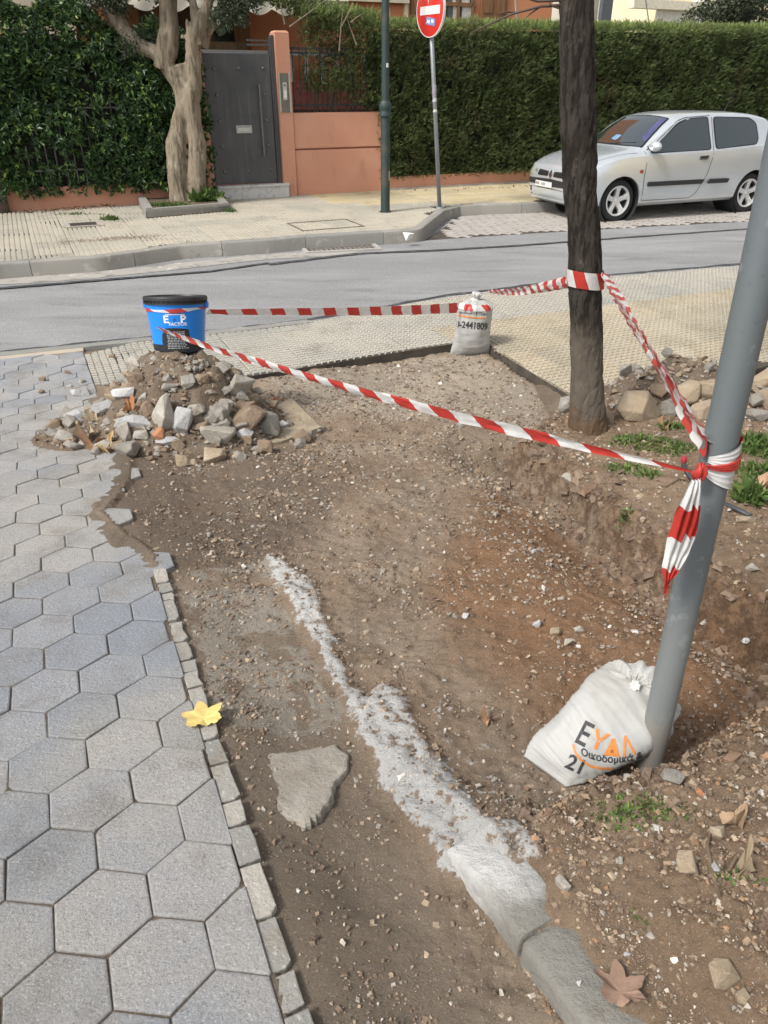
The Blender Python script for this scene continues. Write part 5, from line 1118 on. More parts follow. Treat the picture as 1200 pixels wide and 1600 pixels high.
for side in ('L', 'Rr'):
    w1 = rnd_poly([(1.13, .905), (1.30, 1.045), (1.62, 1.275), (1.80, 1.335), (2.20, 1.355), (2.235, .925)], .05); w2 = rnd_poly([(2.31, .93), (2.285, 1.355), (2.98, 1.335), (3.12, 1.26), (3.16, 1.05), (3.10, .975)], .06)
    for w_ in (w1, w2): f_ = patch('window', w_, side, .004, rub, cuts=.12); patch('pane', shrink(w_, .020), side, .0065, glass_m, f_, cuts=.12)
    d1 = [(1.095, .30), (1.08, .55), (1.10, .90)]; 
    def strip(pts, w, off, mat, name, parent=car):
        L_, R_ = [], []
        for i, p in enumerate(pts):
            a = Vector((*pts[max(i-1, 0)], 0)); b = Vector((*pts[min(i+1, len(pts)-1)], 0)); t = (b-a).normalized(); nn = Vector((-t.y, t.x, 0))*w/2; L_.append((p[0]+nn.x, p[1]+nn.y)); R_.append((p[0]-nn.x, p[1]-nn.y))
        return patch(name, L_+R_[::-1], side, off, mat, parent, cuts=.10)
    strip([(1.06, .93), (1.045, .60), (1.075, .285)], .009, .002, seam, 'door_gap'); strip([(2.262, 1.35), (2.275, .95), (2.20, .60), (2.05, .34), (1.95, .285)], .009, .002, seam, 'door_gap'); strip([(1.075, .283), (1.95, .283)], .009, .002, seam, 'door_gap')
    strip([(1.10, .945), (1.30, 1.075), (1.62, 1.30), (1.80, 1.345), (2.24, 1.365)], .010, .002, seam, 'door_gap')
    mo = patch('side_moulding', rnd_poly([(1.12, .475), (1.12, .535), (2.16, .535), (2.12, .475)], .02), side, .022, blk, cuts=.15, thick=.02); patch('side_moulding', rnd_poly([(2.20, .475), (2.24, .535), (2.62, .535), (2.60, .475)], .02), side, .022, blk, cuts=.15, thick=.02)
    patch('fuel_flap' if side == 'Rr' else 'side_reflector', rnd_poly([(2.9, .66), (2.9, .80), (3.04, .80), (3.04, .66)], .02) if side == 'Rr' else rnd_poly([(.955, .655), (.955, .700), (1.015, .700), (1.015, .655)], .012), side, .003, silver if side == 'Rr' else simple('amber_lamp', (.35, .06, .03), .3), cuts=.1)
    hd_ = patch('door_handle', rnd_poly([(2.00, .800), (2.02, .845), (2.15, .850), (2.16, .800)], .015), side, .003, simple('handle_recess', (.15, .16, .165), .5), cuts=.1); patch('grip', rnd_poly([(2.005, .822), (2.01, .852), (2.155, .856), (2.16, .826)], .01), side, .022, blk, hd_, cuts=.1, thick=.018)
    sgn = -1 if side == 'L' else 1
    yb = abs(bvf.ray_cast(Vector((1.20, 2*sgn, .96)), Vector((0, -sgn, 0)))[0].y)
    mr = put('wing_mirror', bake_mod(MB().grid([[Vector((1.13+.075*math.sin(math.pi*i/8)*math.cos(a)-.0, sgn*(yb+.12-.11*math.cos(math.pi*i/8)), 1.0+.068*math.sin(math.pi*i/8)*math.sin(a))) for a in [2*math.pi*k/12 for k in range(12)]] for i in range(9)], close_u=True).mesh('wing_mirror', silver, True), []), car, False)
    patch('mirror_base', [(1.13, .945), (1.12, .99), (1.24, 1.045), (1.24, .955)], side, .008, blk, cuts=.1); put('mirror_arm', MB().tube([Vector((1.18, sgn*(yb-.01), .955)), Vector((1.16, sgn*(yb+.06), .975))], [.028, .022], 8).mesh('mirror_arm', blk), car, False)
    # wheels
    tyre_m = simple('tyre_rubber', (.022, .022, .023), .85, n=.1, coords='object'); rim_m = simple('alloy', (.72, .73, .73), .35, .5, n=.03, coords='object')
    for x in (.70, 3.17):
        wa = (Vector((1, 0, 0)), Vector((0, 0, 1)), Vector((0, sgn, 0))); c = Vector((x, sgn*.655, .290)); wh = bpy.data.objects.new('wheel', auto_smooth(MB().lathe([(.19, -.08), (.262, -.085), (.284, -.07), (.290, -.03), (.290, .045), (.283, .072), (.262, .088), (.215, .088), (.196, .080)], c, wa, 48).mesh('wheel', tyre_m), 40)); COL.objects.link(wh); wh.parent = car
        arch = MB().lathe([(.332, .13), (.333, -.30), (0, -.30)], c, wa, 36).mesh('wheel_arch', blk); put('wheel_arch', arch, car, False)
        rm = put('rim', auto_smooth(MB().lathe([(.197, .082), (.203, .090), (.198, .094), (.186, .088), (.178, .03), (.170, -.02), (0, -.02)], c, wa, 48).mesh('rim', simple('rim_dark', (.05, .05, .05), .6, coords='object')), 40), wh, False)
        mbx = MB()
        for q in range(5):
            a = q*2*math.pi/5+math.pi/2
            u = wa[0]*math.cos(a)+wa[1]*math.sin(a); v = wa[0]*-math.sin(a)+wa[1]*math.cos(a); G = []
            for rr_, hw, zz_ in ((.02, .040, .060), (.07, .036, .066), (.13, .034, .076), (.170, .048, .084), (.196, .066, .088)): G.append([c+u*rr_-v*hw+wa[2]*(zz_-.045), c+u*rr_-v*hw*.9+wa[2]*(zz_-.008), c+u*rr_-v*hw*.45+wa[2]*zz_, c+u*rr_+v*hw*.45+wa[2]*zz_, c+u*rr_+v*hw*.9+wa[2]*(zz_-.008), c+u*rr_+v*hw+wa[2]*(zz_-.045)])
            put('spoke', MB().grid(G).mesh('spoke', rim_m), wh, False)
        put('rim_lip', auto_smooth(MB().lathe([(.199, .080), (.206, .092), (.198, .096), (.184, .090), (.180, .06)], c, wa, 48).mesh('rim_lip', rim_m), 40), wh, False)
        put('hub_cap', auto_smooth(MB().lathe([(0, .074), (.026, .073), (.032, .066), (.034, .05)], c, wa, 16).mesh('hub_cap', rim_m), 40), wh, False)
# windscreen, laid over the raked glass in top view
wsc = rnd_poly([(1.05, -.66), (1.60, -.50), (1.625, 0), (1.60, .50), (1.05, .66), (1.02, .35), (1.015, 0), (1.02, -.35)], .03)
wf = patch('windscreen', wsc, 'T', .004, rub, cuts=.10); pn = patch('pane', shrink(wsc, .03), 'T', .008, glass_m, wf, cuts=.10)
shade_m = simple('sunshade_film', (.06, .06, .16), .12, 0, n=.25, sc=5, coords='object', spec=.8)
patch('sunshade', [(1.13, -.60), (1.56, -.475), (1.56, -.36), (1.36, -.42), (1.20, -.44)], 'T', .0095, shade_m, wf, cuts=.1)
patch('blue_cloth', rnd_poly([(1.10, .02), (1.12, .16), (1.20, .14), (1.19, 0)], .03), 'T', .0095, simple('blue_cloth', (.16, .30, .45), .4, coords='object'), wf, cuts=.1)
patch('rear_window', rnd_poly([(-.52, 1.02), (-.46, 1.25), (.46, 1.25), (.52, 1.02)], .05), 'B', .006, glass_m, cuts=.1)
for s_ in (-1, 1):
    patch('bonnet_gap', [(.20, s_*.60), (.95, s_*.715), (.95, s_*.708), (.20, s_*.592)][::s_], 'T', .002, seam, cuts=.15)
    patch('front_lamp', rnd_poly([(s_*.36, .615), (s_*.44, .685), (s_*.62, .70), (s_*.665, .62), (s_*.60, .555), (s_*.40, .565)][::s_], .03), 'F', .004, simple('lamp_glass', (.40, .42, .36), .12, .2, n=.15, sc=20, coords='object', spec=.8), cuts=.06)
    gr_ = patch('grille', rnd_poly([(s_*.07, .575), (s_*.07, .645), (s_*.33, .655), (s_*.345, .575)][::s_], .015), 'F', .005, simple('grille_black', (.012, .012, .012), .7, coords='object'), cuts=.05)
    for q in range(4): patch('slat', [(s_*.075, .585+.017*q), (s_*.075, .590+.017*q), (s_*.335, .590+.017*q), (s_*.335, .585+.017*q)][::s_], 'F', .010, blk, gr_, cuts=.08)
patch('bumper_band', rnd_poly([(-.62, .455), (-.62, .525), (0, .545), (.62, .525), (.62, .455), (0, .440)], .02), 'F', .010, blk, cuts=.06)
lo = patch('lower_grille', rnd_poly([(-.50, .285), (-.54, .405), (0, .415), (.54, .405), (.50, .285)], .03), 'F', .005, simple('grille_black', (.012, .012, .012), .7, coords='object'), cuts=.06)
for q in range(2): patch('bar', [(-.52, .315+.045*q), (-.52, .333+.045*q), (.52, .333+.045*q), (.52, .315+.045*q)], 'F', .012, silver, lo, cuts=.08)
pl = patch('number_plate', [(-.10+.02, .425), (-.10+.02, .500), (.36, .500), (.36, .425)], 'F', .020, simple('plate_white', (.70, .70, .66), .5, n=.1, sc=40, coords='object'), cuts=.2)
for q, cx in enumerate((.11, .145, .18, .235, .27, .305, .335)): patch('character', [(cx-.010, .445), (cx-.010, .482), (cx+.008, .482), (cx+.008, .445)] if q != 3 else [(cx-.012, .46), (cx-.012, .467), (cx+.01, .467), (cx+.01, .46)], 'F', .0225, simple('plate_ink', (.10, .10, .12), .6, coords='object'), pl, cuts=.2)
chrome = simple('chrome', (.65, .66, .67), .15, 1., n=0, coords='object')
em = patch('emblem', [(0, .665), (.048, .605), (0, .545), (-.048, .605)], 'F', .012, chrome, cuts=.06); patch('emblem_core', [(0, .635), (.024, .605), (0, .575), (-.024, .605)], 'F', .015, blk, em, cuts=.06)
put('aerial', MB().tube([Vector((3.05, 0, 1.36)), Vector((3.22, 0, 1.66))], [.006, .003], 6).mesh('aerial', blk), car, False)
put('wiper', MB().tube([Vector((1.03, .1, .99)), Vector((1.10, -.45, 1.03))], .008, 6).mesh('wiper', blk), car, False)
patch('rear_lamp', rnd_poly([(3.55, .72), (3.50, .93), (3.58, .97), (3.66, .75)], .03), 'L', .004, simple('red_lamp', (.30, .02, .02), .2, coords='object'), cuts=.1)
patch('rear_bumper_strip', [(3.45, .44), (3.45, .50), (3.72, .50), (3.72, .44)], 'L', .008, blk, cuts=.1)
# ================================================================== NEAR THINGS
def cement_mat(name, c, c2=(.55, .53, .49), dirt=(.2, .16, .12)):
    m = Mat(name, c, .92, spec=.2); m.lay(c2, 'noise', 9, .45, .68, .8, detail=7.); m.lay(dirt, 'noise', 5, .52, .75, .6, detail=7.); m.lay((.11, .10, .09), 'noise', 90, .6, .72, .6); m.bump('noise', 45, 1., .010, detail=8., rough=.7); return m.done()
# buried kerb at the front, two stones, white with cement at its end
kf = empty('broken_kerb', (KE0.x, KE0.y, KE0.z), kind='structure')
km = Mat('old_kerb', (.27, .258, .23), .92, spec=.2); km.lay((.20, .193, .16), 'noise', 4, .45, .7, .8, detail=6.); km.lay((.38, .365, .33), 'noise', 16, .52, .7, .7, detail=7.); km.lay((.15, .12, .08), 'noise', 9, .60, .75, .5, detail=6.)
sp = km.n.new('ShaderNodeSeparateXYZ'); km.l.new(km.co, sp.inputs[0]); yz = km.math('ADD', sp.outputs[1], km.math('MULTIPLY', km.tex('noise', 9, detail=5.), .30)); km.mix(km.math('MULTIPLY', km.ramp(yz, 1.0, 1.15), .9), (.60, .595, .58))
km.bump('noise', 38, 1., .018, detail=8., rough=.7); km = km.done()
def kblock(a, b, seed, w=.13):
    rs = random.Random(seed); n = 90; G = []
    for i in range(n+1):
        s = a+(b-a)*i/n; e = 1 if 0 < i < n else .5; base = Vector((KE0.x, KE0.y, 0))+kdir*s; y = base.y; g = float(gz(y))
        ramp_ = -.035*max(0, 1-s/.10) if a == 0 else 0; r = lambda k: k*(mnoise.noise(Vector((s*14, seed, k*90)))+.5*mnoise.noise(Vector((s*45, seed, k*50)))); en = .012*(1-e)
        prof = [(en, -.16), (.001+r(.004)+en, -.075), (.002+r(.005)+en, -.016), (.006+r(.005)+en, -.004-en), (.014+r(.004)+en, .001-en), (w*.5, .002+r(.003)-en), (w-.012, .001+r(.004)-en), (w, -.008), (w+.01, -.16)]
        G.append([base+knor*(q+.006*mnoise.noise(Vector((s*6, 1, 1))))+Vector((0, 0, g+z-.008+ramp_)) for q, z in prof])
    mb = MB().grid(G); k = len(G[0]); mb.f += [tuple(range(k)), tuple((len(G)-1)*k+q for q in range(k))[::-1]]; mb.m += [0, 0]
    put('kerb_stone', auto_smooth(mb.mesh('kerb_stone', km), 50), kf)
kblock(0, .262, 3); kblock(.265, 1.15, 7)
# flat broken concrete slab in the trench
sl = [(p[0], p[1]) for p in LEAF_SLAB]; rs_ = random.Random(3); fine = []
for i in range(len(sl)):
    a, b = sl[i], sl[(i+1) % len(sl)]
    for k in range(5): t = k/5; fine.append((a[0]+(b[0]-a[0])*t+rs_.uniform(-.005, .005), a[1]+(b[1]-a[1])*t+rs_.uniform(-.005, .005)))
if poly_area(fine) < 0: fine = fine[::-1]
cc = (sum(p[0] for p in fine)/len(fine), sum(p[1] for p in fine)/len(fine)); V, F = [], []
nn = len(fine)
# the drawn outline is the top face; its base is sunk into the soil
for k, (ins, dz) in enumerate(((-.004, -.10), (-.001, -.060), (.003, -.052), (.010, -.050))):
    for p in fine:
        dx, dy = p[0]-cc[0], p[1]-cc[1]; L = math.hypot(dx, dy); q = (L-ins)/L; x, y = cc[0]+dx*q, cc[1]+dy*q; V.append((x, y, terr1(*cc)+float(gz(y))-float(gz(cc[1]))+dz+.064+.0015*math.sin(x*40)))
for l in range(3): F += [(l*nn+i, l*nn+(i+1) % nn, (l+1)*nn+(i+1) % nn, (l+1)*nn+i) for i in range(nn)]
F.append(tuple(3*nn+i for i in range(nn)))
slab_m = cement_mat('slab_concrete', (.29, .265, .225), (.40, .37, .32), (.20, .17, .135))
put('concrete_slab_piece', mesh_from('concrete_slab_piece', V, F, slab_m), loc=(cc[0], cc[1], float(gz(cc[1]))), label='flat broken piece of concrete lying in the brown trench floor', cat='concrete slab')

# rubble heap: soil mound
HC = att(287, 636); HCx, HCy = -1.115, 3.86
def mound(x, y):
    r = math.hypot((x-HCx)/.64, (y-HCy)/.52); n = mnoise.fractal(Vector((x*5, y*5, .3)), 1, 2, 4)
    r = r*(1+.12*n); h = .455*(1-float(sst(.10, 1.0, r)))+.018*n*(r < 1.05)
    h2 = math.hypot((x+1.62)/.34, (y-3.62)/.26); h = max(h, .05*(1-h2)) if h2 < 1 else h
    return h
def surf(x, y): return terr1(x, y)+max(0, mound(x, y))
V = []; n = 80
for i in range(n):
    for j in range(n):
        x = HCx-1.0+1.8*i/(n-1); y = HCy-.72+1.35*j/(n-1); h = mound(x, y); t0 = terr1(x, y) if y < 4.7 else 0
        z = t0+h-.03*(h < .012)+(.045*mnoise.fractal(Vector((x*13, y*13, 2)), 1, 2, 4))*min(1, h*8); z = max(z, (-.02+h) if y > 4.5 else -9); V.append((x, y, z+.012*mnoise.noise(Vector((x*30, y*30, 0)))*(h > .02)))
F = [(i*n+j, (i+1)*n+j, (i+1)*n+j+1, i*n+j+1) for i in range(n-1) for j in range(n-1)]
hm_ = Mat('heap_soil', (.175, .135, .10), .95, spec=.1); hm_.lay((.27, .225, .17), 'noise', 6, .45, .7, .7, detail=6.); hm_.lay((.11, .08, .055), 'noise', 12, .5, .7, .6, detail=7.); hm_.lay((.52, .48, .41), 'noise', 70, .62, .72, .6); hm_.bump('noise', 50, 1., .014, detail=8., rough=.75); hm_ = hm_.done()
put('soil_heap', mesh_from('soil_heap', V, F, hm_, True), loc=(HCx, HCy, 0), label='mound of brown soil and rubble carrying the blue bucket', cat='soil heap')
rockm = [cement_mat('rock_grey', (.26, .24, .21), (.36, .34, .30), (.16, .13, .10)), cement_mat('rock_pale', (.37, .34, .29), (.50, .47, .42), (.22, .18, .13)), cement_mat('rock_brown', (.23, .17, .12), (.33, .27, .20), (.14, .10, .07)), cement_mat('rock_tan', (.34, .27, .19), (.44, .37, .28), (.20, .15, .10)), cement_mat('rock_white', (.42, .415, .41), (.60, .60, .60), (.25, .235, .22)), cement_mat('rock_rust', (.42, .20, .11), (.45, .26, .16), (.2, .12, .08))]
ROT_B = 0
def place_rock(px, py, wpx_, hpx_, kind, label, group=None, seed=0, hf=surf, sink=.3, name='rubble_lump', cat='rubble', roll=None, deep=None, smooth=False, P=None):
    P = P or march(px, py+hpx_*.22, hf); k = pxm(P); w, h = wpx_/k, hpx_/k; rr = random.Random(seed); d = deep or min(w, h)*rr.uniform(.7, 1.0)
    if h > w*1.15: sz = (w, d, h*1.02)
    else: sz = (w, min(w, h)*rr.uniform(.8, 1.1), h*1.02)
    me = rock_mesh(name, rockm[kind], *sz, seed+100, rr.choice((11, 13, 15, 18)), smooth); z = P.z+sz[2]*(.5-sink)
    o = put(name, me, world_coords=False, loc=(P.x, P.y+sz[1]*.15, z), label=label, cat=cat, group=group); o.rotation_euler = (rr.uniform(-.2, .2), roll if roll is not None else rr.uniform(-.25, .25), rr.uniform(-.5, .5)); return o
HEAP = [(282, 578, 30, 46, 1, 'pale pointed wedge of mortar standing just below the blue bucket'), (326, 568, 66, 27, 2, 'long flat brown slab lump under the right side of the bucket'), (358, 556, 34, 28, 2, 'brown lump jutting right beside the bucket base'),
 (349, 590, 36, 34, 3, 'square tan lump beneath the long flat slab'), (374, 609, 44, 38, 1, 'pale round lump on the right shoulder of the heap'), (402, 603, 32, 30, 0, 'grey lump on the far right slope of the heap'),
 (258, 652, 32, 54, 1, 'tall pale narrow lump low in the middle of the heap'), (285, 660, 26, 44, 4, 'small whitish pointed lump right of the tall pale one'), (340, 676, 42, 32, 1, 'speckled whitish lump at the foot of the heap'),
 (388, 653, 44, 40, 2, 'rounded brown lump low on the right of the heap'), (421, 665, 30, 34, 0, 'grey block at the right foot of the heap'), (333, 711, 32, 30, 3, 'loose tan lump lying in front of the heap'),
 (197, 702, 28, 28, 0, 'grey cube shaped lump at the left foot of the heap'), (207, 662, 40, 22, 4, 'whitish flat lump left of the tall pale one'), (195, 674, 22, 26, 1, 'small pale lump behind the grey cube shaped lump'), (119, 651, 30, 24, 4, 'bluish white lump lying alone on the pavers left of the heap'),
 (168, 634, 46, 16, 4, 'long white mortar strip left of the heap'), (194, 614, 32, 16, 4, 'white crusted lump above the long mortar strip'), (124, 615, 24, 14, 4, 'small white lump at the far left edge of the rubble'), (168, 607, 34, 22, 0, 'grey brown lump behind the long mortar strip'),
 (308, 640, 26, 18, 1, 'small flat pale lump in the middle of the heap'), (338, 648, 28, 20, 0, 'grey flake leaning on the heap right of centre'), (352, 634, 24, 22, 0, 'grey flake stacked above the other grey flake'), (384, 632, 24, 18, 2, 'small brown lump above the rounded brown one'),
 (434, 631, 24, 18, 5, 'rust coloured lump at the right edge of the heap'), (444, 664, 16, 10, 4, 'tiny white lump right of the grey block'), (384, 679, 24, 15, 4, 'whitish shard at the right foot of the heap'), (263, 689, 28, 13, 4, 'white flake at the foot of the heap below the tall lump'),
 (219, 678, 20, 17, 1, 'pale chip between the cube shaped lump and the tall lump'), (250, 680, 20, 18, 5, 'brown lump touching the foot of the tall pale lump'), (238, 588, 20, 17, 2, 'brown clod on the upper left of the heap'), (257, 573, 22, 17, 2, 'dark brown clod left of the pointed wedge'), (232, 642, 18, 22, 2, 'earthy lump left of the tall pale lump'), (366, 578, 24, 20, 0, 'grey chip between the bucket and the pale round lump'), (412, 583, 34, 26, 0, 'grey weathered lump at the upper right of the heap'), (300, 594, 22, 18, 2, 'clod under the tan square lump')]
for i, (a, b, c, d, k, lab) in enumerate(HEAP): place_rock(a, b, c*1.42, d*1.38, k, lab, 'rubble lumps on the soil heap', seed=i*7+3)
rr = random.Random(77)
for i in range(235):
    a = rr.uniform(0, 2*math.pi); q = rr.uniform(.12, 1.12)**.75; x, y = HCx+.70*q*math.cos(a), HCy-.02+.50*q*math.sin(a)
    if y > 4.25 or math.hypot(x+1.112, y-3.88) < .17: continue
    P = Vector((x, y, surf(x, y))); s = rr.choice((11, 14, 18, 23, 28, 33)) if math.hypot(x+1.112, y-3.9) > .24 else rr.choice((9, 12)); k_ = rr.choice((0, 0, 0, 1, 2, 2, 2, 3))
    place_rock(0, 0, s, s*rr.uniform(.5, .9), k_, 'small chip of rubble scattered over the soil heap', 'small rubble chips on the heap', seed=300+i, P=P, name='rubble_chip', sink=.25)
for i in range(26):
    p = atg(rr.uniform(105, 215), rr.uniform(595, 700)); P = Vector((p.x, p.y, surf(p.x, p.y))); s = rr.choice((7, 9, 12, 15)); place_rock(0, 0, s, s*.6, rr.choice((0, 1, 2, 4)), 'small chip of rubble scattered on the pavers left of the heap', 'small chips left of the heap', seed=500+i, P=P, name='rubble_chip', sink=.2)
# strip of old paving slab poking out under the heap
sp_ = [att(*p) for p in ((405, 655), (455, 632), (502, 676), (440, 694), (385, 702))]; o = MB()
o.prism([(p.x, p.y) for p in sp_][::-1] if poly_area([(p.x, p.y) for p in sp_]) < 0 else [(p.x, p.y) for p in sp_], -.08, float(sp_[2].z)+.035)
put('old_paving_strip', o.mesh('old_paving_strip', cement_mat('strip_cement', (.34, .28, .20), (.44, .37, .27))), loc=sp_[2], label='thin old paving slab edge sticking out right of the heap', cat='concrete slab')

# right rubble pile of cut blocks
RC = atg(1075, 628)
def mound2(x, y):
    h = 0
    for cx, cy, rx, ry, hh in ((RC.x-.12, RC.y+.05, .62, .36, .32), (RC.x+.75, RC.y-.05, .58, .35, .25)):
        r = math.hypot((x-cx)/rx, (y-cy)/ry); h = max(h, hh*(1-float(sst(.1, 1.0, r))))
    return h
def surf2(x, y): return terr1(x, y)+mound2(x, y)
V = []; n = 60
for i in range(n):
    for j in range(n):
        x = RC.x-.85+2.3*i/(n-1); y = RC.y-.48+.95*j/(n-1); h = mound2(x, y); t0 = max(terr1(x, y), -.012); V.append((x, y, t0+h*.72-.03*(h < .01)+.012*mnoise.noise(Vector((x*22, y*22, 0)))))
F = [(i*n+j, (i+1)*n+j, (i+1)*n+j+1, i*n+j+1) for i in range(n-1) for j in range(n-1)]
put('soil_heap', mesh_from('soil_heap', V, F, hm_, True), loc=(RC.x, RC.y, 0), label='low bank of soil under the stacked stone blocks behind the tree', cat='soil heap')
PILE = [(999, 640, 68, 42, 3, 'largest tan stone block at the front of the right pile beside the trunk'), (1008, 600, 52, 34, 3, 'tan block lying on the largest block'), (958, 574, 36, 22, 0, 'grey stone at the upper left of the right pile'), (1041, 547, 36, 24, 3, 'upturned wedge of stone on top of the right pile'),
 (1001, 573, 36, 24, 0, 'grey stone just below the upturned wedge'), (1044, 641, 22, 27, 0, 'small upright grey block beside the largest block'), (959, 594, 20, 26, 3, 'small tan upright block beside the trunk'), (958, 622, 40, 28, 2, 'brown slanting stone right against the trunk'),
 (1060, 582, 42, 26, 0, 'grey stone right of the tape under the wedge'), (1073, 617, 40, 36, 3, 'round tan stone partly behind the slanting tape'), (1103, 610, 44, 30, 3, 'tan boulder left of the grey post'), (1100, 643, 34, 30, 3, 'tan stone low beside the grey post'), (1056, 559, 34, 16, 2, 'flat brown flake behind the wedge'),
 (1082, 562, 30, 18, 0, 'grey flat stone at the back right of the pile'), (1112, 573, 36, 22, 0, 'weathered stone at the back beside the post'), (978, 606, 26, 22, 0, 'grey stone between trunk and tan block'), (1032, 610, 24, 20, 2, 'brown chip right of the tan block'), (1088, 590, 26, 22, 0, 'grey stone in the middle right of the pile'),
 (1190, 600, 34, 34, 3, 'tan boulder right of the grey post at the frame edge'), (1184, 628, 26, 22, 0, 'grey stone right of the post above the flat one'), (1182, 650, 38, 26, 0, 'flat stone right of the post at the pile foot'), (1205, 625, 26, 24, 2, 'brown stone at the right frame edge'), (886, 634, 22, 22, 0, 'half hidden grey stone left of the trunk'), (1024, 660, 20, 10, 2, 'small dark chip under the largest block'), (945, 655, 22, 18, 2, 'small stone wedged at the trunk foot')]
for i, (a, b, c, d, k, lab) in enumerate(PILE): place_rock(a, b, c*1.38, d*1.38, k, lab, 'stone blocks piled behind the tree', seed=900+i*5, hf=surf2, name='stone_block', cat='stone', sink=.28)
rr = random.Random(78)
for i in range(70):
    x = RC.x+rr.uniform(-.75, 1.25); y = RC.y+rr.uniform(-.38, .32); h = mound2(x, y)
    if h < .02 and rr.random() < .5: continue
    P = Vector((x, y, max(terr1(x, y), -.012)+h*.8)); s = rr.choice((11, 15, 20, 26)); place_rock(0, 0, s, s*rr.uniform(.55, .9), rr.choice((0, 0, 3, 3, 2)), 'filler stone wedged among the blocks of the pile behind the tree', 'filler stones of the right pile', seed=1200+i, P=P, name='stone', cat='stone', sink=.3)
# scattered loose stones
LOOSE = [(1120, 1300, 28, 26, 3, 'pale angular stone beside the long brown leaf'), (1077, 1352, 38, 42, 3, 'tan jagged stone in the lower right soil'), (1115, 1356, 20, 24, 4, 'small round greyish pebble stone right of the jagged tan one'), (882, 1383, 32, 22, 1, 'smooth pinkish pale stone near the kerb joint'),
 (1132, 1520, 58, 44, 3, 'large rough tan stone at the lower right corner'), (1160, 1555, 24, 30, 3, 'tan stone below the large rough stone'), (1087, 1224, 22, 18, 3, 'tan stone right of the post foot'), (1096, 1238, 16, 16, 5, 'rusty stone right of the post foot'), (1050, 1216, 44, 30, 0, 'flat grey stone against the post foot'), (970, 1346, 18, 14, 1, 'small pale stone between kerb and jagged stone'),
 (650, 890, 14, 13, 3, 'tan pebble stone in the middle of the dirt'), (727, 962, 12, 10, 4, 'white stone in the middle of the pit floor'), (838, 975, 17, 20, 4, 'white crumpled lump in the pit'), (868, 988, 22, 16, 3, 'brown stone beside the white lump in the pit'), (888, 1004, 20, 15, 1, 'pale grey stone in the pit before the bag'), (905, 983, 20, 14, 1, 'pale stone farther up the pit'),
 (834, 862, 13, 9, 4, 'white pebble below the red earth patch'), (887, 748, 20, 20, 1, 'grey white lump on the edge of the bank'), (1095, 770, 20, 16, 3, 'stone lying left of the post in the weeds'), (1165, 812, 34, 18, 3, 'tan stone near the black pipe end'), (1176, 890, 22, 20, 1, 'pale stone on the bank at the right edge'), (1100, 972, 14, 12, 1, 'pale stone in the pit right of the post'), (1166, 1003, 14, 14, 4, 'white stone at the right of the pit'),
 (929, 1232, 18, 13, 3, 'tan stone below the printed sandbag'), (962, 1218, 14, 10, 1, 'pale chip below the sandbag print'), (918, 1240, 20, 15, 2, 'brown chip below the sandbag'), (975, 1172, 14, 9, 1, 'chip behind the sandbag'), (980, 1490, 14, 9, 4, 'white chip above the maple leaf'), (870, 1497, 20, 14, 1, 'pale stone stuck at the kerb edge'), (907, 1540, 16, 15, 4, 'white stone left of the big brown leaf'), (1165, 1275, 14, 12, 1, 'pale stone above the long leaf'),
 (772, 1218, 14, 10, 0, 'grey stone on the white cement'), (668, 1182, 12, 9, 1, 'small stone on the cement strip'), (720, 665, 13, 10, 0, 'grey stone on the far dirt'), (640, 655, 12, 8, 1, 'pale stone on the middle far dirt'), (1002, 812, 16, 12, 3, 'tan clod stone on the bank'), (938, 702, 16, 12, 2, 'brown clod near the tree roots'), (835, 1050, 14, 10, 3, 'tan stone on the pit floor left of bag')]
for i, (a, b, c, d, k, lab) in enumerate(LOOSE): place_rock(a, b, c, d, k, lab, None, seed=2000+i*3, hf=terr1, name='loose_stone', cat='stone', sink=.32)

# pebbles: geometry scattered over the soil, joined by tone
def pebbles(name, n, mats, region, smin, smax, seed, box=None, hf=None):
    rs = np.random.RandomState(seed); x = rs.uniform(-1.7, 3.2, n*6); y = .5+(rs.rand(n*6)**1.6)*5.2
    if box: x = rs.uniform(box[0], box[1], n*6); y = rs.uniform(box[2], box[3], n*6)
    keep = region(x, y) > rs.rand(len(x)); x, y = x[keep][:n], y[keep][:n]; n = len(x); z = tlook(x, y)[0] if hf is None else np.array([hf(a, b) for a, b in zip(x, y)])
    s = smin+(smax-smin)*rs.rand(n)**4.5 ; s *= np.clip(.6+.3*y, .8, 1.6)
    # jittered octahedron-cube pebble
    base = np.array([[-1, -1, -.6], [1, -1, -.6], [1, 1, -.6], [-1, 1, -.6], [-.7, -.7, .55], [.7, -.7, .55], [.7, .7, .55], [-.7, .7, .55]])
    fc = np.array([[4, 5, 6, 7], [0, 1, 5, 4], [1, 2, 6, 5], [2, 3, 7, 6], [3, 0, 4, 7]])
    q = base[None]*rs.uniform(.55, 1.1, (n, 8, 3)); a = rs.rand(n)*6.28; ca, sa = np.cos(a), np.sin(a); t1, t2 = rs.normal(0, .3, n), rs.normal(0, .3, n)
    q[:, :, 0] *= rs.uniform(.8, 1.6, n)[:, None]; xx = q[:, :, 0]*ca[:, None]-q[:, :, 1]*sa[:, None]; yy_ = q[:, :, 0]*sa[:, None]+q[:, :, 1]*ca[:, None]; zz = q[:, :, 2]*.7+xx*t1[:, None]+yy_*t2[:, None]
    V = np.stack([x[:, None]+xx*s[:, None]/2, y[:, None]+yy_*s[:, None]/2, z[:, None]+zz*s[:, None]/2+s[:, None]*.02], -1).reshape(-1, 3); F = (fc[None]+(np.arange(n)*8)[:, None, None]).reshape(-1, 4)
    mi = np.repeat(rs.randint(0, len(mats), n), 5); return put(name, mesh_from(name, V, F, mats, False, mi), kind='stuff')
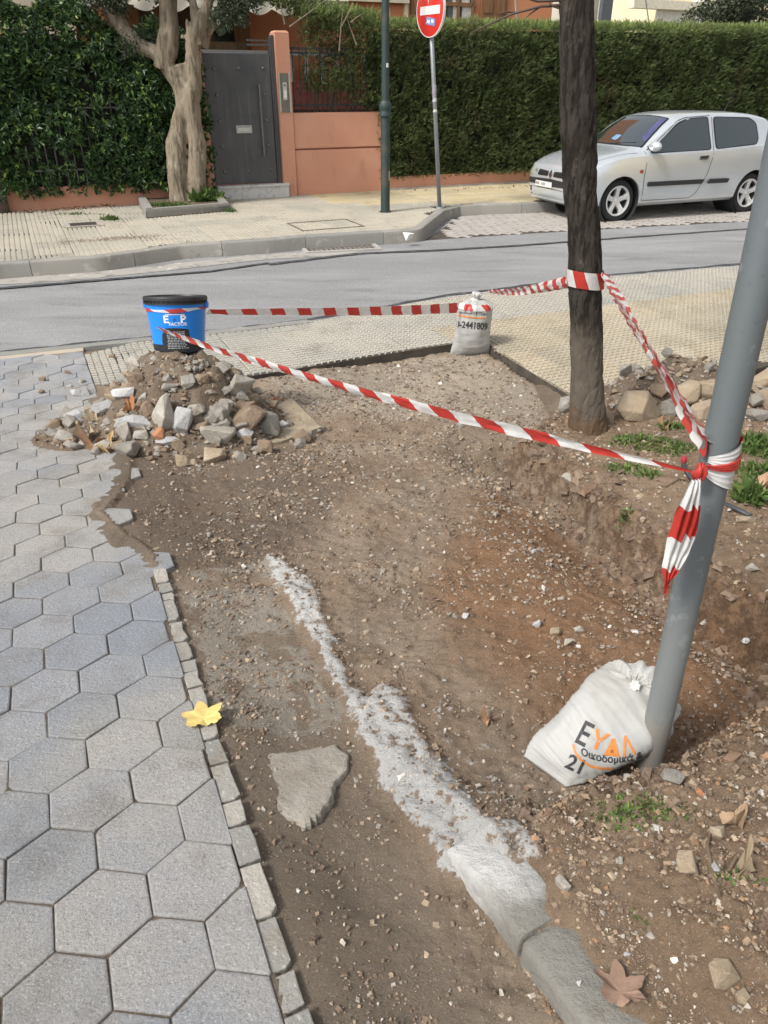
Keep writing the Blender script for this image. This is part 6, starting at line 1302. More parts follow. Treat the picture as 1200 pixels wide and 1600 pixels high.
def reg(x, y):
    dH = sdf(x, y, HEXZ); dW = sdf(x, y, WALK2); ok = (dH > .01) & (dW > .02); _, c = tlook(x, y); cl = fbm(x, y, 4, 3, 5.)
    return ok*np.clip(.10+.5*c['grav']+.55*c['plat']*(y < 2)+.30*c['plat']+1.2*(cl-.45)+.10*c['red']+.25*c['white']-.1*c['trench'], .03, 1)
pm_ = [simple('pebble_%s' % n_, c, .9, n=.25, sc=40) for n_, c in (('pale', (.42, .375, .31)), ('tan', (.33, .255, .18)), ('grey', (.29, .265, .23)), ('brown', (.20, .145, .10)), ('brown_dark', (.15, .105, .075)), ('white', (.56, .53, .48)))]
pebbles('gravel', 56000, [pm_[0], pm_[1], pm_[2], pm_[3], pm_[4], pm_[3]], reg, .0022, .012, 61)
pebbles('gravel', 3000, [pm_[0], pm_[1], pm_[5], pm_[2], pm_[1]], reg, .004, .021, 62)
pebbles('soil_clods', 26000, [pm_[3], pm_[4], pm_[1], pm_[3]], lambda x, y: reg(x, y)*1.3+.12*(sdf(x, y, HEXZ) > .02)*(sdf(x, y, WALK2) > .02), .003, .018, 63)
def regb(x, y): d = sdf(x, y, PLAT)+(fbm(x, y, 11, 3, 7.7)-.5)*.1; return np.exp(-(d/.10)**2)*(y > 1.0)*(x > .2)*np.clip(2.2*(fbm(x, y, 6, 3, 2.2)-.3), 0, 1)
pebbles('bank_clods', 5200, [pm_[3], pm_[4], pm_[4], pm_[3], simple('clod_rust', (.165, .105, .068), .95, n=.3, sc=40)], regb, .007, .040, 65, box=(.3, 1.9, 1.1, 3.9))
pebbles('dirt_smear', 2600, [pm_[3], pm_[4], pm_[3], pm_[1]], lambda x, y: np.exp(-((x+3.25)/.42)**2-((y-9.35-.42*(x+3.25))/.10)**2)*1., .004, .012, 69, box=(-4.4, -2.1, 8.7, 10.0), hf=lambda x, y: FZ+.001)
pebbles('grit', 9000, [pm_[0], pm_[1], pm_[0], pm_[5]], lambda x, y: ((sdf(x, y, PLAT) < 0) & (y < 1.6) | (tlook(x, y)[1]['grav'] > .5))*np.clip(3*(fbm(x, y, 5, 3, 3.3)-.33), 0, 1), .002, .009, 66)
hmm_ = lambda x, y: np.array([1. if mound(a, b) > .015 else 0. for a, b in zip(x, y)])
pebbles('heap_grit', 5200, [pm_[2], pm_[1], pm_[3], pm_[3], pm_[4], rockm[0]], hmm_, .004, .026, 67, box=(HCx-.95, HCx+.7, HCy-.55, HCy+.5), hf=lambda x, y: surf(x, y)-.002)
pebbles('heap_grit', 2200, [pm_[2], pm_[1], pm_[3], pm_[4], rockm[3]], lambda x, y: np.array([1. if mound2(a, b) > .02 else 0. for a, b in zip(x, y)]), .006, .035, 68, box=(RC.x-.7, RC.x+1.3, RC.y-.4, RC.y+.35), hf=lambda x, y: max(terr1(x, y), -.012)+mound2(x, y)*.72)
pebbles('soil_crumbs', 26000, [pm_[3], pm_[1], pm_[4], simple('crumb_tan', (.30, .215, .145), .95, n=.3, sc=40), simple('crumb_orange', (.27, .165, .095), .95, n=.3, sc=40), pm_[3]], lambda x, y: (sdf(x, y, PLAT) < .02)*np.clip(.25+2*(fbm(x, y, 7, 3, 1.3)-.4), .05, 1), .003, .017, 71, box=(.1, 2.0, .5, 1.9))
pebbles('soil_crumbs', 16000, [pm_[3], pm_[1], pm_[4], pm_[2]], lambda x, y: (sdf(x, y, HEXZ) > .03)*(sdf(x, y, PLAT) > 0)*np.clip(2*(fbm(x, y, 5, 3, 6.3)-.36), .03, 1), .003, .014, 72, box=(-1.0, 1.3, 1.0, 4.6))
# grit spilled on the pavers by the heap
rs = np.random.RandomState(64)

# grass and weeds on the planting strip
zf = lambda x, y: terr1(x, y)
for i, (px, py, rx, ry, n_, h, lab, br) in enumerate([(1000, 690, .16, .10, 420, .055, 'low green weeds between the tree foot and the tape', .7), (1052, 700, .12, .10, 260, .05, 'low green weeds under the slanting tape', .7), (975, 735, .10, .06, 180, .045, 'weed patch in the soil left of the post', .7), (1012, 742, .06, .05, 150, .05, 'small weed rosette left of the knot', .8),
        (1180, 700, .14, .14, 420, .09, 'taller grass right of the post below the pile', .25), (1170, 778, .07, .06, 260, .11, 'bright grass tuft beside the black pipe', .2), (1185, 740, .12, .10, 200, .07, 'grass to the right of the wrapped tape', .3), (858, 690, .05, .035, 150, .035, 'bright green weed left of the tree foot', .7), (1192, 578, .08, .05, 120, .07, 'bright green weed behind the stone pile', .6),
        (985, 1270, .09, .06, 420, .026, 'mossy green patch below the post foot', .8), (1045, 1262, .06, .04, 160, .024, 'tiny weed in the soil right of the mossy patch', .8), (1000, 1440, .03, .03, 40, .018, 'tiny weed between stones in the lower right soil', .7), (1150, 1372, .05, .03, 50, .03, 'small weed beside the twig at the right edge', .8), (980, 802, .03, .03, 60, .05, 'tiny weed on the edge of the bank', .4), (812, 1408, .02, .012, 40, .02, 'tiny green weed growing from the kerb joint', .8), (1050, 668, .08, .04, 160, .05, 'weeds at the foot of the stone pile', .6)]):
    P = att(px, py); tuft('weed_patch', P, rx, ry, n_, h, lab, seed=70+i, zf=zf, broad=br, wid=.05)
rr = random.Random(5)
# roots and twigs in the bank
rt = simple('root_bark', (.16, .115, .075), .9, n=.3, sc=30)
for i, (L_, lab) in enumerate([([(800, 700), (830, 690), (850, 680), (880, 672)], 'thin pale root on the soil left of the tree foot'), ([(1112, 1290), (1105, 1320), (1112, 1360), (1124, 1400)], 'forked dry twig in the soil right of the jagged stone'), ([(1150, 1340), (1143, 1352), (1138, 1362)], 'short stalk below the long brown leaf'), ([(1040, 760), (1060, 748), (1080, 752)], 'dry stick lying in the weeds')]):
    q = [att(a, b, .008) for a, b in L_]; put('twig', MB().tube(q, [.004]*len(q), 6).mesh('twig', rt), loc=q[0], label=lab, cat='twig')
# black pipe with red cap
bp = simple('pipe_black', (.045, .05, .055), .5, n=.1)
q = [att(1068, 728, .05), att(1076, 742, .03), att(1092, 762, .012), att(1120, 782, .012), att(1150, 795, .012), att(1172, 806, .0)]
pp = empty('irrigation_pipe', q[2], label='black irrigation pipe with a red cap sticking out of the weeds by the post', cat='pipe')
put('pipe', MB().tube([q[0]+Vector((-.004, 0, .03))]+q, .010, 10).mesh('pipe', bp, True), pp); put('cap', MB().lathe([(0, .012), (.010, .010), (.013, 0), (.013, -.014)], q[0]+Vector((-.004, 0, .036)), n=12).mesh('cap', simple('cap_red', (.40, .03, .05), .5)), pp)

# ------------------------------------------------------------------ leaves
def leaf(px, py, width_px, ang, col, label, lobes=5, stem=True, curlz=.018, seed=0, deep=.5, hf=None, stretch=1.):
    rs = random.Random(seed); P = march(px, py, hf or (lambda x, y: terr1(x, y)+.004)); Rr = width_px/pxm(P)/2*1.12; n = 110; out = []
    for i in range(n):
        a = 2*math.pi*i/n; t = ((a-math.pi/2+math.pi) % (2*math.pi))-math.pi     # 0 at the tip
        r = 0
        for k, (la, ll) in enumerate(((0, 1.), (.95, .92), (-.95, .92), (1.95, .66), (-1.95, .66))):
            w = .50; fl = .62-.28*deep; dd = abs(((t-la+math.pi) % (2*math.pi))-math.pi); r = max(r, fl*(.72 if abs(t) > 2.5 else 1)+(ll-fl)*max(0, 1-dd/w)**(1.0+deep*.4))
        r = r*(1+.07*abs(math.sin(t*9+.5))); out.append((Rr*r*math.cos(a)*stretch, Rr*r*math.sin(a)))
    V = []; rings = 7
    for k in range(rings+1):
        f = k/rings
        for x, y in out:
            xx, yy_ = x*f, y*f; vein = abs(math.sin(math.atan2(yy_, xx)*2.5+.3)); z = curlz*(f**2)*(1.2*math.sin(math.atan2(yy_, xx)*2+seed)+.7*math.sin(math.atan2(yy_, xx)*3+seed*2)+.6)+.004*vein*f
            c, s = math.cos(ang), math.sin(ang); X, Y = P.x+xx*c-yy_*s, P.y+xx*s+yy_*c; V.append((X, Y, float(gz(Y))-float(gz(P.y))+P.z+z+.003))
    F = [(k*n+i, k*n+(i+1) % n, (k+1)*n+(i+1) % n, (k+1)*n+i) for k in range(rings) for i in range(n)]
    m = Mat('leaf_%d' % seed, col, .7, spec=.25); m.lay(tuple(min(1, q*1.25) for q in col), 'noise', 60, .45, .65, .6, detail=4.); m.lay(tuple(q*.6 for q in col), 'noise', 25, .58, .72, .5, detail=5.); m.bump('noise', 90, .4, .002); m = m.done()
    root = put('fallen_leaf', mesh_from('fallen_leaf', V, F, m, True), loc=P, label=label, cat='leaf')
    if stem:
        c, s = math.cos(ang), math.sin(ang); d_ = Vector((s, -c, 0)); put('stalk', MB().tube([P+Vector((0, 0, .006)), P+d_*Rr*.5+Vector((0, 0, .007)), P+d_*Rr*.98+Vector((d_.y*.01, d_.x*.01, .004))], .0013, 5).mesh('stalk', m), root)
    return root
pavf = lambda x, y: float(gz(y))+.003
leaf(318, 1124, 74, R(20), (.62, .47, .17), 'bright yellow lobed leaf lying on the paver edge', seed=1, hf=pavf, deep=.25, stem=False, curlz=.0025)
leaf(969, 1552, 92, R(-8), (.25, .165, .12), 'large brown plane leaf on the soil beside the kerb', seed=2, deep=.45, curlz=.008, stem=False, hf=lambda x, y: float(gz(y))+.026)
leaf(1150, 1288, 60, R(95), (.33, .23, .15), 'long curled brown leaf at the right edge beside the pale stone', seed=3, deep=.6, curlz=.03, stretch=.7)
leaf(763, 1127, 26, R(40), (.33, .20, .12), 'small brown leaf alone on the cement dust left of the sandbag', seed=4, curlz=.02)
leaf(835, 611, 20, R(70), (.38, .17, .08), 'rust brown leaf on the gravel left of the tree trunk', seed=5, curlz=.03)
for i, (a, b, w, g, c, lab) in enumerate([(150, 697, 44, 60, (.38, .23, .14), 'reddish brown leaf at the left foot of the rubble heap'), (165, 706, 40, -30, (.45, .33, .18), 'yellow brown leaf below the reddish leaf by the heap'), (138, 682, 34, 130, (.40, .31, .2), 'pale brown leaf above the reddish leaf by the heap'), (145, 660, 26, 10, (.42, .35, .24), 'tan leaf left of the long mortar strip'), (204, 642, 26, 80, (.45, .22, .10), 'orange brown leaf on the left slope of the heap')]): leaf(a, b, w, R(g), c, lab, seed=10+i, curlz=.035, hf=lambda x, y: surf(x, y)+.006)
leaf(1195, 762, 40, R(60), (.42, .27, .18), 'pinkish brown leaf in the grass at the right edge', seed=20, curlz=.03); leaf(1040, 668, 26, R(10), (.40, .26, .15), 'orange brown leaf at the foot of the stone pile', seed=21, curlz=.03); leaf(1165, 1360, 44, R(-60), (.28, .22, .15), 'withered leaf at the right edge under the long leaf', seed=22, curlz=.03)
for i, (a, b) in enumerate([(105, 582), (66, 593), (64, 612), (175, 556)]): place_rock(a, b, 12, 8, 2, ['brown clod on the cement apron left of the tiles', 'small dark clod on the left pavers', 'dark crumbs on the left pavers below the apron', 'brown clod on the grey tiles left of the bucket'][i], None, seed=2600+i, hf=lambda x, y: float(gz(y))+.003, name='soil_clod', cat='clod')

# ------------------------------------------------------------------ bucket
BK = Vector((-1.112, 3.93, 0)); BZ = atY(283, 555, 3.83).z; k_ = FPX/(BK.y*PC-(BZ+.1-CZ)*PS); bh = (atY(283, 470, 3.93).z-BZ)*1.07
RB, RT = 38.5/k_, 46./k_
bkt = empty('paint_bucket', (BK.x, BK.y, BZ), label='blue plastic paint bucket with black lid standing on the rubble heap', cat='bucket')
blue = Mat('bucket_blue', (.010, .22, .72), .35, spec=.5, coords='object'); blue.vary(2, .08); blue = blue.done(); bblk = simple('bucket_black', (.018, .018, .020), .45, n=.3, sc=25, coords='object')
def rad_b(t): return RB+(RT-RB)*t
prof = [(0, 0), (RB-.006, 0), (RB, .006)]+[(rad_b(t), t*bh*.92) for t in np.linspace(.05, 1, 12)]
put('tub', auto_smooth(MB().lathe(prof, (BK.x, BK.y, BZ), n=64).mesh('tub', blue), 40), bkt)
put('base_band', auto_smooth(MB().lathe([(rad_b(0)+.001, .002), (rad_b(.12)+.0016, bh*.92*.15)], (BK.x, BK.y, BZ), n=64).mesh('base_band', bblk)), bkt)
lidp = [(RT-.002, bh*.86), (RT+.008, bh*.862), (RT+.008, bh*.885), (RT+.002, bh*.89), (RT+.003, bh*.925), (RT+.009, bh*.93), (RT+.009, bh*.975), (RT+.004, bh), (RT-.008, bh), (RT-.012, bh*.975), (0, bh*.975)]
put('lid', auto_smooth(MB().lathe(lidp, (BK.x, BK.y, BZ), n=64).mesh('lid', bblk), 35), bkt)
for k in range(36):
    a = 2*math.pi*k/36; u = Vector((math.cos(a), math.sin(a), 0)); 
rim_ = MB()
for k in range(40):
    a = 2*math.pi*k/40; u = Vector((math.cos(a), math.sin(a), 0)); v = Vector((-u.y, u.x, 0)); rim_.box(Vector((BK.x, BK.y, BZ+bh*.908))+u*(RT+.005), (.004, .004, bh*.034), (u, v, Vector((0, 0, 1))))
put('lid_ribs', rim_.mesh('lid_ribs', bblk), bkt, kind='stuff')
hd = [Vector((BK.x, BK.y, BZ+bh*.86))+Vector((math.cos(a)*(RT+.012), -abs(math.sin(a))*(RT+.012)*.0+.0, 0)) for a in (math.pi, 0)]
hp_ = [Vector((BK.x+math.cos(a)*(RT+.012), BK.y+math.sin(a)*(RT+.014), BZ+bh*(.86-.10*abs(math.sin(a))))) for a in np.linspace(0, math.pi, 25)]
put('handle', MB().tube(hp_, .0025, 6).mesh('handle', simple('handle_wire', (.10, .10, .10), .4, .5)), bkt)
for s_ in (-1, 1): put('handle_lug', MB().box((BK.x+s_*(RT+.006), BK.y, BZ+bh*.84), (.016, .03, .035), bev=.003).mesh('handle_lug', blue), bkt)
camdir_b = math.atan2(-BK.y, -BK.x)        # print faces the camera side
def bmap(x, z, off):                        # x: metres along the wall from the print centre, z: height above base
    t = z/(bh*.92); r = rad_b(t)+off; a = camdir_b+.0+x/r; return Vector((BK.x+r*math.cos(a), BK.y+r*math.sin(a), BZ+z))
def wrap_poly(poly, off, name, mat, parent, mp, cuts=.012):
    bm = bmesh.new(); f = bm.faces.new([bm.verts.new((p[0], p[1], 0)) for p in poly]); x0, x1 = min(p[0] for p in poly), max(p[0] for p in poly)
    for a in np.arange(x0+cuts, x1, cuts): bmesh.ops.bisect_plane(bm, geom=list(bm.verts)+list(bm.edges)+list(bm.faces), plane_co=(a, 0, 0), plane_no=(1, 0, 0))
    y0, y1 = min(p[1] for p in poly), max(p[1] for p in poly)
    for a in np.arange(y0+cuts, y1, cuts): bmesh.ops.bisect_plane(bm, geom=list(bm.verts)+list(bm.edges)+list(bm.faces), plane_co=(0, a, 0), plane_no=(0, 1, 0))
    for v in bm.verts: v.co = mp(v.co.x, v.co.y, off)
    me = bpy.data.meshes.new(name); bm.to_mesh(me); bm.free(); me.materials.append(mat); return put(name, me, parent)
def text_mesh(s, size, name, mat, parent, mp, x, y, off, rot=0., bold=.0, squeeze=1., shear=0., cuts=.01, arc=None, **k):
    cu = bpy.data.curves.new(name, 'FONT'); cu.body = s; cu.size = size; cu.align_x = 'CENTER'; cu.align_y = 'CENTER'; cu.offset = bold*size; cu.shear = shear; cu.resolution_u = 3
    o = bpy.data.objects.new('tmpt', cu); COL.objects.link(o); dg = bpy.context.evaluated_depsgraph_get(); me = bpy.data.meshes.new_from_object(o.evaluated_get(dg)); bpy.data.objects.remove(o)
    bm = bmesh.new(); bm.from_mesh(me); bpy.data.meshes.remove(me); bmesh.ops.triangulate(bm, faces=bm.faces)
    for v in bm.verts: v.co.x *= squeeze
    xs_ = [v.co.x for v in bm.verts]; ys_ = [v.co.y for v in bm.verts]
    for a in np.arange(min(xs_)+cuts, max(xs_), cuts): bmesh.ops.bisect_plane(bm, geom=list(bm.verts)+list(bm.edges)+list(bm.faces), plane_co=(a, 0, 0), plane_no=(1, 0, 0))
    for a in np.arange(min(ys_)+cuts, max(ys_), cuts): bmesh.ops.bisect_plane(bm, geom=list(bm.verts)+list(bm.edges)+list(bm.faces), plane_co=(0, a, 0), plane_no=(0, 1, 0))
    for v in bm.verts:
        X, Y = v.co.x, v.co.y
        if arc: Y += arc*X*X
        v.co = mp(x+X*math.cos(rot)-Y*math.sin(rot), y+X*math.sin(rot)+Y*math.cos(rot), off)
    me = bpy.data.meshes.new(name); bm.to_mesh(me); bm.free(); me.materials.append(mat); return put(name, me, parent, **k)
inkw = simple('ink_white', (.75, .77, .80), .6, n=.12, sc=120); inkk = simple('ink_black', (.035, .035, .038), .7, n=.6, sc=160)
bx = -.012
text_mesh('E', .052, 'printed_text', inkw, bkt, bmap, bx-.048, bh*.60, .0012, bold=.03, squeeze=1.15, cuts=.02)
wrap_poly([(bx-.012, bh*.60-.010), (bx-.004, bh*.60+.010), (bx+.006, bh*.60-.010), (bx+.002, bh*.60-.010), (bx-.004, bh*.60+.002), (bx-.008, bh*.60-.010)][::-1], .0012, 'printed_mark', simple('ink_navy', (.01, .06, .22), .5), bkt, bmap, .02)
text_mesh('P', .052, 'printed_text', inkw, bkt, bmap, bx+.040, bh*.60, .0012, bold=.03, squeeze=1.15, cuts=.02)
text_mesh('FACTOR', .024, 'printed_text', inkw, bkt, bmap, bx+.012, bh*.515, .0012, bold=.02, cuts=.02)
wrap_poly([(bx-.05, bh*.685), (bx+.05, bh*.685), (bx+.05, bh*.697), (bx-.05, bh*.697)], .0012, 'printed_line', inkw, bkt, bmap, .02)
lab_ = wrap_poly([(bx-.070, bh*.03), (bx-.078, bh*.12), (bx-.082, bh*.20), (bx-.078, bh*.32), (bx-.055, bh*.44), (bx-.01, bh*.45), (bx+.05, bh*.43), (bx+.065, bh*.42), (bx+.068, bh*.30), (bx+.072, bh*.16), (bx+.068, bh*.03)][::-1], .0018, 'black_label', bblk, bkt, bmap)
rr = random.Random(8)
for k in range(11):
    y_ = bh*(.37-.030*k)-(0); x_ = bx-.052+rr.uniform(0, .006)
    while x_ < bx+.045:
        w_ = rr.uniform(.006, .018); wrap_poly([(x_, y_), (x_+w_, y_), (x_+w_, y_+.0035), (x_, y_+.0035)], .0026, 'print_line', simple('ink_grey', (.42, .44, .46), .6) if k == 0 and x_ < bx-.04 else bpy.data.materials.get('ink_grey') or inkw, lab_, bmap, .02); x_ += w_+.004

# ------------------------------------------------------------------ sandbags
bagm = Mat('woven_sack', (.40, .40, .385), .6, spec=.3); bagm.lay((.31, .295, .26), 'noise', 4, .45, .7, .6, detail=5.); bagm.lay((.28, .23, .18), 'noise', 10, .58, .78, .35, detail=6.)
bagm.bump('noise', 9, .30, .02, detail=3.); bagm.bump('noise', 220, .25, .001)
bagm.m.node_tree; bagm = bagm.done()
def catmull(tab, u):
    n = len(tab)-1; x = min(max(u, 0), 1)*n; i = min(int(x), n-1); t = x-i; p = [tab[min(max(i+k, 0), n)] for k in (-1, 0, 1, 2)]
    return .5*((2*p[1])+(-p[0]+p[2])*t+(2*p[0]-5*p[1]+4*p[2]-p[3])*t*t+(-p[0]+3*p[1]-3*p[2]+p[3])*t**3)
class Bag:
    def __init__(s, rings, seed, pleat=11, crease=.004, freq=30., tp=.085):
        """rings: (centre, half width, half thickness, width direction, thickness direction)"""
        s.tab = [np.array((*c, a, b, *w, *n_), float) for c, a, b, w, n_ in rings]; s.seed = seed; s.pl = pleat; s.cr = crease; s.fq = freq; s.tp = tp
    def at(s, u, ph, off=0.):
        v = catmull(s.tab, u); w = Vector(v[5:8]).normalized(); nn = Vector(v[8:11]); nn = (nn-w*nn.dot(w)).normalized()
        a, b = v[3], v[4]; cp, sp_ = math.cos(ph), math.sin(ph); ex = .88
        k = 1.0; top = float(min(1, max(0, (u-.50)/.35))); k += top*s.tp*(math.sin(s.pl*ph+s.seed+1.5*mnoise.noise(Vector((cp*2, sp_*2, s.seed))))+.55*math.sin(19*ph+2*u+s.seed)*.6)
        X = w*(a*k*math.copysign(abs(cp)**ex, cp))+nn*(b*k*math.copysign(abs(sp_)**ex, sp_)); p = Vector(v[:3])+X; nr = (w*(cp/max(a, .01))+nn*(sp_/max(b, .01))).normalized()
        cz = s.cr*(mnoise.noise(Vector((u*s.fq, cp*1.2, sp_*1.2+s.seed)))+.5*mnoise.noise(Vector((u*s.fq*2.2, cp*2, sp_*2+s.seed)))); big = .010*mnoise.noise(Vector((u*4, cp*1.8+s.seed, sp_*1.8)))
        fold = -.018*top*max(0, math.sin(s.pl*.5*ph+s.seed*2))**4
        return p+nr*((cz+big+fold)*min(1, 6*u+.1)+off)
    def mesh(s, name, mat, nu=170, nv=120):
        G = [[s.at(i/nu, 2*math.pi*j/nv) for j in range(nv)] for i in range(nu+1)]; mb = MB().grid(G, close_u=True); mb.f += [tuple(range(nv)), tuple(nu*nv+k for k in range(nv))[::-1]]; mb.m += [0, 0]
        me = mb.mesh(name, mat, True); bm = bmesh.new(); bm.from_mesh(me); bmesh.ops.recalc_face_normals(bm, faces=bm.faces); bm.to_mesh(me); bm.free(); return me
inko = simple('ink_orange', (.62, .22, .05), .6, n=.12, sc=60)
def knot(c, d, r, parent, mat, seed=0, tail=1.):
    """twisted neck with a small ruff of cloth"""
    d = Vector(d).normalized(); x = d.cross(Vector((0, .3, 1))).normalized(); y = d.cross(x); G = []
    for i, (rr_, h) in enumerate(((r*1.3, -.012), (r*.6, 0), (r*.5, .006), (r*.75, .013), (r*1.05, .022*tail), (r*1.0, .029*tail), (r*.55, .026*tail))):
        G.append([c+d*h+(x*math.cos(a)+y*math.sin(a))*rr_*(1+.14*math.sin(7*a+.5*i+seed)+.10*math.sin(11*a+seed)) for a in [2*math.pi*k/40 for k in range(40)]])
    mb = MB().grid(G, close_u=True); mb.f.append(tuple(6*40+k for k in range(40))); mb.m.append(0); put('knot', mb.mesh('knot', mat, True), parent)
# bag by the post
SB = att(850, 1206); up = Vector((0, 0, 1)); g0 = terr1(.5, 1.25)
def bp_(px, py, z): return at(px, py, z)
zb_ = SB.z
vc = -Vector(ray(950, 1120)).normalized(); sr = Vector((1, 0, 0)); sr = (sr-vc*sr.dot(vc)).normalized(); su_ = vc.cross(sr)     # towards the eye, right, up
wd = (sr*.56-su_*.83).normalized(); er = (sr*.83+su_*.56).normalized(); wg = (bp_(886, 1232, zb_)-bp_(815, 1181, zb_)).normalized()
def bc_(px, py, z, fwd=0.): return bp_(px, py, zb_+z)+vc*fwd
rings = [(bc_(851, 1205, .010), .068, .008, wg, vc*.5+Vector((0, 0, 1))), (bc_(868, 1190, .030), .080, .034, wg*.6+wd*.4, vc), (bc_(893, 1170, .050), .088, .058, wd, vc), (bc_(925, 1146, .070), .106, .078, wd, vc*.95+er*.05),
         (bc_(958, 1124, .085), .122, .096, wd, vc*.8+er*.3), (bc_(982, 1108, .098), .122, .104, wd, vc*.45+er*.7), (bc_(991, 1098, .105, .045), .108, .100, wd, vc*.15+er), (bc_(993, 1088, .11, .085), .076, .072, wd, er), (bc_(992, 1079, .112, .105), .040, .038, wd, er), (bc_(990, 1074, .115, .100), .012, .012, wd, er)]
bag2 = Bag(rings, 2.3, 13, .0030, 75., .12)
b2_ = empty('sandbag', SB, label='white printed sandbag tied shut and slumped against the grey post', cat='sandbag')
put('sack', bag2.mesh('sack', bagm), b2_); dk_ = vc.copy(); knot(Vector(catmull(bag2.tab, 1)[:3]), dk_, .013, b2_, simple('sack_knot', (.50, .50, .485), .6, n=.08, sc=20, bump=.4), 1)
put('tie', MB().lathe([(.012, -.003), (.0145, 0), (.012, .004)], Vector(catmull(bag2.tab, 1)[:3])+dk_.normalized()*.002, (dk_.normalized().orthogonal().normalized(), dk_.normalized().cross(dk_.normalized().orthogonal().normalized()), dk_.normalized()), 20).mesh('tie', simple('tie_dark', (.06, .06, .07), .6)), b2_)
# upright bag on the kerb corner
B1 = att(735, 553); bz = B1.z-.01; kk_ = pxm(B1+Vector((0, 0, .25))); wdir = Vector((1, .12, 0)).normalized(); hh = atY(742, 466, B1.y).z-bz
def c1(f, dx=0.): return (B1.x+dx+.02*f, B1.y+.02, bz+hh*f)
rings = [(c1(a), b/kk_, c, wdir, (0, -1, 0)) for a, b, c in ((.0, 32, .020), (.05, 32, .065), (.20, 30, .100), (.42, 28.5, .115), (.62, 27.5, .115), (.80, 26.5, .11), (.90, 23.5, .095), (.955, 15, .055), (.965, 4, .015))]
bag1 = Bag(rings, 5.1, 9, .0025, 26., .10); b1_ = empty('sandbag', B1, label='upright tied sandbag with a printed phone number on the corner of the pavement cut', cat='sandbag')
put('sack', bag1.mesh('sack', bagm), b1_); knot(Vector(c1(.965))+Vector((.0, 0, .008)), (0.15, -.1, 1), .032, b1_, simple('sack_knot', (.50, .50, .485), .6, n=.08, sc=20, bump=.4), 3, 1.5)
def projpx(p):
    q = p-Vector((0, 0, CZ)); dep = q.y*PC-q.z*PS; return 600+FPX*q.x/dep, 800+FPX*(-q.y*PS-q.z*PC)/dep
_bc = {}
def findpix(bag, tgt):
    if id(bag) not in _bc:
        L_ = []
        for i in range(60):
            u = .05+.9*i/59; c = Vector(catmull(bag.tab, u)[:3])
            for k in range(120):
                ph = 2*math.pi*k/120; p = bag.at(u, ph); q = p-Vector((0, 0, CZ))
                if (p-c).dot(q) < 0: X, Y = projpx(p); L_.append((X, Y, u, ph))
        _bc[id(bag)] = L_
    b = min(_bc[id(bag)], key=lambda r: (r[0]-tgt[0])**2+(r[1]-tgt[1])**2); return b[2], b[3]
def flipof(bag, u, ph): return 1 if projpx(bag.at(u, ph+.1))[0] > projpx(bag.at(u, ph-.1))[0] else -1
def bvh_of(bag):
    me = bag.mesh('tmp', bagm); bm = bmesh.new(); bm.from_mesh(me); b = BVHTree.FromBMesh(bm); bm.free(); bpy.data.meshes.remove(me); return b
def printmap(bvh, px, py, rot=0.):
    """a print pressed onto the sack: the pattern drawn facing the street side, wrapped on the cloth"""
    def f(x, y, off):
        c, s = math.cos(rot), math.sin(rot); X, Y = px+x*c+y*s, py+x*s-y*c; r = Vector(ray(X, Y)).normalized(); h = bvh.ray_cast(Vector((0, 0, CZ)), r)
        if h[0] is None: h = bvh.find_nearest(Vector((0, 0, CZ))+r*1.7)
        return h[0]-r*off
    return f
bv2, bv1 = bvh_of(bag2), bvh_of(bag1)
def bagtext(bv_, s, px, py, size, mat, parent, rot=0., **k): text_mesh(s, size, 'printed_text', mat, parent, printmap(bv_, px, py, R(rot)), 0, 0, .0022, cuts=5., **k)
bagtext(bv2, 'Ε', 912, 1149, 50, inkk, b2_, 27, bold=.02, squeeze=.70)
bagtext(bv2, 'Υ', 935, 1159, 40, inko, b2_, 24, bold=.02, squeeze=.95)
bagtext(bv2, 'Δ', 957, 1170, 36, inko, b2_, 6, bold=.02, squeeze=1.0)
bagtext(bv2, 'Λ', 981, 1168, 42, inko, b2_, -12, bold=.02, squeeze=.75)
bagtext(bv2, 'Οικοδομικά &', 955, 1187, 15.5, inkk, b2_, 3, bold=.02, arc=.0045)
bagtext(bv2, '21', 900, 1196, 33, inkk, b2_, 26, bold=.02)
def bagline(bv_, pixs, w, mat, parent):
    G = []
    for i in range(len(pixs)-1):
        (a, b), (c, d) = pixs[i], pixs[i+1]
        for k in range(5):
            t = k/5; x, y = a+(c-a)*t, b+(d-b)*t; L_ = math.hypot(c-a, d-b); nx, ny = -(d-b)/L_*w, (c-a)/L_*w; G.append([printmap(bv_, x+nx*q, y+ny*q)(0, 0, .002) for q in (-1, 0, 1)])
    put('printed_line', MB().grid(G).mesh('printed_line', mat), parent)
bagline(bv2, [(895, 1163), (899, 1176), (908, 1188), (922, 1197), (940, 1201), (960, 1201)], 1.8, inko, b2_)
bagtext(bv1, '0-2441809', 737, 509, 14.5, inkk, b1_, 5, bold=.03, squeeze=.80)
bagline(bv1, [(715, 492), (728, 495), (745, 497), (762, 497)], 1.2, inko, b1_)
bagtext(bv1, 'Οικοδομικά & Υλικά', 738, 489.5, 5.2, inkk, b1_, 4, bold=.02)

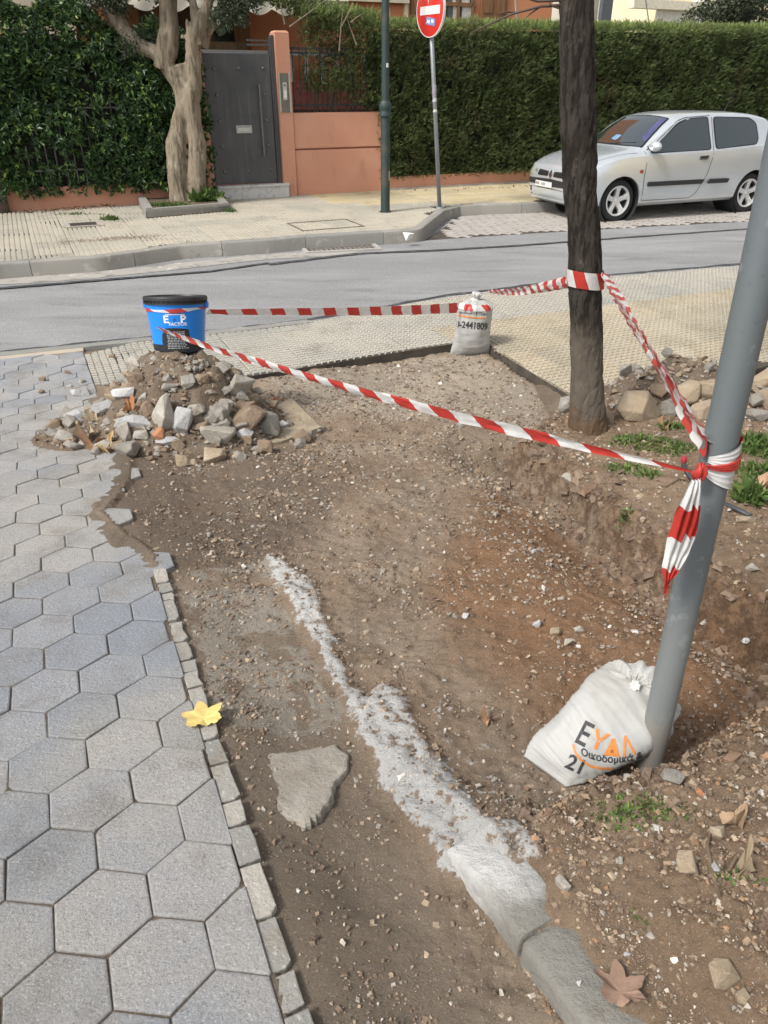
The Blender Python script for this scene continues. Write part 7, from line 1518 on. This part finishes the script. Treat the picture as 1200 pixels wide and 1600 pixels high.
# ------------------------------------------------------------------ barrier tape
tm = Mat('tape_film', (.68, .68, .67), .35, spec=.5); uvn = tm.n.new('ShaderNodeUVMap'); uvn.uv_map = 'uv'; sp = tm.n.new('ShaderNodeSeparateXYZ'); tm.l.new(uvn.outputs[0], sp.inputs[0])
w_ = tm.math('FRACT', tm.math('ADD', sp.outputs[0], tm.math('MULTIPLY', sp.outputs[1], .18))); red_f = tm.math('GREATER_THAN', w_, .5)
tm.mix(red_f, (.50, .045, .035)); tm.vary(25, .08)
tm.bump('noise', 30, .35, .006)
tr = tm.n.new('ShaderNodeBsdfTranslucent'); tm.l.new(tm.c, tr.inputs[0]); mx = tm.n.new('ShaderNodeMixShader'); mx.inputs[0].default_value = .22
tm.l.new(tm.c, tm.b.inputs['Base Color']); tm.l.new(tm.h, tm.b.inputs['Normal']); tm.l.new(tm.b.outputs[0], mx.inputs[1]); tm.l.new(tr.outputs[0], mx.inputs[2]); tm.l.new(mx.outputs[0], tm.n['Material Output'].inputs[0]); tape_m = tm.m
tape = empty('barrier_tape', post_at(.9), label='red and white barrier tape strung between bucket, sandbag, tree and grey post', cat='barrier tape')
def strip_mesh(name, G, U, Vv, parent=tape):
    """G[i][j] points, U[i] stripe coordinate, Vv[j]"""
    a, b = len(G), len(G[0]); V = [p for r in G for p in r]; F = [(i*b+j, i*b+j+1, (i+1)*b+j+1, (i+1)*b+j) for i in range(a-1) for j in range(b-1)]
    me = mesh_from(name, V, F, tape_m, True); uv = me.uv_layers.new(name='uv'); co = [(U[i] if not hasattr(U[i], '__len__') else U[i][j], Vv[j]) for i in range(a) for j in range(b)]
    for l in me.loops: uv.data[l.index].uv = co[l.vertex_index]
    return put(name, me, parent)
def span(p0, p1, w0, w1, sag, n=150, period=.20, u0=0., roll=None, wave=.0, curl=.0, seed=0, nj=7, ends=(0, 0)):
    """tape between two points: roll(t) turns the width about the run (0 = upright)"""
    d = (p1-p0); L = d.length; t = d.normalized(); up = Vector((0, 0, 1)); up = (up-t*up.dot(t)).normalized(); sd = t.cross(up); G = []; U = []
    for i in range(n+1):
        f = i/n; c = p0.lerp(p1, f)-Vector((0, 0, 4*sag*f*(1-f))); w = w0+(w1-w0)*f
        if ends[0] and f < ends[0]: w *= .25+.75*f/ends[0]
        if ends[1] and f > 1-ends[1]: w *= .22+.78*(1-f)/ends[1]
        r = roll(f) if roll else .25; r += .12*mnoise.noise(Vector((f*9, seed, 0))); a = up*math.cos(r)+sd*math.sin(r); b = t.cross(a); row = []
        for j in range(nj):
            s = j/(nj-1)-.5; row.append(c+a*(s*w)+b*(curl*w*(s*s*4-.4)*math.sin(f*7+seed)+wave*w*.25*mnoise.noise(Vector((f*L*14, s*5, seed)))))
        G.append(row); U.append(u0+f*L/period)
    strip_mesh('tape_span', G, U, [j/(nj-1) for j in range(nj)]); return u0+L/period
bk_r = atY(324, 487, BK.y-.02)
kn = post_at(float(atY(1094, 737, pY-.02).z)); knp = atY(1092, 737, pY-PR*.9)
# front span: bucket to post, passing over the bucket's face
bp0 = atY(243, 511, BK.y-RT*.66); bp1 = knp+Vector((-.005, -.003, 0))
span(bp0, bp1, .038, .036, .035, n=220, period=.185, u0=.1, roll=lambda f: .35+.5*math.exp(-f*12), wave=.5, curl=.12, seed=1, ends=(.03, .16))
# turn round the bucket
G = []; U = []; prev = None
A0, A1 = math.atan2(bp0.y-BK.y, bp0.x-BK.x), math.atan2(bk_r.y-BK.y, bk_r.x-BK.x)
a_s = A0 if A0 < 0 else A0-2*math.pi; n = 60
zw0, zw1 = bp0.z-BZ, bk_r.z-BZ
G = []
for i in range(n+1):
    f = i/n; a = (R(-188)+R(190)*f); z = BZ+bh*(.745+.035*f+.012*math.sin(f*9)); w = .016*(1+.35*math.sin(f*13)); r = rad_b((z-BZ)/(bh*.92))+.003; G.append([Vector((BK.x+r*math.cos(a), BK.y+r*math.sin(a), z+w*(s-.5))) for s in (0, .5, 1)]); U.append(f*RT*3.3/.185)
bwrap = strip_mesh('tape_wrap', G, U, [0, .5, 1])
# bucket to upright sandbag
bgl = atY(716, 481, B1.y-.05)
span(bk_r, bgl, .035, .075, .012, n=160, period=.20, u0=.3, roll=lambda f: .5*math.exp(-f*3)+.1, wave=.5, curl=.1, seed=3)
# round the sandbag
u_b, p_b = findpix(bag1, (738, 481)); G = []; U = []
fl_ = flipof(bag1, u_b, p_b)
for i in range(71):
    f = i/70; ph = p_b+fl_*(-1.9+3.8*f); G.append([bag1.at(u_b+(s-.5)*.135+.01*math.sin(f*5), ph, .005) for s in (0, .25, .5, .75, 1)]); U.append(.35+f*.62/.20)
strip_mesh('tape_wrap', G, U, [0, .25, .5, .75, 1])
# sandbag to tree
tl = atY(893, 439, trY-.02); bgr = atY(765, 456, B1.y+.02)
span(bgr, tl, .036, .062, .02, n=120, period=.155, u0=.2, roll=lambda f: .2+.5*(1-f), wave=1.2, curl=.25, seed=5)
# round the tree
zc0 = atY(918, 434, trY).z
G = []; U = []
def trunk_c(z):
    i = min(range(len(fine_t)), key=lambda q: abs(fine_t[q].z-z)); return fine_t[i], fr_t[i]
for i in range(91):
    f = i/90; a = R(-200)+R(225)*f; row = []
    for s in (0, .33, .66, 1):
        z = zc0+.078*(s-.5)+.006*math.sin(f*6); c, r = trunk_c(z); row.append(Vector((c.x+(r+.012)*math.cos(a), c.y+(r+.012)*math.sin(a), z)))
    G.append(row); U.append(.62+f*.55/.19)
strip_mesh('tape_wrap', G, U, [0, .33, .66, 1])
# tree to post, doubled and twisted
tr0 = atY(943, 432, trY-.03); tr1 = atY(1104, 700, pY-.01)
span(tr0, tr1, .050, .042, .010, n=200, period=.20, u0=.1, roll=lambda f: .45+.5*math.sin(f*4), wave=.7, curl=.15, seed=7)
span(tr0+Vector((.004, .0, .012)), tr1+Vector((.006, .006, .012)), .050, .042, .004, n=200, period=.20, u0=.55, roll=lambda f: .9+.5*math.sin(f*5+1), wave=.7, curl=.15, seed=8)
# gathered wraps on the post
def post_wrap(z0, dz, w, a0, a1, u0, seed, off=.003, pinch=True, period=.20, fold=.006):
    G = []; U = []; n = 70; nj = 13
    for i in range(n+1):
        f = i/n; a = R(a0+(a1-a0)*f); c = post_at(z0+dz*f); ww = w*(.22+.78*math.sin(min(1, f*1.5)*math.pi/2)) if pinch else w; row = []
        for j in range(nj):
            s = j/(nj-1)-.5; r = PR+off+fold*(.5+.5*math.sin(j*2.1+seed+2*f))*(.6+.4*mnoise.noise(Vector((f*6, j, seed)))); z = c.z+s*ww; cc_ = post_at(z); row.append(Vector((cc_.x+r*math.cos(a), cc_.y+r*math.sin(a), z)))
        G.append(row); U.append(u0+f*(PR*R(abs(a1-a0)))/period)
    strip_mesh('tape_wrap', G, U, [j/(nj-1) for j in range(nj)])
zk = knp.z
ka = math.degrees(math.atan2(knp.y-kn.y, knp.x-kn.x)); 
post_wrap(zk-.012, -.012, .075, ka, ka+215, .04, 2, .0035, fold=.005, period=.19)
post_wrap(zk+.002, .012, .030, ka, ka+215, .48, 4, .008, fold=.007, period=.45)
post_wrap(zk+.016, .018, .060, ka, ka+215, .02, 6, .004, fold=.006, period=.22)
# knot
G = []; U = []
for i in range(25):
    f = i/24; th_ = math.pi*f; G.append([knp+Vector((.012*math.sin(th_)*math.cos(a)*(1+.35*math.sin(3*a+f*7)), -.004+.012*math.sin(th_)*math.sin(a)*(1+.35*math.cos(4*a+f*4)), .019*math.cos(th_)*(1+.2*math.sin(5*a)))) for a in [2*math.pi*k/24 for k in range(25)]]); U.append(.6+.12*f)
strip_mesh('tape_knot', G, U, [0]*25)
# hanging tail
tail = [(1089, 750, 14), (1085, 765, 22), (1080, 782, 30), (1076, 800, 36), (1071, 822, 38), (1064, 845, 37), (1057, 866, 33), (1050, 884, 26), (1046, 898, 18), (1043, 908, 8), (1040, 918, 5), (1038, 930, 4), (1037, 937, 3)]
G = []; U = []; cum = 0; prev = None; N = 110
for i in range(N+1):
    x = i/N*(len(tail)-1); k = min(int(x), len(tail)-2); t = x-k; a, b, w = [tail[k][q]*(1-t)+tail[k+1][q]*t for q in range(3)]
    c = atY(a, b, pY-.075-.004*math.sin(i*.1)); cw = w/pxm(c); 
    if prev is not None: cum += (c-prev).length
    prev = c; row = []; r = Vector((.93, -.12, .30)).normalized()
    for j in range(15):
        s = j/14-.5; row.append(c+r*(s*cw)+Vector((0, 1, 0))*(.010*math.sin(j*1.5+i*.03)*min(1, cw/.04)+.006*mnoise.noise(Vector((i*.08, j*.5, 3)))))
    G.append(row); U.append([cum/.150+.08-.18*j/14+.05*math.sin(j*.9) for j in range(15)])
strip_mesh('tape_tail', G, U, [j/14 for j in range(15)])

# the bucket leans a little towards the street corner on its uneven heap, and so does the tape round it
BT = Matrix.Translation(Vector((BK.x, BK.y, BZ))) @ Matrix.Rotation(R(-11), 4, 'X') @ Matrix.Translation(-Vector((BK.x, BK.y, BZ)))
bkt.rotation_euler = (R(-11), 0, 0)
tw0 = bwrap.data; tl_ = Matrix.Translation(-Vector(tape.location)); tw0.transform(tl_ @ BT @ tl_.inverted())

# dry leaf litter caught in gutter and corners
litter_m = leafmat('dry_leaf', (.13, .085, .05), (.26, .17, .09), (.36, .28, .16), .8, None, .2)
def litter(pts, n, z, seed, size=.03, sp=.06):
    rs = np.random.RandomState(seed); P = []
    for _ in range(n):
        k = rs.randint(0, len(pts)-1); t = rs.rand(); a, b = pts[k], pts[k+1]; P.append((a.x+(b.x-a.x)*t+rs.normal(0, sp), a.y+(b.y-a.y)*t+rs.normal(0, sp), z+rs.uniform(.002, .02)))
    P = np.array(P); D = rs.normal(size=(n, 3)); D[:, 2] *= .25; L = size*rs.uniform(.5, 1.3, n); V, F = leafcloud(P, D, L, L*.32, .3, seed); me = mesh_from('leaf_litter', V, F, litter_m); a = me.attributes.new('tone', 'FLOAT', 'POINT'); a.data.foreach_set('value', np.repeat(np.clip(rs.normal(.45, .25, n), 0, 1), 4).astype(np.float32)); put('leaf_litter', me, kind='stuff')
litter([at(490, 386, ROADZ), at(560, 382, ROADZ), at(628, 376, ROADZ)], 160, ROADZ, 1, .045, .05)
litter([at(716, 338, ROADZ), at(740, 335, ROADZ), at(790, 331, ROADZ)], 110, ROADZ, 2, .05, .04)
litter([at(20, 334, FZ), at(100, 328, FZ), at(205, 318, FZ)], 150, FZ, 3, .045, .07)
litter([at(640, 300, FZ), at(760, 295, FZ), at(830, 292, FZ)], 60, FZ, 4, .04, .06)
litter([at(0, 424, ROADZ), at(150, 414, ROADZ), at(300, 402, ROADZ), at(420, 394, ROADZ)], 120, ROADZ, 5, .035, .05)
